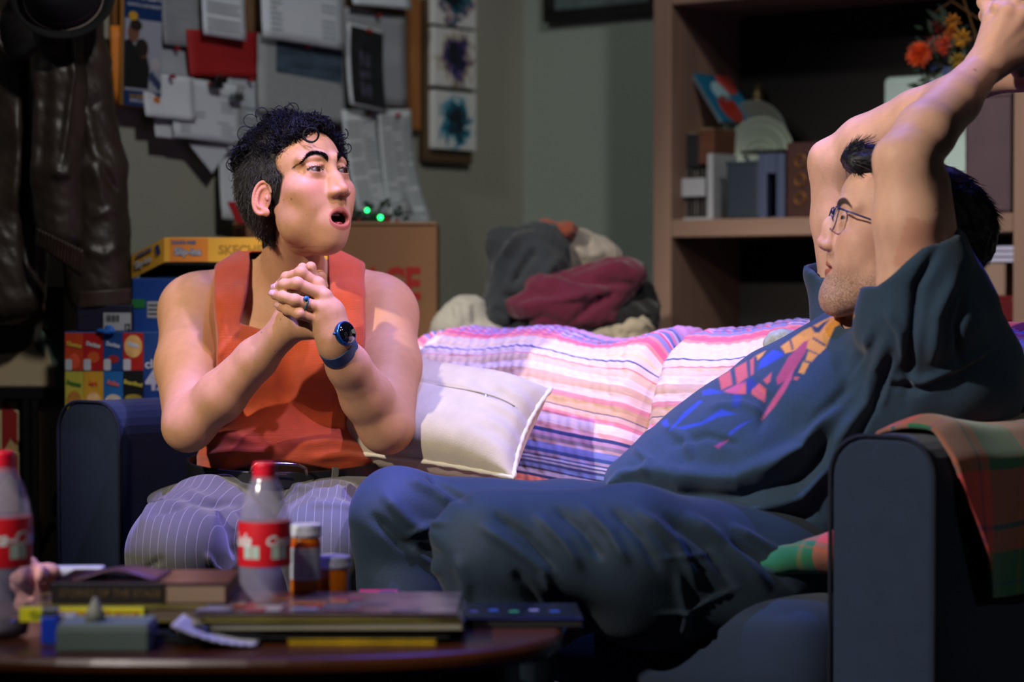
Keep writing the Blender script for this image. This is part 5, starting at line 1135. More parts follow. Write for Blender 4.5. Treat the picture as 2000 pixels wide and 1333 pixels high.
def eyes(C0, R, parent, gaze_yaw, gaze_pitch, iris, h=1.0):
    W = lambda p: C0 + R @ np.asarray(p, float)
    Mw_ = mat('eye_white', '#6e655f', .15, spec=.6); Mi = mat('iris_' + iris.strip('#'), iris, .15, spec=.7, var=.2, vscale=900); Mp = mat('pupil', '#020202', .08, spec=.8)
    for s in (1, -1):
        c = W((s * .031, EY, EZ)); gy = math.radians(gaze_yaw); gp = math.radians(gaze_pitch)
        d = R @ np.array([-math.sin(gy) * math.cos(gp), math.cos(gy) * math.cos(gp), math.sin(gp)]); d = Vector(d); q = d.to_track_quat('Z', 'Y').to_matrix().to_4x4()
        Mx = Matrix.Translation(Vector(c)) @ q; r = .0132
        prof = lambda a0, a1, rr, n=8: [(rr * math.sin(a0 + (a1 - a0) * i / n) + 1e-6, rr * math.cos(a0 + (a1 - a0) * i / n)) for i in range(n + 1)]
        o = obj('eyeball', MB().lathe(prof(0.001, math.pi - .001, r, 14), 24, Mx), Mw_, parent, smooth=True)
        obj('iris', MB().lathe(prof(0.001, .54, r + .0005), 24, Mx, cap=False), Mi, o, smooth=True)
        obj('pupil', MB().lathe(prof(0.001, .19, r + .0009), 20, Mx, cap=False), Mp, o, smooth=True)
def strands(name, roots, dirs, length, rad, curl, parent, m, seg=10, seed=0, grav=(0, 0, 0), sides=3, curlr=.008, nrm=None, push=0.0):
    """many small tapered tubes in one mesh. roots, dirs: (n,3)"""
    r = np.random.default_rng(seed); n = len(roots)
    length = np.broadcast_to(length, (n,)); curl = np.broadcast_to(curl, (n,)); curlr = np.broadcast_to(curlr, (n,))
    t = np.linspace(0, 1, seg)[None, :]
    d = dirs / np.linalg.norm(dirs, axis=1, keepdims=True); a = np.cross(d, r.normal(size=(n, 3))); a /= np.linalg.norm(a, axis=1, keepdims=True)
    if nrm is not None: a = nrm - d * (nrm * d).sum(1, keepdims=True); a /= np.linalg.norm(a, axis=1, keepdims=True) + 1e-9
    b = np.cross(d, a); ph = r.random(n) * 6.28 if nrm is None else np.zeros(n) - 1.57
    ang = ph[:, None] + curl[:, None] * t * 2 * math.pi
    cr = curlr[:, None] * np.clip(t * 2.5, 0, 1)
    c = roots[:, None, :] + d[:, None, :] * (length[:, None] * t)[..., None] + a[:, None, :] * (cr * (np.cos(ang) - np.cos(ph[:, None])))[..., None] + b[:, None, :] * (cr * (np.sin(ang) - np.sin(ph[:, None])))[..., None]
    c = c + np.array(grav)[None, None, :] * (t ** 2)[..., None] * length[:, None, None]
    if push and nrm is not None: c = c + nrm[:, None, :] * (push * np.sin(t * math.pi))[..., None]
    T = np.gradient(c, axis=1); T /= np.linalg.norm(T, axis=2, keepdims=True) + 1e-9
    ref = r.normal(size=3); u = np.cross(T, ref); u /= np.linalg.norm(u, axis=2, keepdims=True) + 1e-9; v = np.cross(T, u)
    rr = (np.broadcast_to(rad, (n,))[:, None] * (1 - .75 * t ** 2))[..., None]
    rings = [c + (u * math.cos(2 * math.pi * k / sides) + v * math.sin(2 * math.pi * k / sides)) * rr for k in range(sides)]
    V = np.stack(rings, 2).reshape(-1, 3)
    base = (np.arange(n) * seg * sides)[:, None, None]; i = np.arange(seg - 1)[None, :, None]; k = np.arange(sides)[None, None, :]; k2 = (k + 1) % sides
    q = np.stack([base + i * sides + k, base + i * sides + k2, base + (i + 1) * sides + k2, base + (i + 1) * sides + k], -1).reshape(-1, 4)
    return npmesh(name, V, q, m, parent)
def finger(S, pts, r, k=.004):
    n = len(pts); rs = [r * (1.0 - .16 * i / (n - 1)) for i in range(n)]
    S.limb([np.array(p) for p in pts], rs, k)
    for p, q in zip(pts[1:-1], rs[1:-1]): S.ell(np.array(p), q * 1.09, k=k)
def nail(parent, tip, prev, up, r, m):
    tip, prev, up = Vector(tip), Vector(prev), Vector(up).normalized(); d = (tip - prev).normalized(); up = (up - d * up.dot(d)).normalized(); s = d.cross(up)
    c = tip + up * r * .55 - d * r * .1
    def f(u, v): a = (u - .5) * 1.9; return c + s * (math.sin(a) * r * .72) + up * (math.cos(a) * r * .5 - r * .02) * 1.0 + d * ((v - .35) * r * 1.5)
    return obj('fingernail', MB().grid(f, 5, 4), m, parent, smooth=True, solid=.0005)
# ================================================================ WOMAN
M_hairb = mat('black_hair', '#0a090b', .45, spec=.2)
def woman():
    Cw, Rw = head_frame(P(580, 389, 4.05), 48, 16, 0)
    g = dict(mouth='open', mo=.0122, mw=.0212, jaw=-.005, eye=.0041, jw=.040, jy=.018, chk=.018, brow=(.0375, .0500, .0345), bt=.0045, bx=(.010, .053), liner=True, tipz=-.0175, nw=1.08, nose=.000, back=.009, cbk=.028, cw=.0165, mz_w=.028, ear=1.02, wide=.965, flare=44)
    T = thing('person', 'woman in rust orange sleeveless knit top and grey pinstriped trousers clapping her hands', 'person', P(560, 1000, 4.2)); T.location = (0, 0, 0)
    S = Sculpt()
    # torso and neck
    TO = Sculpt()
    def torso(Z, off):
        k = .03
        Z.ell(P(566, 690, 4.22), (.140 + off, .096 + off, .165 + off), k=k); Z.ell(P(560, 860, 4.22), (.136 + off, .095 + off, .13 + off), k=.04)
        Z.ell(P(556, 985, 4.22), (.172 + off, .115 + off, .085 + off), k=.04)
        Z.ell(P(498, 705, 4.145), (.062 + off, .050 + off, .060 + off), k=.03); Z.ell(P(640, 705, 4.145), (.062 + off, .050 + off, .060 + off), k=.03)
        Z.cone(P(400, 590, 4.23), P(735, 590, 4.23), .042 + off, k=.03)
        Z.cone(P(566, 560, 4.23), P(566, 640, 4.22), .075 + off, .09 + off, k=.03, flat=((1, 0, 0), 1.3))
        for a in ((535, 520), (600, 520)): Z.cone(P(a[0], a[1], 4.22), P(420 if a[0] < 560 else 715, 572, 4.235), .034 + off, .034 + off, k=.03)
    torso(S, 0)
    S.cone(P(574, 440, 4.11), P(570, 560, 4.19), .052, .055, k=.02)
    S.cone(P(522, 425, 4.12), P(572, 585, 4.13), .011, .010, k=.018); S.cone(P(618, 470, 4.10), P(585, 585, 4.13), .011, .009, k=.018)   # neck cords
    for s, e in (((575, 590), (470, 575)), ((590, 590), (690, 575))): S.cone(P(*s, 4.140), P(*e, 4.19), .010, .010, k=.02)       # collar bones
    W = sculpt_head(S, Cw, Rw, g)
    # arms
    S.ell(P(378, 606, 4.215), (.056, .056, .060), k=.03); S.ell(P(748, 612, 4.215), (.057, .056, .060), k=.03)
    S.limb([P(374, 612, 4.21), P(366, 715, 4.13), P(368, 832, 4.03)], [.052, .0535, .041], .03)
    S.limb([P(366, 834, 4.03), P(430, 775, 4.01), P(500, 702, 3.985), P(552, 650, 3.965)], [.038, .0415, .034, .0255], .02)
    S.limb([P(750, 618, 4.21), P(757, 715, 4.14), P(756, 832, 4.05)], [.054, .056, .045], .03)
    S.limb([P(752, 834, 4.05), P(716, 775, 4.015), P(680, 715, 3.965), P(655, 672, 3.93)], [.042, .043, .035, .0275], .02)
    bodyops = len(S.ops)
    # ---- her left hand (camera right) folded over the other
    H = Sculpt(); H.ops = list(S.ops)
    palm = [(655, 672, 3.93), (650, 650, 3.925), (640, 615, 3.925)]
    H.limb([P(*p) for p in palm], [.0275, .029, .030], .012, flat=((0, 1, 0), .8))
    kn = [(620, 556, 3.935), (633, 579, 3.92), (631, 603, 3.915), (623, 626, 3.92)]
    for q in kn: H.cone(P(650, 660, 3.928), P(*q), .017, .0125, k=.010)
    for q in kn: H.ell(P(*q), .0128, k=.004)
    fing = [[kn[0], (588, 533, 3.925), (560, 543, 3.94), (548, 556, 3.965)],
            [kn[1], (580, 554, 3.905), (556, 557, 3.915), (542, 562, 3.93)],
            [kn[2], (576, 587, 3.898), (553, 580, 3.91), (538, 576, 3.925)],
            [kn[3], (584, 613, 3.900), (563, 606, 3.91), (547, 599, 3.925)]]
    rr = [.0102, .0105, .0102, .0092]
    for f_, r_ in zip(fing, rr): finger(H, [P(*p) for p in f_], r_, .003)
    finger(H, [P(640, 640, 3.945), P(622, 590, 3.97), P(610, 548, 3.975), P(607, 522, 3.97)], .0110, .006)     # thumb behind, tip up
    # ---- her right hand (camera left) inside
    H.limb([P(552, 650, 3.965), P(566, 626, 3.965), P(585, 590, 3.965)], [.0255, .027, .030], .012)
    H.cone(P(570, 640, 3.955), P(612, 640, 3.95), .022, .020, k=.012)
    H.cone(P(590, 600, 3.96), P(615, 580, 3.96), .028, .02, k=.012)
    finger(H, [P(560, 600, 3.95), P(572, 560, 3.955), P(585, 535, 3.955), P(591, 524, 3.945)], .0105, .005)
    finger(H, [P(600, 560, 3.985), P(625, 540, 4.0), P(632, 560, 4.0)], .0095, .005)
    H.cone(P(520, 575, 3.98), P(550, 620, 3.98), .010, .02, k=.02) if False else None
    # ---- mesh: coarse body, fine head and hands, all from the same field
    zn = P(0, 505, 4.1).z; zh0, zh1 = P(0, 700, 3.95).z, P(0, 500, 3.95).z
    lo = np.array([P(290, 0, 4.2).x, 3.82, .40]); hi = np.array([P(835, 0, 4.2).x, 4.36, 1.20])
    # hand box
    hb0 = np.array(P(512, 690, 3.95)); hb1 = np.array(P(668, 506, 3.95)); hb0[1], hb1[1] = 3.86, 4.02
    def split(h, b0, b1, src): return nets(*src.field(b0, b1, h))
    V1, Q1 = split(.0030, lo, hi, H)
    V1h = (V1[:, 2] > zn - 0.0) ; inh = ((V1 > hb0 + .006) & (V1 < hb1 - .006)).all(1)
    # head
    h0 = Cw - np.array([.115, .13, .0]); h0[2] = zn - .006; h1 = Cw + np.array([.125, .13, .16])
    V2, Q2 = split(.00145, h0, h1, S); V2, Q2 = keep(V2, Q2, (V2[:, 2] > zn - .004) & (V2[:, 2] < h1[2] - .003))
    V3, Q3 = split(.00145, hb0, hb1, H); V3, Q3 = keep(V3, Q3, ((V3 > hb0 + .003) & (V3 < hb1 - .003)).all(1))
    Va, Qa = keep(V1, Q1, ~(V1h & (np.linalg.norm(V1 - Cw, axis=1) < .26)) & ~inh)
    V, Q = join([(Va, Qa), (V2, Q2), (V3, Q3)])
    base = srgb('#b4845f'); lip = srgb('#a25c49'); brow = srgb('#150d0c')
    def hairf(x, y, z):   # faded sides: scalp shaded dark above the ear and behind it
        hl = np.interp(z, [-.06, -.03, -.015, .0, .025, .04, .055, .075, .1], [-.060, -.040, .024, .034, .045, .039, .040, .056, .08])
        return np.clip((hl - y) / .006, 0, 1) * (z > -.055) * np.clip((z + .058 + .4 * np.clip(-y - .05, -.1, .05)) / .01, 0, 1) * ~((np.abs(x) > .066) & (np.abs(y + .004) < .026) & (np.abs(z + .002) < .034))
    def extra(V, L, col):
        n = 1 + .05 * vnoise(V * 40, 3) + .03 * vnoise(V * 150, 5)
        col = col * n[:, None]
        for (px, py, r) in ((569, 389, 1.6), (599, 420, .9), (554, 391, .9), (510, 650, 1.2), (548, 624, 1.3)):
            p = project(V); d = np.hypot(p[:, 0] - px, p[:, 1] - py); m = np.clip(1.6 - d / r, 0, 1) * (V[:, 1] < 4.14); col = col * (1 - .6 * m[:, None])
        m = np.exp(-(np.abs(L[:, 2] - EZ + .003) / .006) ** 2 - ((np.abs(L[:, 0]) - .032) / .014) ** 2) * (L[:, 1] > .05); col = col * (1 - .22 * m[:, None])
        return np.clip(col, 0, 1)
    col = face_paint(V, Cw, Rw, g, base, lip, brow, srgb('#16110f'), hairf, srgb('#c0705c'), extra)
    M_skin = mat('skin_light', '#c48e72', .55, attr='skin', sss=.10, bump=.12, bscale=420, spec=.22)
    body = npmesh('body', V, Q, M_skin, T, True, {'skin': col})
    eyes(Cw, Rw, T, 16, -4, '#3a1e10')
    # teeth and tongue
    zc, mw, mo = g['_mouth']; Wd = lambda p: Vector(W(p))
    b = MB()
    for i in range(-3, 4):
        x = i * .0052; b.box((0, 0, 0), (.0050, .004, .0068 if abs(i) < 2 else .0058), Matrix.Translation(Wd((x, g['back'] * -1 + .0900 - 16 * x * x, zc + mo - .0020))) @ Matrix(Rw.tolist()).to_4x4())
    obj('upper_teeth', b, mat('teeth', '#c8bca8', .25), T, bevel=.0008)
    sc = Sculpt(); sc.ell(W((0, .068, zc - mo * .7)), (.014, .022, .006), Rw); Vt, Qt = nets(*sc.field(np.array(W((0, .07, zc))) - .04, np.array(W((0, .07, zc))) + .04, .002)); npmesh('tongue', Vt, Qt, mat('tongue', '#8a3430', .35), T)
    # lashes
    for s in (1, -1):
        n = 26; u = np.linspace(-1, 1, n); rts = np.array([W((s * (.0315 + .0132 * a), EY + .0135 - .0035 * a * a - .0035 * a, EZ - .0008 + .0040 * math.sqrt(max(0, 1 - a * a)))) for a in u])
        ds = np.array([Rw @ np.array([s * .5 * a, .8, .35]) for a in u]); strands('eyelashes', rts, ds, .0045, .00028, .12, T, M_hairb, 5, 4)
    # eyebrow hairs
    rb = np.random.default_rng(3); br, bd = [], []
    for s in (1, -1):
        for _ in range(420):
            t = rb.random(); x = .010 + .043 * t; b0, b1, b2 = g['brow']; zb = b0 * (1 - t) ** 2 + 2 * t * (1 - t) * (2 * b1 - .5 * (b0 + b2)) + b2 * t * t; th = g['bt'] * (1 - t * t * .75)
            br.append((s * x, .06, zb + rb.uniform(-1, 1) * th * .7)); bd.append((s * (.9 + .1 * t), -.25 * t + .1, .55 * (1 - t) - .35 * t))
    br, bd = np.array(br), np.array(bd); Lf = (V - Cw) @ Rw; fm = Lf[:, 1] > .055; Lf = Lf[fm]
    for i in range(len(br)):
        d_ = (Lf[:, 0] - br[i, 0]) ** 2 + (Lf[:, 2] - br[i, 2]) ** 2; br[i, 1] = Lf[np.argmin(d_), 1]
    strands('eyebrows', br @ Rw.T + Cw, bd @ Rw.T, rb.uniform(.003, .0055, len(br)), .00036, .05, T, mat('brow_hair', '#0c0808', .8, spec=.05), 4, 5)
    # ---- hair
    lo = Cw - .16; hi = Cw + .17
    Hc = Sculpt(); Wl = lambda p: Cw + Rw @ np.array(p, float)
    Hc.ell(Wl((0, -.014, .049)), (.0762, .0970, .085), Rw); Hc.ell(Wl((0, .015, .090)), (.060, .068, .046), Rw, .02); Hc.ell(Wl((0, -.040, .015)), (.070, .068, .070), Rw, .02); Hc.ell(Wl((0, -.062, -.034)), (.040, .018, .028), Rw, .02)
    # cut away the face
    def cutf(X, Y, Z):
        q = [(X - Cw[0]) * Rw[0, i] + (Y - Cw[1]) * Rw[1, i] + (Z - Cw[2]) * Rw[2, i] for i in range(3)]
        hl = np.interp(q[2], [-.09, -.045, -.035, -.02, -.012, .0, .025, .04, .055, .07, .085, .10, .15], [-.075, -.062, -.050, -.030, .026, .032, .043, .038, .038, .045, .060, .080, .12]).astype(np.float32)
        return hl - q[1] + 0.5 * np.abs(q[0]) * 0 - .0
    Hc.func(lambda X, Y, Z: -cutf(X, Y, Z), (lo, hi), 'i')
    Hc.func(lambda X, Y, Z: -(((X - Cw[0]) * Rw[0, 2] + (Y - Cw[1]) * Rw[1, 2] + (Z - Cw[2]) * Rw[2, 2]) + .060), (lo, hi), 'i')
    def earcut(s): Hc.ell(Wl((s * .080, -.003, -.004)), (.022, .024, .034), Rw, .004, 's')
    earcut(1); earcut(-1)
    Vh, Qh = nets(*Hc.field(lo, hi, .0022)); Nh = normals(Vh, Qh); Vh = Vh + Nh * (.0010 * vnoise(Vh * 60, 4))[:, None]
    hair = npmesh('hair', Vh, Qh, mat('hair_cap', '#121010', .6, bump=.6, bscale=500), T)
    Lh = (Vh - Cw) @ Rw; Nl = Nh @ Rw; r = np.random.default_rng(5)
    def pick(mask, n): idx = np.flatnonzero(mask); return r.choice(idx, min(n, len(idx)), replace=False)
    # short combed sides and back
    sd = pick((Lh[:, 2] < .100) & (Lh[:, 1] < .06), 6500)
    dl = np.stack([Nl[sd, 0] * .1, -.30 + .1 * Nl[sd, 1], np.full(len(sd), -.9)], 1); dl -= Nl[sd] * (dl * Nl[sd]).sum(1, keepdims=True); dl /= np.linalg.norm(dl, axis=1, keepdims=True); dl += Nl[sd] * .16 + r.normal(size=dl.shape) * .10
    strands('side_strands', Vh[sd] - Nh[sd] * .001, dl @ Rw.T, r.uniform(.008, .015, len(sd)), .00042, .1, hair, mat('hair_side', '#2a2624', .45, spec=.6), 5, 1)
    def flow(p):      # strands on top run forward and slightly to her left, waving
        return np.stack([-.25 + .9 * p[:, 0] * 6, .9 + 0 * p[:, 0], -.15 + 2.2 * np.clip(.02 - p[:, 1], -.05, .06) * 3], 1)
    def toplocks(zmin, n, ln, rd, cu, cr, sides, sd_, nm, lift):
        tp = pick((Lh[:, 2] > zmin), n); d = flow(Lh[tp]); d -= Nl[tp] * (d * Nl[tp]).sum(1, keepdims=True); d /= np.linalg.norm(d, axis=1, keepdims=True)
        cl = np.round(Lh[tp] / .018); jit = np.stack([np.sin(cl @ np.array([12.9, 78.2, 37.7]) * (i + 1.3)) for i in range(3)], 1)
        d = d + jit * .55 + r.normal(size=d.shape) * .16 + Nl[tp] * lift
        strands(nm, Vh[tp] - Nh[tp] * .001, d @ Rw.T, r.uniform(*ln, len(tp)), r.uniform(*rd, len(tp)), r.uniform(*cu, len(tp)), hair, M_hairb, 12, sd_, curlr=r.uniform(*cr, len(tp)), sides=sides, nrm=-Nh[tp])
    toplocks(.066, 900, (.014, .026), (.0010, .0018), (.8, 1.4), (.004, .007), 4, 2, 'curl_locks', .16)
    toplocks(.060, 4200, (.010, .024), (.00035, .00055), (.9, 1.6), (.004, .008), 3, 3, 'curl_strands', .10)
    toplocks(.075, 160, (.018, .030), (.0003, .0004), (.8, 1.4), (.006, .010), 3, 13, 'flyaway_strands', .5)
    fr = []
    for i in range(260):
        u = r.uniform(-.060, .052); fr.append((u, np.interp(abs(u), [0, .03, .062], [.074, .066, .040]) + r.uniform(-.014, .008), .113 - abs(u) * .40 + r.uniform(-.006, .008)))
    fr = np.array(fr); nf = np.array([0, .8, .6]) + 0 * fr; dl = np.stack([fr[:, 0] * 5 - .3, np.full(len(fr), .45), np.full(len(fr), -.25)], 1) + r.normal(size=fr.shape) * .3
    strands('fringe_curls', fr @ Rw.T + Cw, dl @ Rw.T, r.uniform(.008, .018, len(fr)), r.uniform(.0006, .0014, len(fr)), r.uniform(.5, 1.1, len(fr)), hair, M_hairb, 14, 6, curlr=r.uniform(.004, .007, len(fr)), sides=4)
    fl = []
    for i in range(110):
        t = r.random(); fl.append((-.054 - .010 * r.random(), .060 - .012 * r.random(), .104 - .050 * t))
    fl = np.array(fl); dl = np.stack([np.full(len(fl), -.55), np.full(len(fl), .35), np.full(len(fl), -.6)], 1) + r.normal(size=fl.shape) * .25
    strands('fringe_curls', fl @ Rw.T + Cw, dl @ Rw.T, r.uniform(.010, .022, len(fl)), r.uniform(.0006, .0014, len(fl)), r.uniform(.4, .9, len(fl)), hair, M_hairb, 14, 8, curlr=r.uniform(.004, .007, len(fl)), sides=4)
    Yf = Vector(W((.012, .098, .07))).y - .004
    ring = [P(607 + 15 * math.cos(a), 264 + 14 * math.sin(a), Yf + .002 * a) for a in [(-1.9 - i * .33) for i in range(21)]]
    obj('ring_curl', MB().tube(ring, [.0016] * 16 + [.0013, .001, .0008, .0006, .0004], 6).tube([p + Vector((.0016, -.001, .0012)) for p in ring[:18]], .0007, 5), M_hairb, hair, smooth=True)
    for (cx, cy, rr_, a0, n_) in ((489, 236, 13, 1.2, 17), (511, 222, 12, 2.5, 15), (480, 262, 16, 2.2, 12), (572, 212, 11, 3, 15), (545, 216, 9, 2.4, 15), (454, 322, 12, 2.0, 10), (632, 232, 9, 0, 14), (668, 262, 12, -1, 14), (676, 290, 10, -1.2, 14)):
        Yc = 4.07; obj('loose_curl', MB().tube([P(cx + rr_ * math.cos(a0 + i * .33), cy + rr_ * math.sin(a0 + i * .33), Yc + .002 * i) for i in range(n_)], [.0011 * (1 - .6 * i / n_) for i in range(n_)], 5), M_hairb, hair, smooth=True)
    # ---- top
    G = Sculpt(); torso(G, .009); 
    G.limb([P(672, 545, 4.19), P(676, 600, 4.155), P(676, 690, 4.12)], [.030, .040, .050], .03); G.limb([P(452, 545, 4.19), P(452, 600, 4.155), P(458, 690, 4.12)], [.030, .036, .044], .03)
    G.cone(P(480, 640, 4.16), P(655, 640, 4.16), .03, k=.03)
    G.ell(P(470, 900, 4.20), (.065, .08, .045), k=.03); G.ell(P(660, 905, 4.20), (.075, .08, .045), k=.03); G.ell(P(560, 880, 4.17), (.12, .085, .06), k=.03)
    glo = np.array([P(340, 0, 4.2).x, 4.03, P(0, 945, 4.2).z]); ghi = np.array([P(780, 0, 4.2).x, 4.40, P(0, 490, 4.2).z])
    def polycut(poly, front=True, ymid=4.25):
        pl = np.array(poly, float)
        def f(X, Y, Z):
            X, Y, Z = np.broadcast_arrays(X, Y, Z); sh = X.shape; A = np.stack([X.ravel(), Y.ravel(), Z.ravel()], 1).astype(float); p = project(A)
            d = np.full(len(p), 1e9)
            for i in range(len(pl)): d = np.minimum(d, segdist(p, pl[i], pl[(i + 1) % len(pl)])[0])
            d = np.where(inpoly(p, pl), -d, d) / 1124.0
            if front is not None: d = np.maximum(d, (A[:, 1] - ymid) if front else (ymid - A[:, 1]))
            return d.reshape(sh)
        return f
    bb = (glo, ghi)
    G.func(lambda *a: -0 + a[0] * 0, bb) if False else None
    def sub(f): G.ops.append(('s', f, (glo + .02, ghi - .02), .004))
    sub(polycut([(487, 470), (489, 515), (483, 560), (470, 632), (500, 641), (548, 655), (600, 655), (640, 640), (648, 600), (641, 540), (640, 470)]))      # neckline
    sub(polycut([(330, 480), (421, 500), (419, 545), (421, 600), (425, 660), (424, 720), (400, 760), (300, 760)], None))                                   # arm hole, camera left
    sub(polycut([(800, 480), (712, 500), (713, 560), (712, 640), (711, 690), (722, 740), (820, 760)], None))
    sub(polycut([(505, 440), (515, 540), (640, 540), (640, 440)], False, 4.25))                                                                          # back neckline
    sub(polycut([(300, 990), (340, 912), (375, 928), (430, 925), (500, 905), (560, 903), (640, 918), (720, 930), (750, 905), (800, 990)], None))            # hem
    Vg, Qg = nets(*G.field(glo, ghi, .0026)); Vg = relax(Vg, Qg, 1)
    fo = [([(425, 560), (440, 640), (470, 700)], 9, .0025), ([(385, 860), (440, 850), (520, 870)], 10, .006), ([(370, 895), (450, 880), (560, 885)], 8, .005), ([(560, 870), (650, 860), (735, 880)], 10, .006), ([(600, 895), (680, 890), (745, 905)], 8, .005), ([(420, 760), (450, 800), (430, 850)], 12, -.004), ([(720, 740), (700, 800), (720, 850)], 12, -.004), ([(560, 660), (565, 740), (560, 820)], 18, -.005), ([(470, 640), (440, 680), (425, 700)], 5, .003)]
    Vg = folds(Vg, Qg, fo, 3, .0028, 7)
    M_kn = mat('rust_knit', '#b84612', .9, var=.07, vscale=60, wave=('Z', 150, .55), sheen=.25)
    npmesh('tank_top', Vg, Qg, M_kn, T)
    b = MB()
    for pts in ([(421, 545), (421, 600), (425, 660), (426, 705)], [(487, 520), (483, 560), (470, 632)], [(470, 633), (500, 642), (548, 656)], [(642, 545), (648, 600), (640, 640)], [(712, 560), (712, 640), (711, 690)]): pass
    # ---- belt
    def ring_band(c, rx, ry, h, t, tilt, m, name, n=60, a0=0, a1=2 * math.pi):
        vs = []; fs = []
        for i in range(n + 1):
            a = a0 + (a1 - a0) * i / n
            for (r_, z_) in ((0, -h / 2), (t, -h / 2), (t, h / 2), (0, h / 2)):
                x, y = (rx + r_) * math.cos(a), (ry + r_) * math.sin(a); vs.append((c[0] + x, c[1] + y, c[2] + z_ + tilt * y))
        for i in range(n): 
            for k in range(4): fs.append((i * 4 + k, i * 4 + (k + 1) % 4, (i + 1) * 4 + (k + 1) % 4, (i + 1) * 4 + k))
        return obj(name, MB().add(vs, fs), m, T, smooth=False, bevel=.0015)
    bc_ = P(556, 912, 4.19); belt = ring_band(bc_, .165, .115, .028, .006, .12, mat('belt_black', '#0b0b0e', .45), 'belt')
    Yb_ = 4.058
    bk = MB(); ln = [(488, 926), (492, 914), (503, 906), (560, 907), (585, 909), (597, 916), (600, 930)]
    bk.tube([P(a, b_, Yb_ + .0) for a, b_ in ln], .0028, 8); bk.tube([P(500, 924, Yb_), P(560, 927, Yb_)], .002, 8)
    obj('belt_buckle', bk, mat('buckle_steel', '#a89c98', .2, 1.0), belt, smooth=True)
    # ---- trousers
    X = Sculpt(); 
    X.ell(P(556, 995, 4.23), (.178, .13, .072), k=.03); X.ell(P(560, 962, 4.16), (.150, .085, .036), k=.03)
    hipR, kneeR, ankR = P(465, 1035, 4.18), P(345, 1078, 3.82), P(330, 1420, 3.90)
    hipL, kneeL, ankL = P(640, 1035, 4.18), P(645, 1072, 3.80), P(640, 1420, 3.88)
    X.limb([hipR, P(410, 1045, 4.0), kneeR], [.092, .086, .076], .03); X.limb([hipL, P(642, 1045, 4.0), kneeL], [.092, .086, .076], .03)
    X.cone(kneeR, Vector((ankR.x, ankR.y, .10)), .070, .055, k=.03); X.cone(kneeL, Vector((ankL.x, ankL.y, .10)), .070, .055, k=.03)
    X.ell(P(345, 975, 4.1), (.05, .07, .022), k=.03); X.ell(P(700, 965, 4.12), (.04, .06, .025), k=.03)
    tlo = np.array([P(200, 0, 3.9).x, 3.68, .06]); thi = np.array([P(790, 0, 4.2).x, 4.38, .60])
    Vt, Qt = nets(*X.field(tlo, thi, .0042)); Vt = relax(Vt, Qt, 1)
    fo = [([(300, 975), (370, 945), (450, 935), (480, 960)], 8, .010), ([(290, 1010), (380, 975), (470, 985)], 7, -.010), ([(265, 1050), (300, 985), (370, 965), (430, 975)], 6, .007), ([(430, 985), (455, 1040), (462, 1100)], 8, -.010), ([(455, 1000), (480, 1060), (490, 1130)], 7, .008), ([(320, 1090), (290, 1110), (260, 1140)], 6, -.006), ([(400, 1080), (420, 1110), (440, 1120)], 6, .005),
          ([(600, 960), (650, 975), (715, 975)], 7, -.010), ([(560, 950), (620, 960), (700, 955)], 6, .008), ([(650, 950), (665, 962), (690, 950)], 5, .008), ([(600, 985), (660, 985), (720, 1000)], 6, .006), ([(480, 940), (500, 1000)], 8, .005)]
    Vt = folds(Vt, Qt, fo, 2, .004, 5)
    # pinstripe coordinate: across each leg
    side = np.where(Vt[:, 0] < P(548, 0, 4.1).x, 0, 1)
    la = np.array([[.97, -.24], [.99, .02]])
    u = Vt[:, 0] * la[side, 0] + Vt[:, 1] * la[side, 1] * np.where(Vt[:, 2] < .40, .0, 1) * 1.0
    ub = Vt[:, 0] * 1.0 + .55 * (Vt[:, 2] - .5)
    wgt = np.clip((Vt[:, 1] - 4.06) / .06, 0, 1); u = u * (1 - wgt) + ub * wgt
    m = bpy.data.materials.new('pinstripe_wool'); m.use_nodes = True; N = m.node_tree.nodes; Lk = m.node_tree.links; bs = N['Principled BSDF']; bs.inputs['Roughness'].default_value = .8; bs.inputs['Sheen Weight'].default_value = .2
    a = N.new('ShaderNodeAttribute'); a.attribute_name = 'uvc'; sp = N.new('ShaderNodeSeparateXYZ'); Lk.new(a.outputs['Vector'], sp.inputs[0])
    mm = N.new('ShaderNodeMath'); mm.operation = 'MULTIPLY'; mm.inputs[1].default_value = 1 / .0135; Lk.new(sp.outputs[0], mm.inputs[0]); fr = N.new('ShaderNodeMath'); fr.operation = 'FRACT'; Lk.new(mm.outputs[0], fr.inputs[0])
    lt = N.new('ShaderNodeMath'); lt.operation = 'LESS_THAN'; lt.inputs[1].default_value = .07; Lk.new(fr.outputs[0], lt.inputs[0])
    mx = N.new('ShaderNodeMix'); mx.data_type = 'RGBA'; Lk.new(lt.outputs[0], mx.inputs[0]); mx.inputs[6].default_value = srgb('#46463f') + (1,); mx.inputs[7].default_value = srgb('#706c64') + (1,); Lk.new(mx.outputs[2], bs.inputs['Base Color'])
    tr = npmesh('trousers', Vt, Qt, m, T, True, {'uvc': np.stack([u, Vt[:, 1], Vt[:, 2]], 1)})
    lp = obj('belt_loop', MB().box((0, 0, 0), (.012, .004, .034)), mat('wool_plain', '#56564e', .8), tr, tuple(P(654, 933, 4.085)), (0, .1, .4), bevel=.001)
    # shoes
    for a_, nm in ((ankR, 0), (ankL, 1)):
        sh = Sculpt(); sh.limb([(a_.x, a_.y + .02, .05), (a_.x, a_.y - .06, .042), (a_.x + (-.02, .01)[nm], a_.y - .16, .032)], [.040, .036, .030], .02); sh.plane((0, 0, .0), (0, 0, -1), ((-2, 2, -.2), (2, 5, .2)))
        Vs, Qs = nets(*sh.field((a_.x - .1, a_.y - .24, -.01), (a_.x + .1, a_.y + .1, .12), .004)); npmesh('shoe', Vs, Qs, mat('shoe_black', '#101012', .4), T)
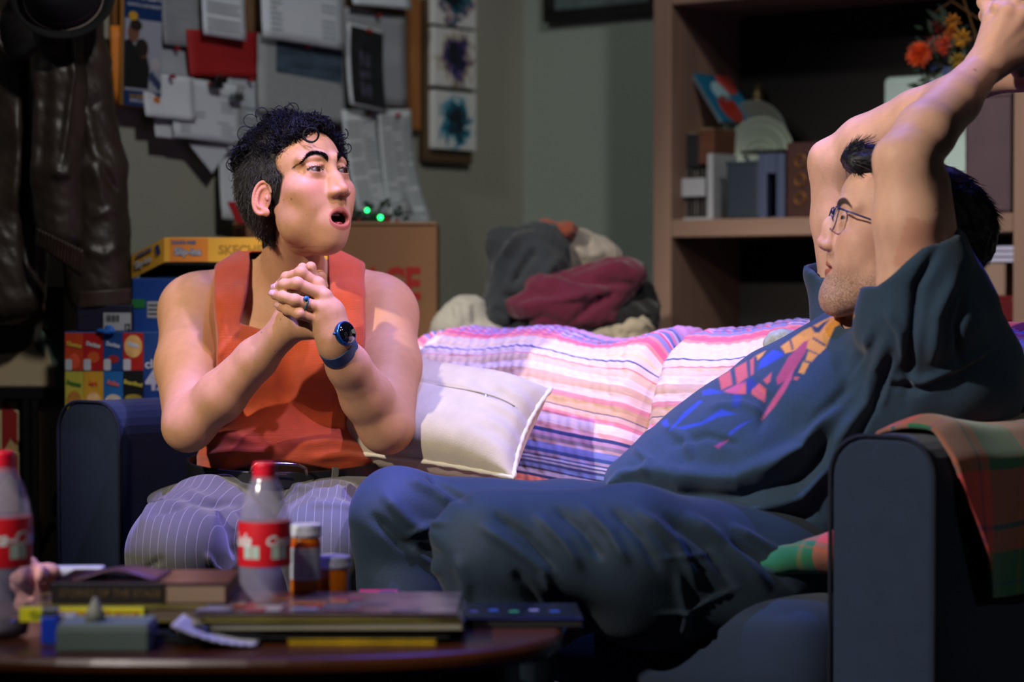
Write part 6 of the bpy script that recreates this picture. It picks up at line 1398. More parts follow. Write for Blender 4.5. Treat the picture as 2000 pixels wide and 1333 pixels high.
    # ---- watch and ring
    wc = P(646, 677, 3.932); ax = (P(655, 672, 3.93) - P(680, 715, 3.965)).normalized()     # along the forearm
    fc = P(674, 652, 3.905); nrm_ = (fc - P(655, 672, 3.935)).normalized(); nrm_ = (nrm_ - ax * nrm_.dot(ax) * .55).normalized()
    q = nrm_.to_track_quat('Z', 'Y').to_matrix().to_4x4(); Mw_ = Matrix.Translation(fc) @ q
    strap_m = mat('watch_strap', '#16304c', .5)
    u_ = ax.cross(Vector(nrm_)).normalized(); v_ = u_.cross(ax).normalized(); c0 = P(661, 682, 3.938)
    vs = []; fs = []; n = 40
    for i in range(n):
        a = 2 * math.pi * i / n
        for (dr, dz) in ((.0, -.010), (.0028, -.010), (.0028, .010), (.0, .010)): vs.append(c0 + (u_ * math.cos(a) * (.0305 + dr)) + (v_ * math.sin(a) * (.0275 + dr)) + ax * dz)
    for i in range(n):
        for k in range(4): fs.append((i * 4 + k, i * 4 + (k + 1) % 4, ((i + 1) % n) * 4 + (k + 1) % 4, ((i + 1) % n) * 4 + k))
    wt = obj('wristwatch', MB().add(vs, fs), strap_m, T, bevel=.0008)
    obj('watch_case', MB().lathe([(.015, -.006), (.0195, -.004), (.0205, .000), (.0200, .004), (.0180, .0055), (.0172, .0050)], 40, Mw_), mat('watch_blue', '#1c4a7c', .25, .7), wt, smooth=True)
    obj('watch_glass', MB().lathe([(.0176, .0048), (.0174, .0056), (.001, .0058)], 40, Mw_), mat('watch_glass', '#050506', .05, coat=1), wt, smooth=True)
    obj('crown_button', MB().lathe([(.002, 0), (.002, .004)], 12, Mw_ @ Matrix.Translation((-.021, 0, 0)) @ Matrix.Rotation(-math.pi / 2, 4, 'Y')), mat('watch_blue'), wt, smooth=True)
    fa, fb = P(*kn[2]), P(*fing[2][1]); fd = (fb - fa).normalized(); c_ = fa.lerp(fb, .62); a1 = fd.cross(Vector((0, 0, 1))).normalized(); a2 = fd.cross(a1)
    rg = obj('ring', MB().tube([c_ + (a1 * math.cos(i / 12 * math.pi) + a2 * math.sin(i / 12 * math.pi)) * .0112 for i in range(25)], .0016, 8), mat('ring_teal', '#0c4458', .4), T, smooth=True)
    obj('ring_bead', MB().lathe([(.0005, -.0042), (.003, -.003), (.0042, 0), (.003, .003), (.0005, .0042)], 14, Matrix.Translation(c_ + Vector((.001, -.010, .008)))), mat('ring_bead', '#1c5a8c', .35), rg, smooth=True)
    Mn = mat('nail', '#c89890', .25)
    for f_, r_ in zip(fing, rr): 
        t_, p_ = P(*f_[-1]), P(*f_[-2]); nail(body, t_, p_, Vector((-.2, -.9, .25)), r_ * .84, Mn)
    return T
woman()
# ================================================================ MAN
def man():
    Cm, Rm = head_frame(P(1748, 484, 3.64), -91, 15, 0)
    g = dict(mouth='closed', gap=.0022, mw=.024, smile=.004, jaw=.006, eye=.0030, brow=(.038, .046, .038), bt=.0046, bx=(.010, .050), nose=-.003, hump=.005, back=.012, cbk=.013, fore=.004, tipz=-.020, nw=1.25, wide=1.04, ear=1.1)
    T = thing('person', 'man in slate blue printed T-shirt and dark trousers leaning back with hands clasped overhead', 'person', (0, 0, 0))
    S = Sculpt(); W = sculpt_head(S, Cm, Rm, g)
    Wl = lambda p: Cm + Rm @ np.array(p, float)
    for s in (1, -1): S.cone(Wl((s * .036, .03, -.072)), Wl((s * .02, .062, -.100)), .022, .018, k=.02)
    S.cone(Wl((0, -.02, -.05)), P(1742, 640, 3.70), .058, .062, k=.02)
    def torso(Z, o):
        Lt = nv(np.array([-.13, .36, 0])); 
        def bl(px, py, Y, r, fl): return (np.array(P(px, py, Y)), r + o, fl)
        A = [np.array(P(1395, 1020, 3.66)), np.array(P(1450, 930, 3.68)), np.array(P(1560, 850, 3.70)), np.array(P(1680, 765, 3.72)), np.array(P(1760, 700, 3.72))]
        rs = [.110, .122, .118, .112, .090]
        for i in range(4): Z.cone(A[i], A[i + 1], rs[i] + o, rs[i + 1] + o, k=.03, flat=(Lt, 1.45))
        Z.cone(P(1795, 660, 3.57), P(1700, 650, 3.87), .062 + o, k=.03)
    torso(S, 0)
    # arms: near (his left) and far (his right)
    S.limb([P(1808, 655, 3.54), P(1790, 560, 3.49), P(1776, 430, 3.47), P(1768, 318, 3.47)], [.060, .056, .0515, .0425], .02)
    S.cone(P(1830, 470, 3.49), P(1815, 360, 3.48), .030, .030, k=.02)
    S.ell(P(1741, 306, 3.46), (.020, .020, .020), k=.016)
    S.limb([P(1768, 316, 3.47), P(1808, 258, 3.50), P(1866, 196, 3.56), P(1914, 140, 3.61)], [.0425, .0435, .037, .0285], .018)
    S.limb([P(1700, 660, 3.86), P(1662, 560, 3.88), P(1641, 430, 3.87), P(1630, 326, 3.86)], [.055, .050, .046, .039], .02)
    S.ell(P(1607, 302, 3.85), (.017, .017, .017), k=.016)
    S.limb([P(1630, 320, 3.86), P(1690, 284, 3.83), P(1790, 226, 3.79), P(1905, 158, 3.74)], [.039, .046, .040, .0275], .018)
    # near hand: back of the hand, knuckles at the top, fingers lace over
    s1 = Sculpt(); s1.ops = list(S.ops)
    wr = P(1914, 140, 3.61)
    kn = [(1936, 40, 3.63), (1966, 24, 3.61), (1996, 30, 3.61), (2022, 48, 3.62)]
    for q in kn: s1.cone(P(1922, 128, 3.615), P(*q), .022, .0135, k=.012)
    s1.cone(P(1945, 120, 3.62), P(1998, 100, 3.63), .026, .022, k=.014)
    for q in kn: s1.ell(P(*q), .0140, k=.004)
    for q in kn: s1.cone(P(1925, 120, 3.592), P(q[0], q[1] + 6, q[2] - .006), .004, .0045, k=.006)            # tendons
    nf = [[kn[0], (1922, 4, 3.66), (1930, -22, 3.70)], [kn[1], (1962, -22, 3.64), (1975, -45, 3.69)], [kn[2], (2000, -18, 3.64), (2010, -42, 3.68)], [kn[3], (2036, 2, 3.65), (2044, -22, 3.69)]]
    for f_ in nf: finger(s1, [P(*p) for p in f_], .0108, .004)
    finger(s1, [P(1990, 140, 3.64), P(2025, 120, 3.67), P(2040, 90, 3.70)], .012, .008)
    # far hand
    s1.cone(P(1905, 158, 3.74), P(1985, 110, 3.71), .028, .036, k=.014, flat=((0, 1, 0), .8))
    s1.cone(P(1930, 150, 3.73), P(2060, 150, 3.69), .026, .022, k=.014)
    for q in [[(1960, 90, 3.70), (1925, 30, 3.70), (1930, 5, 3.655)], [(1990, 70, 3.70), (1952, 5, 3.67), (1946, 14, 3.62)], [(2010, 80, 3.70), (1985, 0, 3.67), (1982, 8, 3.615)], [(2030, 90, 3.69), (2015, 8, 3.66), (2014, 20, 3.625)]]: finger(s1, [P(*p) for p in q], .0105, .004)
    lo = np.array([P(1330, 0, 3.9).x, 3.30, .38]); hi = np.array([P(2075, 0, 3.6).x + .02, 4.02, 1.34])
    zn = W((0, 0, -.135))[2]
    V1, Q1 = nets(*s1.field(lo, hi, .0036))
    h0 = Cm - np.array([.15, .115, 0]); h0[2] = zn - .006; h1 = Cm + np.array([.14, .115, .17])
    hd = Sculpt(); hd.ops = [o for o in S.ops]
    V2, Q2 = nets(*hd.field(h0, h1, .0016))
    inb = lambda V, e: ((V > h0 + e) & (V < h1 - e)).all(1)
    near = lambda V, e: inb(V, e) & (V[:, 1] > Cm[1] - .085) & (V[:, 1] < Cm[1] + .085)
    def hb(V, e):       # head box without the arms: box in head frame
        L = (V - Cm) @ Rm; return (np.abs(L[:, 0]) < .092 - e) & (L[:, 1] > -.135 + e) & (L[:, 1] < .145 - e) & (V[:, 2] > zn + e) & (L[:, 2] < .16 - e)
    V2, Q2 = keep(V2, Q2, hb(V2, -.002)); Va, Qa = keep(V1, Q1, ~hb(V1, .0015))
    a0, a1 = np.array(P(1560, 480, 3.9)), np.array(P(2070, 0, 3.5)); 
    V, Q = join([(Va, Qa), (V2, Q2)])
    base = srgb('#cda088'); brow = srgb('#17110f')
    def hairf(x, y, z):
        hl = np.interp(z, [-.07, -.04, -.015, .0, .02, .04, .06, .08, .1], [-.04, -.02, .006, .022, .026, .024, .038, .056, .075])
        return np.clip((hl - y) / .006, 0, 1) * (z > -.07) * ~((np.abs(x) > .066) & (np.abs(y + .004) < .024) & (np.abs(z) < .032))
    def extra(V, L, col):
        x, y, z = L.T; n = np.random.default_rng(4).normal(size=len(V)) * .45; ax = np.abs(x)
        beard = np.clip((-.044 - z + .10 * np.clip(.05 - y, 0, .1)) / .026, 0, 1) * np.clip((.16 + z) / .03, 0, 1) * (y > -.01) + np.exp(-((z + .036) / .006) ** 2) * (y > .075) * (ax < .028) + np.clip(1 - np.abs(y - .018) / .02, 0, 1) * (z < .0) * (z > -.06)
        beard = np.clip(beard, 0, 1) * (np.linalg.norm(L, axis=1) < .17)
        zc, mw, mo = g['_mouth']; beard = beard * (1 - np.exp(-((z - zc) / .009) ** 4) * (ax < mw) * (y > .085))
        m = np.clip(beard * (.42 + .4 * n), 0, .75)[:, None]; col = col * (1 - m) + np.array(srgb('#2a1e1a')) * m
        col = col * (1 + .05 * vnoise(V * 35, 3) + .03 * vnoise(V * 160, 4))[:, None]
        p = project(V)
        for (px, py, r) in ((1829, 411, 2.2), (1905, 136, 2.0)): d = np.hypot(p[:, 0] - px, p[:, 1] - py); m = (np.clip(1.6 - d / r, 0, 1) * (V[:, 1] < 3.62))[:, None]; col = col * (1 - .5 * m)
        return np.clip(col, 0, 1)
    col = face_paint(V, Cm, Rm, g, base, srgb('#a86458'), brow, srgb('#1c1512'), hairf, srgb('#c07860'), extra)
    body = npmesh('body', V, Q, mat('skin_fair', '#be8f76', .55, attr='skin', sss=.10, bump=.15, bscale=380, spec=.25), T, True, {'skin': col})
    eyes(Cm, Rm, T, 0, -8, '#2a1a12')
    # ---- hair
    Hc = Sculpt(); lo = Cm - .17; hi = Cm + .19
    Hc.ell(Wl((0, -.020, .050)), (.083, .104, .090), Rm); Hc.ell(Wl((0, -.055, .045)), (.080, .090, .080), Rm, .02); Hc.ell(Wl((0, -.072, -.025)), (.064, .050, .060), Rm, .03); Hc.ell(Wl((0, .040, .112)), (.052, .052, .034), Rm, .02); Hc.ell(Wl((0, .087, .110)), (.042, .027, .027), Rm, .015)
    def cutf(X, Y, Z):
        q = [(X - Cm[0]) * Rm[0, i] + (Y - Cm[1]) * Rm[1, i] + (Z - Cm[2]) * Rm[2, i] for i in range(3)]
        hl = np.interp(q[2], [-.09, -.05, -.035, -.02, .0, .02, .04, .055, .075, .088, .098, .12, .16], [-.06, -.045, -.01, .012, .020, .026, .024, .034, .05, .078, .10, .13, .14]).astype(np.float32)
        return hl - q[1]
    Hc.func(lambda X, Y, Z: -cutf(X, Y, Z), (lo, hi), 'i')
    for s in (1, -1): Hc.ell(Wl((s * .082, -.003, -.004)), (.020, .024, .034), Rm, .004, 's')
    Vh, Qh = nets(*Hc.field(lo, hi, .0024)); Nh = normals(Vh, Qh); Vh = Vh + Nh * (.0022 * vnoise(Vh * 30, 4) + .0012 * vnoise(Vh * 80, 5))[:, None]
    M_hm = mat('hair_cap_blueblack', '#0a0a0e', .5, bump=.6, bscale=400)
    hair = npmesh('hair', Vh, Qh, M_hm, T); Lh = (Vh - Cm) @ Rm; Nl = Nh @ Rm; r = np.random.default_rng(15)
    def locks(mask, n, ln, rd, nm, sd, lift, jn=.12, fwd=None):
        idx = np.flatnonzero(mask); idx = r.choice(idx, min(n, len(idx)), replace=False); L = Lh[idx]
        d = np.stack([L[:, 0] * 2, np.where(L[:, 2] > .09, -.8, -.5), np.where(L[:, 2] > .09, .15, -.8)], 1)
        if fwd is not None: d = np.tile(np.array(fwd, float), (len(idx), 1))
        N_ = Nl[idx]; d -= N_ * (d * N_).sum(1, keepdims=True); d /= np.linalg.norm(d, axis=1, keepdims=True) + 1e-6; cl = np.round(L / .02); d += .25 * np.stack([np.sin(cl @ np.array([12.9, 78.2, 37.7]) * (i + 1.3)) for i in range(3)], 1) + r.normal(size=d.shape) * jn + N_ * lift
        strands(nm, Vh[idx] - Nh[idx] * .001, d @ Rm.T, r.uniform(*ln, len(idx)), r.uniform(*rd, len(idx)), r.uniform(.1, .35, len(idx)), hair, mat('blueblack_hair', '#08080c', .35, spec=.6), 7, sd, curlr=.004, nrm=-Nh[idx])
    locks(Lh[:, 2] > -.1, 5200, (.014, .028), (.0004, .0007), 'hair_strands', 1, .04, .07)
    locks(Lh[:, 2] > .085, 1300, (.022, .04), (.0005, .0011), 'quiff_locks', 2, .02, .05)
    # ---- glasses
    gl = MB(); fr = mat('glasses_frame', '#142a5c', .3, .5)
    zE, yE = EZ, EY
    G = obj('glasses', MB(), fr, T); me = MB()
    lens = mat('lens_glass', '#c8d0d8', .03, alpha=.12)
    for s in (1, -1):
        rim = []
        for (x, z) in rounded(.050, .036, .012, 4, s * .032, zE - .004): rim.append(Vector(Wl((x, 1.0 * .1030 - abs(x) * .02, z))))
        me.tube(rim + [rim[0]], .0011, 6)
        me.tube([Vector(Wl(q)) for q in ((s * .056, .1015, zE + .010), (s * .069, .094, zE + .0085), (s * .079, .05, zE + .004), (s * .083, .0, zE - .002), (s * .078, -.02, zE - .020))], .0015, 6)
        me.tube([Vector(Wl(q)) for q in ((s * .008, .106, zE), (s * .010, .101, zE - .008))], .0008, 5)
        c = Wl((s * .032, .1005, zE - .004)); obj('lens', MB().add([tuple(p) for p in rim], [tuple(range(len(rim)))]), lens, G)
    me.tube([Vector(Wl(q)) for q in ((-.008, .1045, zE + .004), (0, .1060, zE + .007), (.008, .1045, zE + .004))], .0012, 6)
    me2 = bpy.data.meshes.new('glasses'); me2.from_pydata([tuple(v) for v in me.v], [], me.f); me2.materials.append(fr); me2.polygons.foreach_set('use_smooth', [True] * len(me2.polygons)); G.data = me2
    # ---- T-shirt
    X = Sculpt(); torso(X, .012)
    X.cone(P(1440, 930, 3.66), P(1300, 945, 3.64), .105, .070, k=.05, flat=((0, 1, 0), 1.5)); X.cone(P(1290, 940, 3.64), P(1225, 955, 3.62), .066, .036, k=.03, flat=((0, 1, 0), 1.7))
    X.cone(P(1460, 980, 3.60), P(1600, 1010, 3.55), .075, .055, k=.05)
    X.cone(P(1250, 960, 3.60), P(1330, 985, 3.56), .024, .030, k=.03)
    X.cone(P(1640, 850, 3.62), P(1840, 740, 3.62), .105, .110, k=.06)
    X.ell(P(1860, 745, 3.64), (.088, .16, .085), k=.05); X.ell(P(1905, 740, 3.66), (.045, .13, .07), k=.04)
    # near sleeve, hanging open round the upper arm
    X.limb([P(1800, 690, 3.56), P(1798, 610, 3.505), P(1792, 530, 3.485)], [.098, .086, .079], .04); X.limb([P(1870, 690, 3.58), P(1868, 590, 3.53), P(1852, 480, 3.50)], [.075, .052, .026], .04)
    X.cone(P(1740, 640, 3.50), P(1728, 572, 3.48), .040, .018, k=.03)
    pl = [(1560, 350), (1640, 560), (1712, 560), (1742, 538), (1790, 500), (1830, 455), (1862, 415), (1950, 200), (1700, 200)]
    pa = np.array(pl, float)
    def f(Xa, Y, Z):
        Xa, Y, Z = np.broadcast_arrays(Xa, Y, Z); A = np.stack([Xa.ravel(), Y.ravel(), Z.ravel()], 1).astype(float); p = project(A); d = np.full(len(p), 1e9)
        for i in range(len(pa)): d = np.minimum(d, segdist(p, pa[i], pa[(i + 1) % len(pa)])[0])
        d = np.where(inpoly(p, pa), -d, d) / 1330.; return np.maximum(d, A[:, 1] - 3.72).reshape(Xa.shape)
    slo, shi = np.array([P(1140, 0, 3.6).x, 3.34, .36]), np.array([P(1990, 0, 3.7).x, 4.03, 1.03])
    X.ops.append(('s', f, (slo + .02, shi - .02), .004))
    # hollow of the near sleeve round the arm
    X.limb([P(1786, 520, 3.49), P(1782, 480, 3.48), P(1776, 430, 3.47)], [.056, .062, .064], .006, 's')
    # far sleeve
    X.limb([P(1700, 680, 3.84), P(1648, 600, 3.88), P(1622, 535, 3.89)], [.060, .052, .043], .03); X.limb([P(1640, 560, 3.88), P(1622, 500, 3.88), P(1618, 440, 3.88)], [.036, .040, .042], .004, 's')
    X.plane(P(1620, 506, 3.88), (-.25, .0, .97), (P(1560, 520, 3.80) , P(1690, 440, 3.98)), .003)
    # neckline
    X.cone(Wl((0, .0, -.085)), Wl((0, .01, -.02)), .066, .10, k=.006, op='s')
    Vs, Qs = nets(*X.field(slo, shi, .0032)); Vs = relax(Vs, Qs, 1)
    F = [([(1245, 905), (1330, 930), (1440, 935), (1560, 880), (1640, 780)], 17, .016), ([(1240, 935), (1320, 965), (1440, 975), (1560, 935), (1660, 820)], 13, -.016), ([(1300, 985), (1430, 1005), (1560, 970), (1650, 880)], 14, .014), ([(1350, 1010), (1480, 1035), (1600, 1000)], 10, -.012), ([(1420, 1035), (1520, 1050), (1620, 1055)], 8, .008),
         ([(1180, 960), (1215, 930), (1280, 920)], 9, .010), ([(1195, 975), (1250, 955), (1300, 970)], 7, -.010), ([(1560, 860), (1650, 760), (1720, 640)], 12, -.012), ([(1600, 900), (1690, 790), (1735, 650)], 12, .012), ([(1640, 900), (1710, 800), (1745, 690)], 9, -.012), ([(1680, 850), (1725, 780), (1750, 700)], 8, .008),
         ([(1290, 830), (1340, 860), (1350, 900)], 9, .006), ([(1380, 800), (1450, 790), (1500, 810)], 8, .006), ([(1300, 870), (1380, 850), (1450, 870)], 8, -.005), ([(1470, 740), (1500, 780), (1480, 850)], 8, -.005),
         ([(1840, 470), (1790, 560), (1775, 700), (1770, 790)], 10, -.012), ([(1870, 520), (1830, 620), (1820, 720)], 12, .010), ([(1890, 560), (1870, 640), (1875, 720)], 8, -.008), ([(1720, 750), (1790, 765), (1870, 740), (1940, 690)], 7, -.007), ([(1730, 735), (1800, 745), (1880, 715), (1945, 670)], 8, .008), ([(1725, 600), (1760, 650), (1770, 720)], 8, .008), ([(1700, 640), (1690, 700), (1650, 760)], 9, .009),
         ([(1230, 870), (1270, 900), (1260, 940)], 8, .006), ([(1600, 640), (1650, 680), (1640, 740)], 14, -.006), ([(1480, 930), (1560, 880), (1620, 800)], 9, .008)]
    Vs = folds(Vs, Qs, F, 12, .004, 6)
    ps = project(Vs); Ns = normals(Vs, Qs); vis = Ns[:, 1] < .55
    cs = np.tile(np.array(srgb('#21374b')), (len(Vs), 1))
    def pr(poly, c):
        pl = np.array(poly, float); bb = vis & (ps[:, 0] > pl[:, 0].min() - 4) & (ps[:, 0] < pl[:, 0].max() + 4) & (ps[:, 1] > pl[:, 1].min() - 4) & (ps[:, 1] < pl[:, 1].max() + 4); q = ps[bb]
        if len(q) == 0: return
        d = polydist(q, list(map(tuple, pl)) + [tuple(pl[0])]); d = np.where(inpoly(q, poly), -d, d); m = np.clip(.5 - d / 4.0, 0, 1)[:, None]; cs[bb] = cs[bb] * (1 - m) + np.array(srgb(c)) * m
    O, Cc, B = '#d08a34', '#b8504c', '#203c9c'
    # chest print, read from the picture: orange wing, coral bars, blue strokes (an abstract graphic)
    Z5 = lambda pts: [(1180 + x * .3, 560 + y * .3) for x, y in pts]
    pr(Z5([(1290, 290), (1540, 165), (1620, 165), (1630, 200), (1500, 265), (1440, 400), (1400, 440), (1310, 400), (1180, 435), (1150, 390)]), O)
    pr(Z5([(1330, 420), (1390, 445), (1350, 490), (1310, 480)]), O); pr(Z5([(1295, 490), (1335, 500), (1300, 570), (1265, 560)]), O)
    pr(Z5([(1240, 585), (1272, 590), (1255, 612), (1235, 606)]), Cc)
    pr(Z5([(1340, 400), (1420, 320), (1490, 260), (1440, 400), (1400, 435)]), O)
    for a, b_ in (((1210, 345), (1228, 410)), ((1360, 335), (1440, 385)), ((1550, 175), (1595, 215))):
        q0, q1 = np.array(a, float), np.array(b_, float); n_ = np.array([-(q1 - q0)[1], (q1 - q0)[0]]); n_ = n_ / np.linalg.norm(n_) * 7; pr(Z5([q0 - n_, q0 + n_, q1 + n_, q1 - n_]), '#1c2c44')
    pr(Z5([(1340, 250), (1390, 265), (1425, 235), (1470, 210), (1400, 300), (1370, 300)]), '#1c2c44')
    pr(Z5([(745, 590), (820, 545), (835, 640), (765, 672)]), Cc); pr(Z5([(850, 530), (925, 490), (935, 590), (865, 640)]), Cc); pr(Z5([(950, 480), (975, 460), (972, 570), (955, 580)]), Cc); pr(Z5([(990, 450), (1050, 420), (1030, 450), (1000, 480)]), O)
    pr(Z5([(1300, 360), (1330, 350), (1310, 430), (1240, 540), (1200, 600), (1130, 640), (1120, 600), (1200, 460)]), '#a03c54')
    pr(Z5([(1240, 520), (1220, 600), (1170, 690), (1110, 780), (1040, 860), (1020, 870), (1090, 750), (1160, 640)]), '#b04864')
    pr(Z5([(1090, 560), (1080, 620), (1060, 635), (1035, 610)]), Cc); pr(Z5([(960, 660), (1010, 630), (1055, 670), (1045, 755), (960, 700)]), Cc); pr(Z5([(900, 640), (925, 625), (922, 700), (850, 700)]), Cc)
    pr(Z5([(780, 680), (850, 645), (920, 620), (860, 700), (800, 690)]), '#b04864')
    pr(Z5([(1000, 540), (1020, 480), (1100, 410), (1160, 430), (1170, 450), (1050, 520)]), B); pr(Z5([(925, 620), (960, 590), (1000, 640), (930, 700)]), '#1c2c6c'); pr(Z5([(640, 680), (690, 665), (780, 690), (640, 710)]), B)
    pr(Z5([(840, 700), (900, 710), (880, 790), (830, 780)]), '#1c3478'); pr(Z5([(470, 920), (640, 880), (760, 800), (860, 830), (740, 850), (640, 900), (520, 930)]), B); pr(Z5([(420, 940), (520, 820), (620, 740), (640, 750), (540, 840), (440, 930)]), B); pr(Z5([(370, 880), (410, 860), (420, 910), (390, 915)]), B)
    pr(Z5([(800, 960), (880, 900), (960, 870), (900, 910), (820, 975)]), '#2c3c9c'); pr(Z5([(720, 1040), (750, 1020), (810, 1000), (745, 1055)]), '#8c3468'); pr(Z5([(1470, 190), (1500, 170), (1520, 175), (1480, 200)]), '#2c6cb0')
    npmesh('t_shirt', Vs, Qs, mat('tshirt_cotton', '#2f4560', .9, attr='cloth', var=.10, vscale=220, bump=.25, bscale=350, sheen=.12), T, True, {'cloth': cs})
    # ---- trousers
    X = Sculpt(); hipN, kneeN = P(1470, 1120, 3.50), P(955, 1068, 3.42); hipF, kneeF = P(1430, 1050, 3.76), P(775, 1010, 3.72)
    X.ell(P(1500, 1090, 3.62), (.13, .19, .095), k=.04)
    X.limb([hipN, P(1230, 1085, 3.44), kneeN], [.100, .098, .074], .03); X.limb([hipF, P(1100, 1040, 3.76), kneeF], [.090, .078, .070], .03)
    X.cone(P(1260, 1150, 3.48), P(1450, 1180, 3.52), .085, .08, k=.05)
    X.limb([kneeN, P(985, 1200, 3.44), Vector((P(1000, 0, 3.46).x, 3.48, .10))], [.074, .074, .056], .03); X.limb([kneeF, P(790, 1150, 3.72), Vector((P(790, 0, 3.74).x, 3.74, .10))], [.070, .068, .055], .03)
    tlo, thi = np.array([P(670, 0, 3.7).x, 3.26, .06]), np.array([P(1680, 0, 3.7).x, 3.92, .64])
    Vt, Qt = nets(*X.field(tlo, thi, .0044)); Vt = relax(Vt, Qt, 1)
    F = [([(790, 930), (850, 960), (890, 990)], 10, .008), ([(745, 960), (800, 1020), (860, 1050)], 12, .008), ([(720, 1000), (780, 1060), (870, 1090)], 11, -.010), ([(830, 925), (880, 960), (920, 985)], 8, -.008), ([(790, 1050), (830, 1030), (880, 1020)], 6, .006), ([(800, 1060), (840, 1100), (860, 1130)], 8, .008),
         ([(930, 1020), (1000, 1070), (1060, 1110), (1080, 1160)], 10, .009), ([(960, 1000), (1030, 1050), (1090, 1120)], 9, -.008), ([(1040, 1000), (1100, 1060), (1140, 1120)], 10, .008), ([(1080, 990), (1140, 1040), (1180, 1100)], 9, -.008), ([(1130, 985), (1190, 1040), (1230, 1110)], 10, .009), ([(1190, 990), (1250, 1050), (1290, 1120)], 9, -.008), ([(1240, 990), (1320, 1060), (1370, 1160)], 10, .009), ([(1290, 1000), (1380, 1070), (1440, 1160)], 9, -.008), ([(1330, 1000), (1420, 1060), (1510, 1160)], 11, .010), ([(1400, 1040), (1480, 1090), (1560, 1160)], 9, -.008), ([(1420, 1020), (1510, 1070), (1600, 1130)], 8, .008),
         ([(1280, 1200), (1340, 1195), (1450, 1145)], 4, .004), ([(1280, 1094), (1360, 1085), (1400, 1080)], 4, .003), ([(1000, 1110), (1030, 1150), (1060, 1200)], 10, -.008), ([(890, 1080), (910, 1140), (905, 1200)], 12, .006), ([(1320, 1110), (1340, 1200), (1330, 1260)], 9, .006)]
    Vt = folds(Vt, Qt, F, 6, .004, 5)
    tr = npmesh('trousers', Vt, Qt, mat('trousers_teal', '#102534', .75, var=.08, vscale=40, bump=.2, bscale=300, sheen=.06), T)
    for (x, y, dx) in ((P(1000, 0, 3.46).x, 3.48, -.12), (P(790, 0, 3.74).x, 3.74, -.12)):
        sh = Sculpt(); sh.limb([(x + .03, y, .05), (x - .05, y - .03, .045), (x - .16, y - .07, .034)], [.042, .040, .034], .02); sh.plane((0, 0, 0), (0, 0, -1), ((-2, 2, -.2), (2, 5, .2)))
        Vx, Qx = nets(*sh.field((x - .25, y - .16, -.01), (x + .1, y + .08, .12), .004)); npmesh('shoe', Vx, Qx, mat('shoe_black'), T)
    a, b_ = P(*kn[2]), P(*nf[2][1]); d = (b_ - a).normalized(); c = P(1986, 27, 3.612); a1 = Vector((.35, 0, -.9)).normalized()
    c_ = a.lerp(b_, .45); u1 = d.cross(Vector((0, 1, 0))).normalized(); u2 = d.cross(u1)
    rg = obj('ring', MB().tube([c_ + (u1 * math.cos(i / 12 * math.pi) + u2 * math.sin(i / 12 * math.pi)) * .0122 for i in range(25)], .0020, 8), mat('ring_silver', '#a8b0b8', .15, 1.0), T, smooth=True)
man()
# ================================================================ COFFEE TABLE
Zt = .426
ct = thing('coffee_table', 'oval dark cherry wood coffee table in the foreground', 'table', (-.37, 3.03, 0))
M_ch = mat('cherry_wood', '#4a2610', .28, var=.3, vscale=7, stretch=(.3, 2, 1), coat=.3)
M_chd = mat('cherry_apron', '#1c0e08', .4, var=.3, vscale=8, stretch=(.3, 2, 1))
def sup(a, b, n=72, p=2.6): return [(a * math.copysign(abs(math.cos(t)) ** (2 / p), math.cos(t)), b * math.copysign(abs(math.sin(t)) ** (2 / p), math.sin(t))) for t in [2 * math.pi * i / n for i in range(n)]]
def slab(a, b, prof):
    m = MB(); vs = []; fs = []; n = 72
    for (k, z) in prof:
        for (x, y) in sup(a + k, b + k): vs.append((x, y, z))
    for i in range(len(prof) - 1):
        for j in range(n): fs.append((i * n + j, i * n + (j + 1) % n, (i + 1) * n + (j + 1) % n, (i + 1) * n + j))
    fs.append(tuple(range(n))[::-1]); fs.append(tuple((len(prof) - 1) * n + j for j in range(n))); return m.add(vs, fs)
obj('table_top', slab(.435, .275, [(-.02, Zt - .026), (-.006, Zt - .024), (0, Zt - .016), (0, Zt - .008), (-.004, Zt - .002), (-.010, Zt)]), M_ch, ct, smooth=False)
obj('apron', slab(.38, .215, [(0, Zt - .11), (0, Zt - .026)]), M_chd, ct)
for sx in (-1, 1):
    for sy in (-1, 1): obj('leg', MB().lathe([(.018, 0), (.022, .03), (.016, .06), (.026, .2), (.030, Zt - .11), (.030, Zt - .03)], 20), M_chd, ct, (sx * .33, sy * .15, 0), smooth=True)
def onT(px, py): return hit(px, py, (0, 0, Zt), (0, 0, 1))
def PT(px, Y): return Vector((px - 1000, 0, 0)) * (Y / FPX) + Vector((0, Y, Zt))
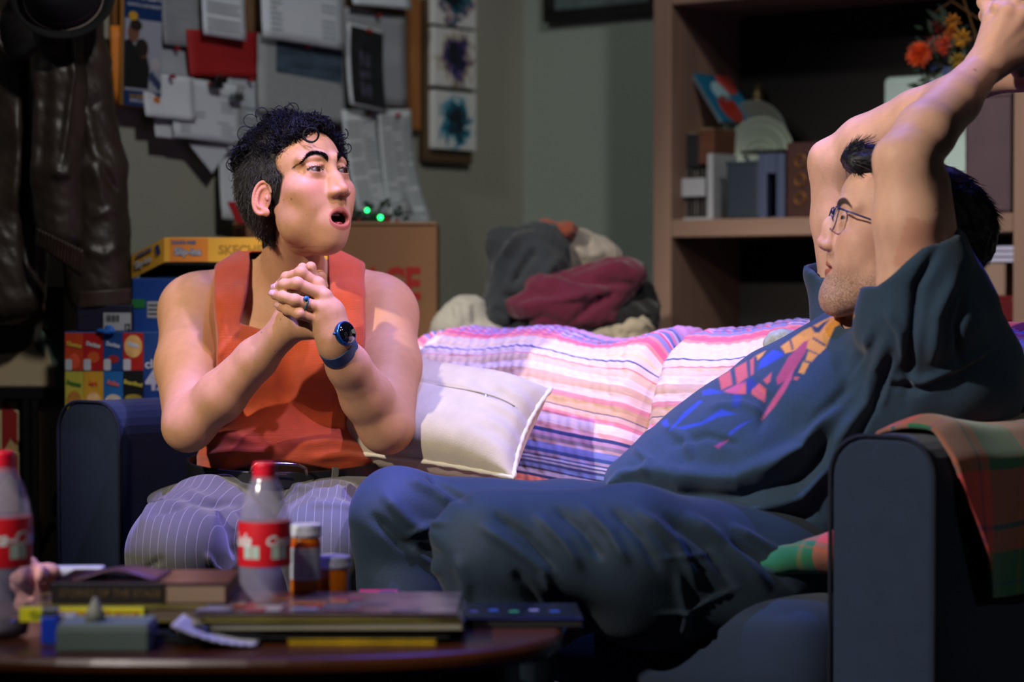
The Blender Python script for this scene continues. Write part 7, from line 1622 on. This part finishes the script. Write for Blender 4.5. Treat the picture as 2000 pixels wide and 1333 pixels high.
# ---- cola bottles
M_pet = mat('clear_plastic', '#a8a4c0', .08, alpha=.22, spec=.8)
M_cap = mat('cap_red', '#c8102c', .45); M_lab = mat('label_red', '#b81020', .45)
def bottle(loc, label, rot, fill):
    t = thing('cola_bottle', label, 'bottle', loc, rot, 'cola bottles')
    p = [(.020, 0), (.0285, .004), (.0305, .014), (.0290, .030), (.0300, .045), (.0322, .060), (.0325, .085), (.0325, .125), (.0322, .136), (.030, .150), (.0245, .168), (.0175, .183), (.0135, .192), (.0125, .196)]
    p = [(r, z * 1.0) for r, z in p]
    obj('bottle_shell', MB().lathe(p + [(.0115, .196)] + [(r - .0012, z + (.002 if z < .01 else 0)) for r, z in p[::-1]], 40, cap=True), M_pet, t, smooth=True)
    obj('cap', MB().lathe([(.0142, .190), (.0144, .192), (.0144, .205), (.0132, .2075), (.001, .2078)], 40), M_cap, t, smooth=False, bevel=.0005)
    obj('neck_ring', MB().lathe([(.0142, .186), (.0150, .1865), (.0150, .188), (.0142, .1885)], 32), M_cap, t)
    lb = obj('paper_label', MB().lathe([(.0327, .080), (.0329, .081), (.0329, .134), (.0327, .135)], 48, cap=False), M_lab, t, smooth=True)
    def wrap(s, size, ang, z, m, bold=.0006, sh=0):
        o = text('label_lettering', s, size, m, lb, (0, 0, 0), bold=bold, shear=sh); me = o.data
        for v in me.vertices:
            a = v.co.x / .033 + ang; r_ = .0331 + .0003 * (v.co.z > 0); v.co = Vector((r_ * math.sin(a), -r_ * math.cos(a), v.co.y + z))
        o.rotation_euler = (0, 0, 0)
    Mlw = mat('label_white', '#c8ccd0', .5)
    wrap('Coca-Cola', .022, 0.0 - fill, .112, Mlw, .0006, .3); wrap('Coca-Cola', .017, math.pi - fill, .112, Mlw, .0006, .3)
    for a0 in (-.75, .35):
        pq = MB()
        for i in range(2):
            aa = a0 + i * .34 + (0 if fill else 6)
            pq.add([(.0333 * math.sin(aa + q), -.0333 * math.cos(aa + q), z) for q, z in ((0, .090), (.3, .090), (.3, .106), (0, .106))], [(0, 1, 2, 3)])
        obj('label_panel', pq, mat('label_panel', '#9cb4ac', .5), lb)
    obj('cola_remains', MB().lathe([(.0272, .003), (.0288, .013), (.0278, .020), (.001, .020)], 32), mat('cola_brown', '#3a1408', .1, trans=.7), t, smooth=True)
    return t
bottle(PT(516, 3.0), 'clear plastic cola bottle with red cap standing next to the pill bottles', 0, 1.9)
bottle(PT(2, 2.93), 'clear plastic cola bottle with red cap cut off at the left edge', .4, 0).scale = (1.09,) * 3
# ---- pill bottles
def pills(px, Y, wpx, hpx, label, tall):
    s = FPX / Y; r_ = wpx / s / 2; h = hpx / s; t = thing('pill_bottle', label, 'pill bottle', PT(px, Y), .3, 'pill bottles')
    Ma = mat('amber_plastic', '#d87010', .15, trans=.25, ior=1.4); hc = .016
    obj('body', MB().lathe([(r_ * .9, 0), (r_ * .95, .002), (r_ * .95, h - hc - .002), (r_ * .86, h - hc), (r_ * .86, h - .004)], 36), Ma, t, smooth=True)
    cp_ = MB(); n = 40; pr = []
    obj('cap', MB().lathe([(r_ * .98, h - hc), (r_ * 1.02, h - hc + .001), (r_ * 1.02, h - .002), (r_ * .97, h), (.001, h)], 40), mat('cap_white', '#c8ccd8', .4), t, bevel=.0008)
    obj('cap_ring', MB().lathe([(r_ * 1.05, h - hc + .002), (r_ * 1.05, h - hc + .006)], 40), mat('cap_white'), t, bevel=.001)
    if tall:
        obj('paper_label', MB().lathe([(r_ * .965, h * .43), (r_ * .965, h - hc - .012)], 40, cap=False), mat('rx_label', '#b8bcc8', .6, var=.1, vscale=300), t, smooth=True)
        obj('label_stripe', MB().lathe([(r_ * .97, h - hc - .013), (r_ * .97, h - hc - .006)], 40, cap=False), mat('rx_orange', '#c85010', .5), t, smooth=True)
        for i in range(7): obj('label_line', MB().add([((r_ * .968) * math.sin(a), -(r_ * .968) * math.cos(a), h * .48 + i * .0058 + dz) for dz in (0, .0016) for a in [(-.9 + 1.3 * q / 6) for q in range(7)]], [(q, q + 1, q + 8, q + 7) for q in range(6)]), mat('rx_ink', '#5c6068', .7), t)
    else:
        obj('paper_label', MB().add([((r_ * .965) * math.sin(a), -(r_ * .965) * math.cos(a), z) for z in (.008, h - hc - .006) for a in [(.75 + 2.2 * q / 8) for q in range(9)]], [(q, q + 1, q + 10, q + 9) for q in range(8)]), mat('rx_label'), t, smooth=True)
        b = MB(); rr = random.Random(3)
        for i in range(60):
            a, q = rr.uniform(0, 6.28), rr.uniform(0, r_ * .8); b.lathe([(.0012, -.006), (.0028, -.004), (.0028, .004), (.0012, .006)], 6, Matrix.Translation((q * math.cos(a), q * math.sin(a), rr.uniform(.006, h * .62))) @ Euler((rr.uniform(0, 3), rr.uniform(0, 3), 0)).to_matrix().to_4x4())
        o = obj('capsules', b, mat('capsule_tan', '#a87a20', .4), t, smooth=True); o['kind'] = 'stuff'
pills(596, 3.08, 62, 188, 'tall amber pill bottle with white cap and long label', True)
pills(650, 3.12, 66, 118, 'short amber pill bottle with white cap, full of capsules', False)
# ---- books and magazines
def flatbook(name, label, cat, px0, px1, ytop, ybot, Y, dep, cov, pages=None, yaw=0, spinecol=None, group=None, z=None, endpages=False):
    s = FPX / Y; W = (px1 - px0) / s; a = P(px0, ybot, Y); h = (ybot - ytop) / s
    T = thing(name, label, cat, (a.x, Y, a.z if z is None else z), yaw, group); c = mat('cov_' + cov.strip('#'), cov, .35, var=.15, vscale=20)
    tc_ = max(.0012, h * .08)
    obj('cover', MB().box((W / 2, dep / 2, h - tc_ / 2), (W, dep, tc_)), c, T); obj('cover', MB().box((W / 2, dep / 2, tc_ / 2), (W, dep, tc_)), c, T)
    if pages: obj('page_block', MB().box((W / 2 + (.002 if spinecol else 0), dep / 2 + .001, h / 2), (W - .006, dep - .004, h - 2 * tc_)), mat('pgs_' + pages.strip('#'), pages, .8, var=.1, vscale=200, stretch=(1, 1, 20)), T)
    if spinecol: obj('spine', MB().box((W / 2, .0008, h / 2), (W, .0022, h)), mat('cov_' + spinecol.strip('#'), spinecol, .4), T)
    return T, W, h
# bottom layer magazines (right stack)
zc_ = Zt
Yf = 2.86
def lay(name, label, cat, px0, px1, h, dep, cov, pages, Y=2.86, yaw=0, spine=None, zz=None):
    s = FPX / Y; W = (px1 - px0) / s; T = thing(name, label, cat, ((px0 - 1000) / s, Y, zz), yaw); t_ = .0012 if h < .012 else .002
    c = mat('cov_' + cov.strip('#'), cov, .22, var=.5, vscale=22)
    obj('cover', MB().box((W / 2, dep / 2, h - t_ / 2), (W, dep, t_)), c, T, bevel=.0004); obj('cover', MB().box((W / 2, dep / 2, t_ / 2), (W, dep, t_)), c, T, bevel=.0004)
    obj('page_block', MB().box((W / 2, dep / 2, h / 2), (W - .005, dep - .004, h - 2 * t_)), mat('pgs_' + pages.strip('#'), pages, .8), T)
    if spine: obj('spine', MB().box((W / 2, .0006, h / 2), (W, .0018, h * .98)), mat('cov_' + spine.strip('#'), spine, .4), T)
    return T, W, h
z = Zt
T, W, h = lay('yellow_notebook', 'thin yellow notebook at the very bottom of the right stack', 'notebook', 560, 852, .006, .18, '#b89a10', '#a89020', Y=2.868, zz=z); z += h
T, W, h = lay('dark_magazine', 'black covered magazine at the bottom of the right stack', 'magazine', 430, 880, .011, .2, '#16181c', '#2c2e30', Y=2.87, zz=z); z1 = z + h
T, W, h = lay('thick_magazine', 'grey paged magazine in the middle of the right stack', 'magazine', 402, 905, .010, .2, '#5c5848', '#8a8878', Y=2.865, zz=z1); z2 = z1 + h
T, W, h = lay('olive_magazine', 'olive edged magazine second from the top of the right stack', 'magazine', 395, 900, .006, .2, '#6c6428', '#8a8440', Y=2.862, zz=z2, yaw=.01); z3 = z2 + h
T, W, h = lay('glossy_magazine', 'glossy colourful magazine on top of the right stack', 'magazine', 372, 892, .005, .2, '#54484c', '#787878', Y=2.866, zz=z3, yaw=-.01); z4 = z3 + h
rr = random.Random(9)
for i in range(16):
    cc = ['#8a2c30', '#7c7c98', '#a06030', '#3c4c60', '#9c9c90', '#6c3c50'][i % 6]
    obj('cover_picture', MB().box((rr.uniform(.02, W - .03), rr.uniform(.02, .17), h + .0002 + .00008 * i), (rr.uniform(.02, .06), rr.uniform(.02, .05), .0003)), mat('pic_' + cc.strip('#'), cc, .25), T)
# curled white pamphlet sticking out to the left front
def cpm(u, v):
    x = (342 + (500 - 342) * u - 1000) * 2.84 / FPX; return (x, 2.83 + .12 * v - .03 * (1 - u), Zt + .004 + .028 * (1 - u) ** 2 - .001 * v)
cu_ = obj('curled_brochure', MB().grid(cpm, 16, 6), mat('brochure_white', '#b8b8c8', .5), None, smooth=True, solid=.002); tag(cu_, 'white striped brochure with curled corner under the magazine stack', 'brochure')
for i in range(6): obj('printed_stripe', MB().grid(lambda u, v: tuple(Vector(cpm(.30 + .11 * i + .05 * u, -.0)) + Vector((0, -.0012 - .001 * 0, .0 + .0018 * v))), 2, 1), mat('stripe_ink', '#3c3c48', .6), cu_)
# tablet to the right
T, W, h = lay('black_tablet', 'black tablet lying right of the magazine stack', 'tablet', 770, 1140, .012, .15, '#14141a', '#0c0c10', Y=3.0, zz=Zt, yaw=.03)
obj('screen', MB().box((W / 2, .075, h + .0004), (W * .92, .13, .0008)), mat('screen_dark', '#0c1030', .08), T)
for i in range(7): obj('screen_icon', MB().box((W * (.2 + .11 * i), .06 + .012 * (i % 2), h + .001), (.012, .012, .0005)), mat('icon_%d' % (i % 3), ('#3a5cc8', '#3c9c74', '#8c8cc8')[i % 3], .3), T)
T.location.z += 0.0
pk = thing('red_gift_card', 'small red and black card standing proud behind the tablet', 'card', (PT(735, 3.16).x, 3.16, Zt)); obj('card', MB().box((0, 0, .024), (.05, .004, .048), Matrix.Rotation(-1.1, 4, 'X')), mat('card_red', '#a02030', .3), pk); obj('card_patch', MB().box((.012, -.0025, .024), (.02, .001, .04), Matrix.Rotation(-1.1, 4, 'X')), mat('card_dark', '#1c1c30', .3), pk)
# left book pile
z = Zt
T, W, h = lay('green_paperback', 'olive green paperback at the bottom of the left book pile', 'book', 150, 400, .022, .13, '#3c4a20', '#3a3828', Y=2.98, zz=z, yaw=.06); z += h
T, W, h = lay('yellow_book', 'bright yellow spined book in the middle of the left book pile', 'book', 36, 400, .018, .14, '#6a6428', '#5c5044', Y=2.90, zz=z, yaw=.0, spine=None); 
obj('spine', MB().box((W * .335, .0, h / 2), (W * .67, .004, h), Matrix.Rotation(math.radians(0), 4, 'Y')), mat('spine_yellow', '#c8c420', .45), T, bevel=.001)
text('spine_lettering', 'THE COMPLETE BOOK', .012, mat('ink_orange', '#b86418', .5), T, (W * .40, -.0028, h * .5), sx=.9); text('spine_lettering', 'Guide', .012, mat('ink_green', '#5c7c1c', .5), T, (W * .12, -.0028, h * .5)); z += h
T, W, h = lay('dark_hardback', 'dark brown hardback with pale page block on top of the left book pile', 'book', 98, 442, .026, .14, '#2a1c22', '#7c6858', Y=2.93, zz=z, yaw=-.02)
obj('spine', MB().box((W * .32, .0, h / 2), (W * .64, .004, h * .98)), mat('spine_black', '#141014', .5), T, bevel=.001)
text('spine_lettering', 'STORIES OF THE STAGE', .013, mat('ink_dimgold', '#5c4c30', .5), T, (W * .34, -.0028, h * .5), sx=.9)
b_ = obj('cover_flap', MB().grid(lambda u, v: (W * (.1 + .5 * u), .02 + .1 * v, h + .001 + .012 * math.sin(math.pi * u) ** 2 * (1 - v * .5)), 10, 4), mat('flap_mauve', '#5a3c48', .4), T, smooth=True, solid=.001)
# grey green remote box in front
T = thing('grey_case', 'grey green plastic case in front of the left book pile', 'case', (PT(106, 2.80).x, 2.80, Zt)); s = FPX / 2.80
W = 182 / s
obj('case_body', MB().box((W / 2, .04, .014), (W, .08, .028)), mat('grey_green', '#5c6c68', .5), T, bevel=.003, seg=3); obj('case_lid', MB().box((W / 2, .04, .030), (W * .97, .075, .006)), mat('grey_green_light', '#6c7c78', .45), T, bevel=.002)
obj('cone_knob', MB().lathe([(.013, 0), (.010, .012), (.003, .026), (.001, .028)], 20), mat('knob_grey', '#7c8078', .5), T, (W * .38, .03, .033), smooth=True)
T = thing('key_ring', 'bunch of keys and small dark items right of the grey case', 'keys', (PT(318, 2.86).x, 2.86, Zt)); rr = random.Random(4)
for i in range(5): obj('key', MB().lathe([(.009, 0), (.009, .002)], 14, Matrix.Translation((rr.uniform(-.02, .02), rr.uniform(-.01, .02), .002 + .003 * i))).box((rr.uniform(-.02, .03), .01, .003 + .003 * i), (.03, .006, .002)), mat('key_steel', '#6c7478', .35, .8), T)
obj('fob', MB().box((.035, .0, .012), (.04, .03, .022)), mat('fob_black', '#14161a', .4), T, bevel=.005)
T = thing('blue_lighter', 'small blue plastic lighter by the grey case', 'lighter', (PT(98, 2.93).x + .0, 2.84, Zt)); T.location = (PT(96, 2.86).x, 2.86, Zt)
obj('body', MB().box((0, 0, .018), (.022, .012, .036)), mat('lighter_blue', '#1c3cb8', .25), T, bevel=.004); obj('metal_top', MB().box((0, 0, .040), (.020, .011, .010)), mat('key_steel'), T, bevel=.002)
T = thing('playing_card_box', 'small white box with red patch beside the blue lighter', 'box', (PT(122, 2.86).x, 2.87, Zt)); obj('box_body', MB().box((0, 0, .018), (.026, .016, .036)), mat('white_card', '#a8a8b0', .5), T, bevel=.001); obj('red_patch', MB().box((.004, -.0085, .02), (.012, .001, .014)), mat('patch_red', '#a82030', .5), T)
T = thing('pink_eraser', 'pink and white eraser block left of the cola bottle', 'eraser', (PT(440, 3.05).x, 3.05, Zt + .0), .05)
obj('eraser_end', MB().box((-.012, 0, .0135), (.034, .02, .027)), mat('eraser_pink', '#e05068', .6), T, bevel=.004); obj('sleeve', MB().box((.015, 0, .0135), (.024, .022, .028)), mat('eraser_sleeve', '#b4b0dc', .5), T, bevel=.001)
T = thing('book_under_bottle', 'orange brown booklet flat behind the magazine stack', 'booklet', (PT(395, 3.06).x, 3.075, Zt)); 
obj('cover', MB().box((.06, .05, .004), (.1, .09, .008)), mat('booklet_orange', '#8a5430', .5), T, bevel=.001); obj('page_block', MB().box((.06, .0485, .004), (.094, .09, .005)), mat('pages_dim'), T)
# crumpled pink tissue at the left end
s_ = Sculpt(); c_ = np.array(PT(70, 3.12)) + (0, 0, .05)
for i in range(9): s_.ell(c_ + rng.normal(size=3) * (.016, .012, .016), tuple(rng.uniform(.008, .018, 3)), k=.008)
s_.ell(c_ - (0, 0, .035), (.03, .02, .02), k=.01)
V_, Q_ = nets(*s_.field(c_ - .09, c_ + .08, .0025)); tag(npmesh('crumpled_tissue', V_, Q_, mat('tissue_pink', '#c89494', .7, sss=.0)), 'crumpled pink tissue behind the left cola bottle', 'tissue')
T = thing('white_remote', 'slim white remote lying behind the dark hardback', 'remote', (PT(120, 3.14).x, 3.14, Zt + .0), .05)
obj('remote_body', MB().box((0, 0, .056), (.11, .03, .012)), mat('remote_white', '#b0b4d0', .4), T, bevel=.004); obj('stand_block', MB().box((0, 0, .025), (.09, .028, .05)), mat('stand_dark', '#1c1c28', .6), T, bevel=.002)
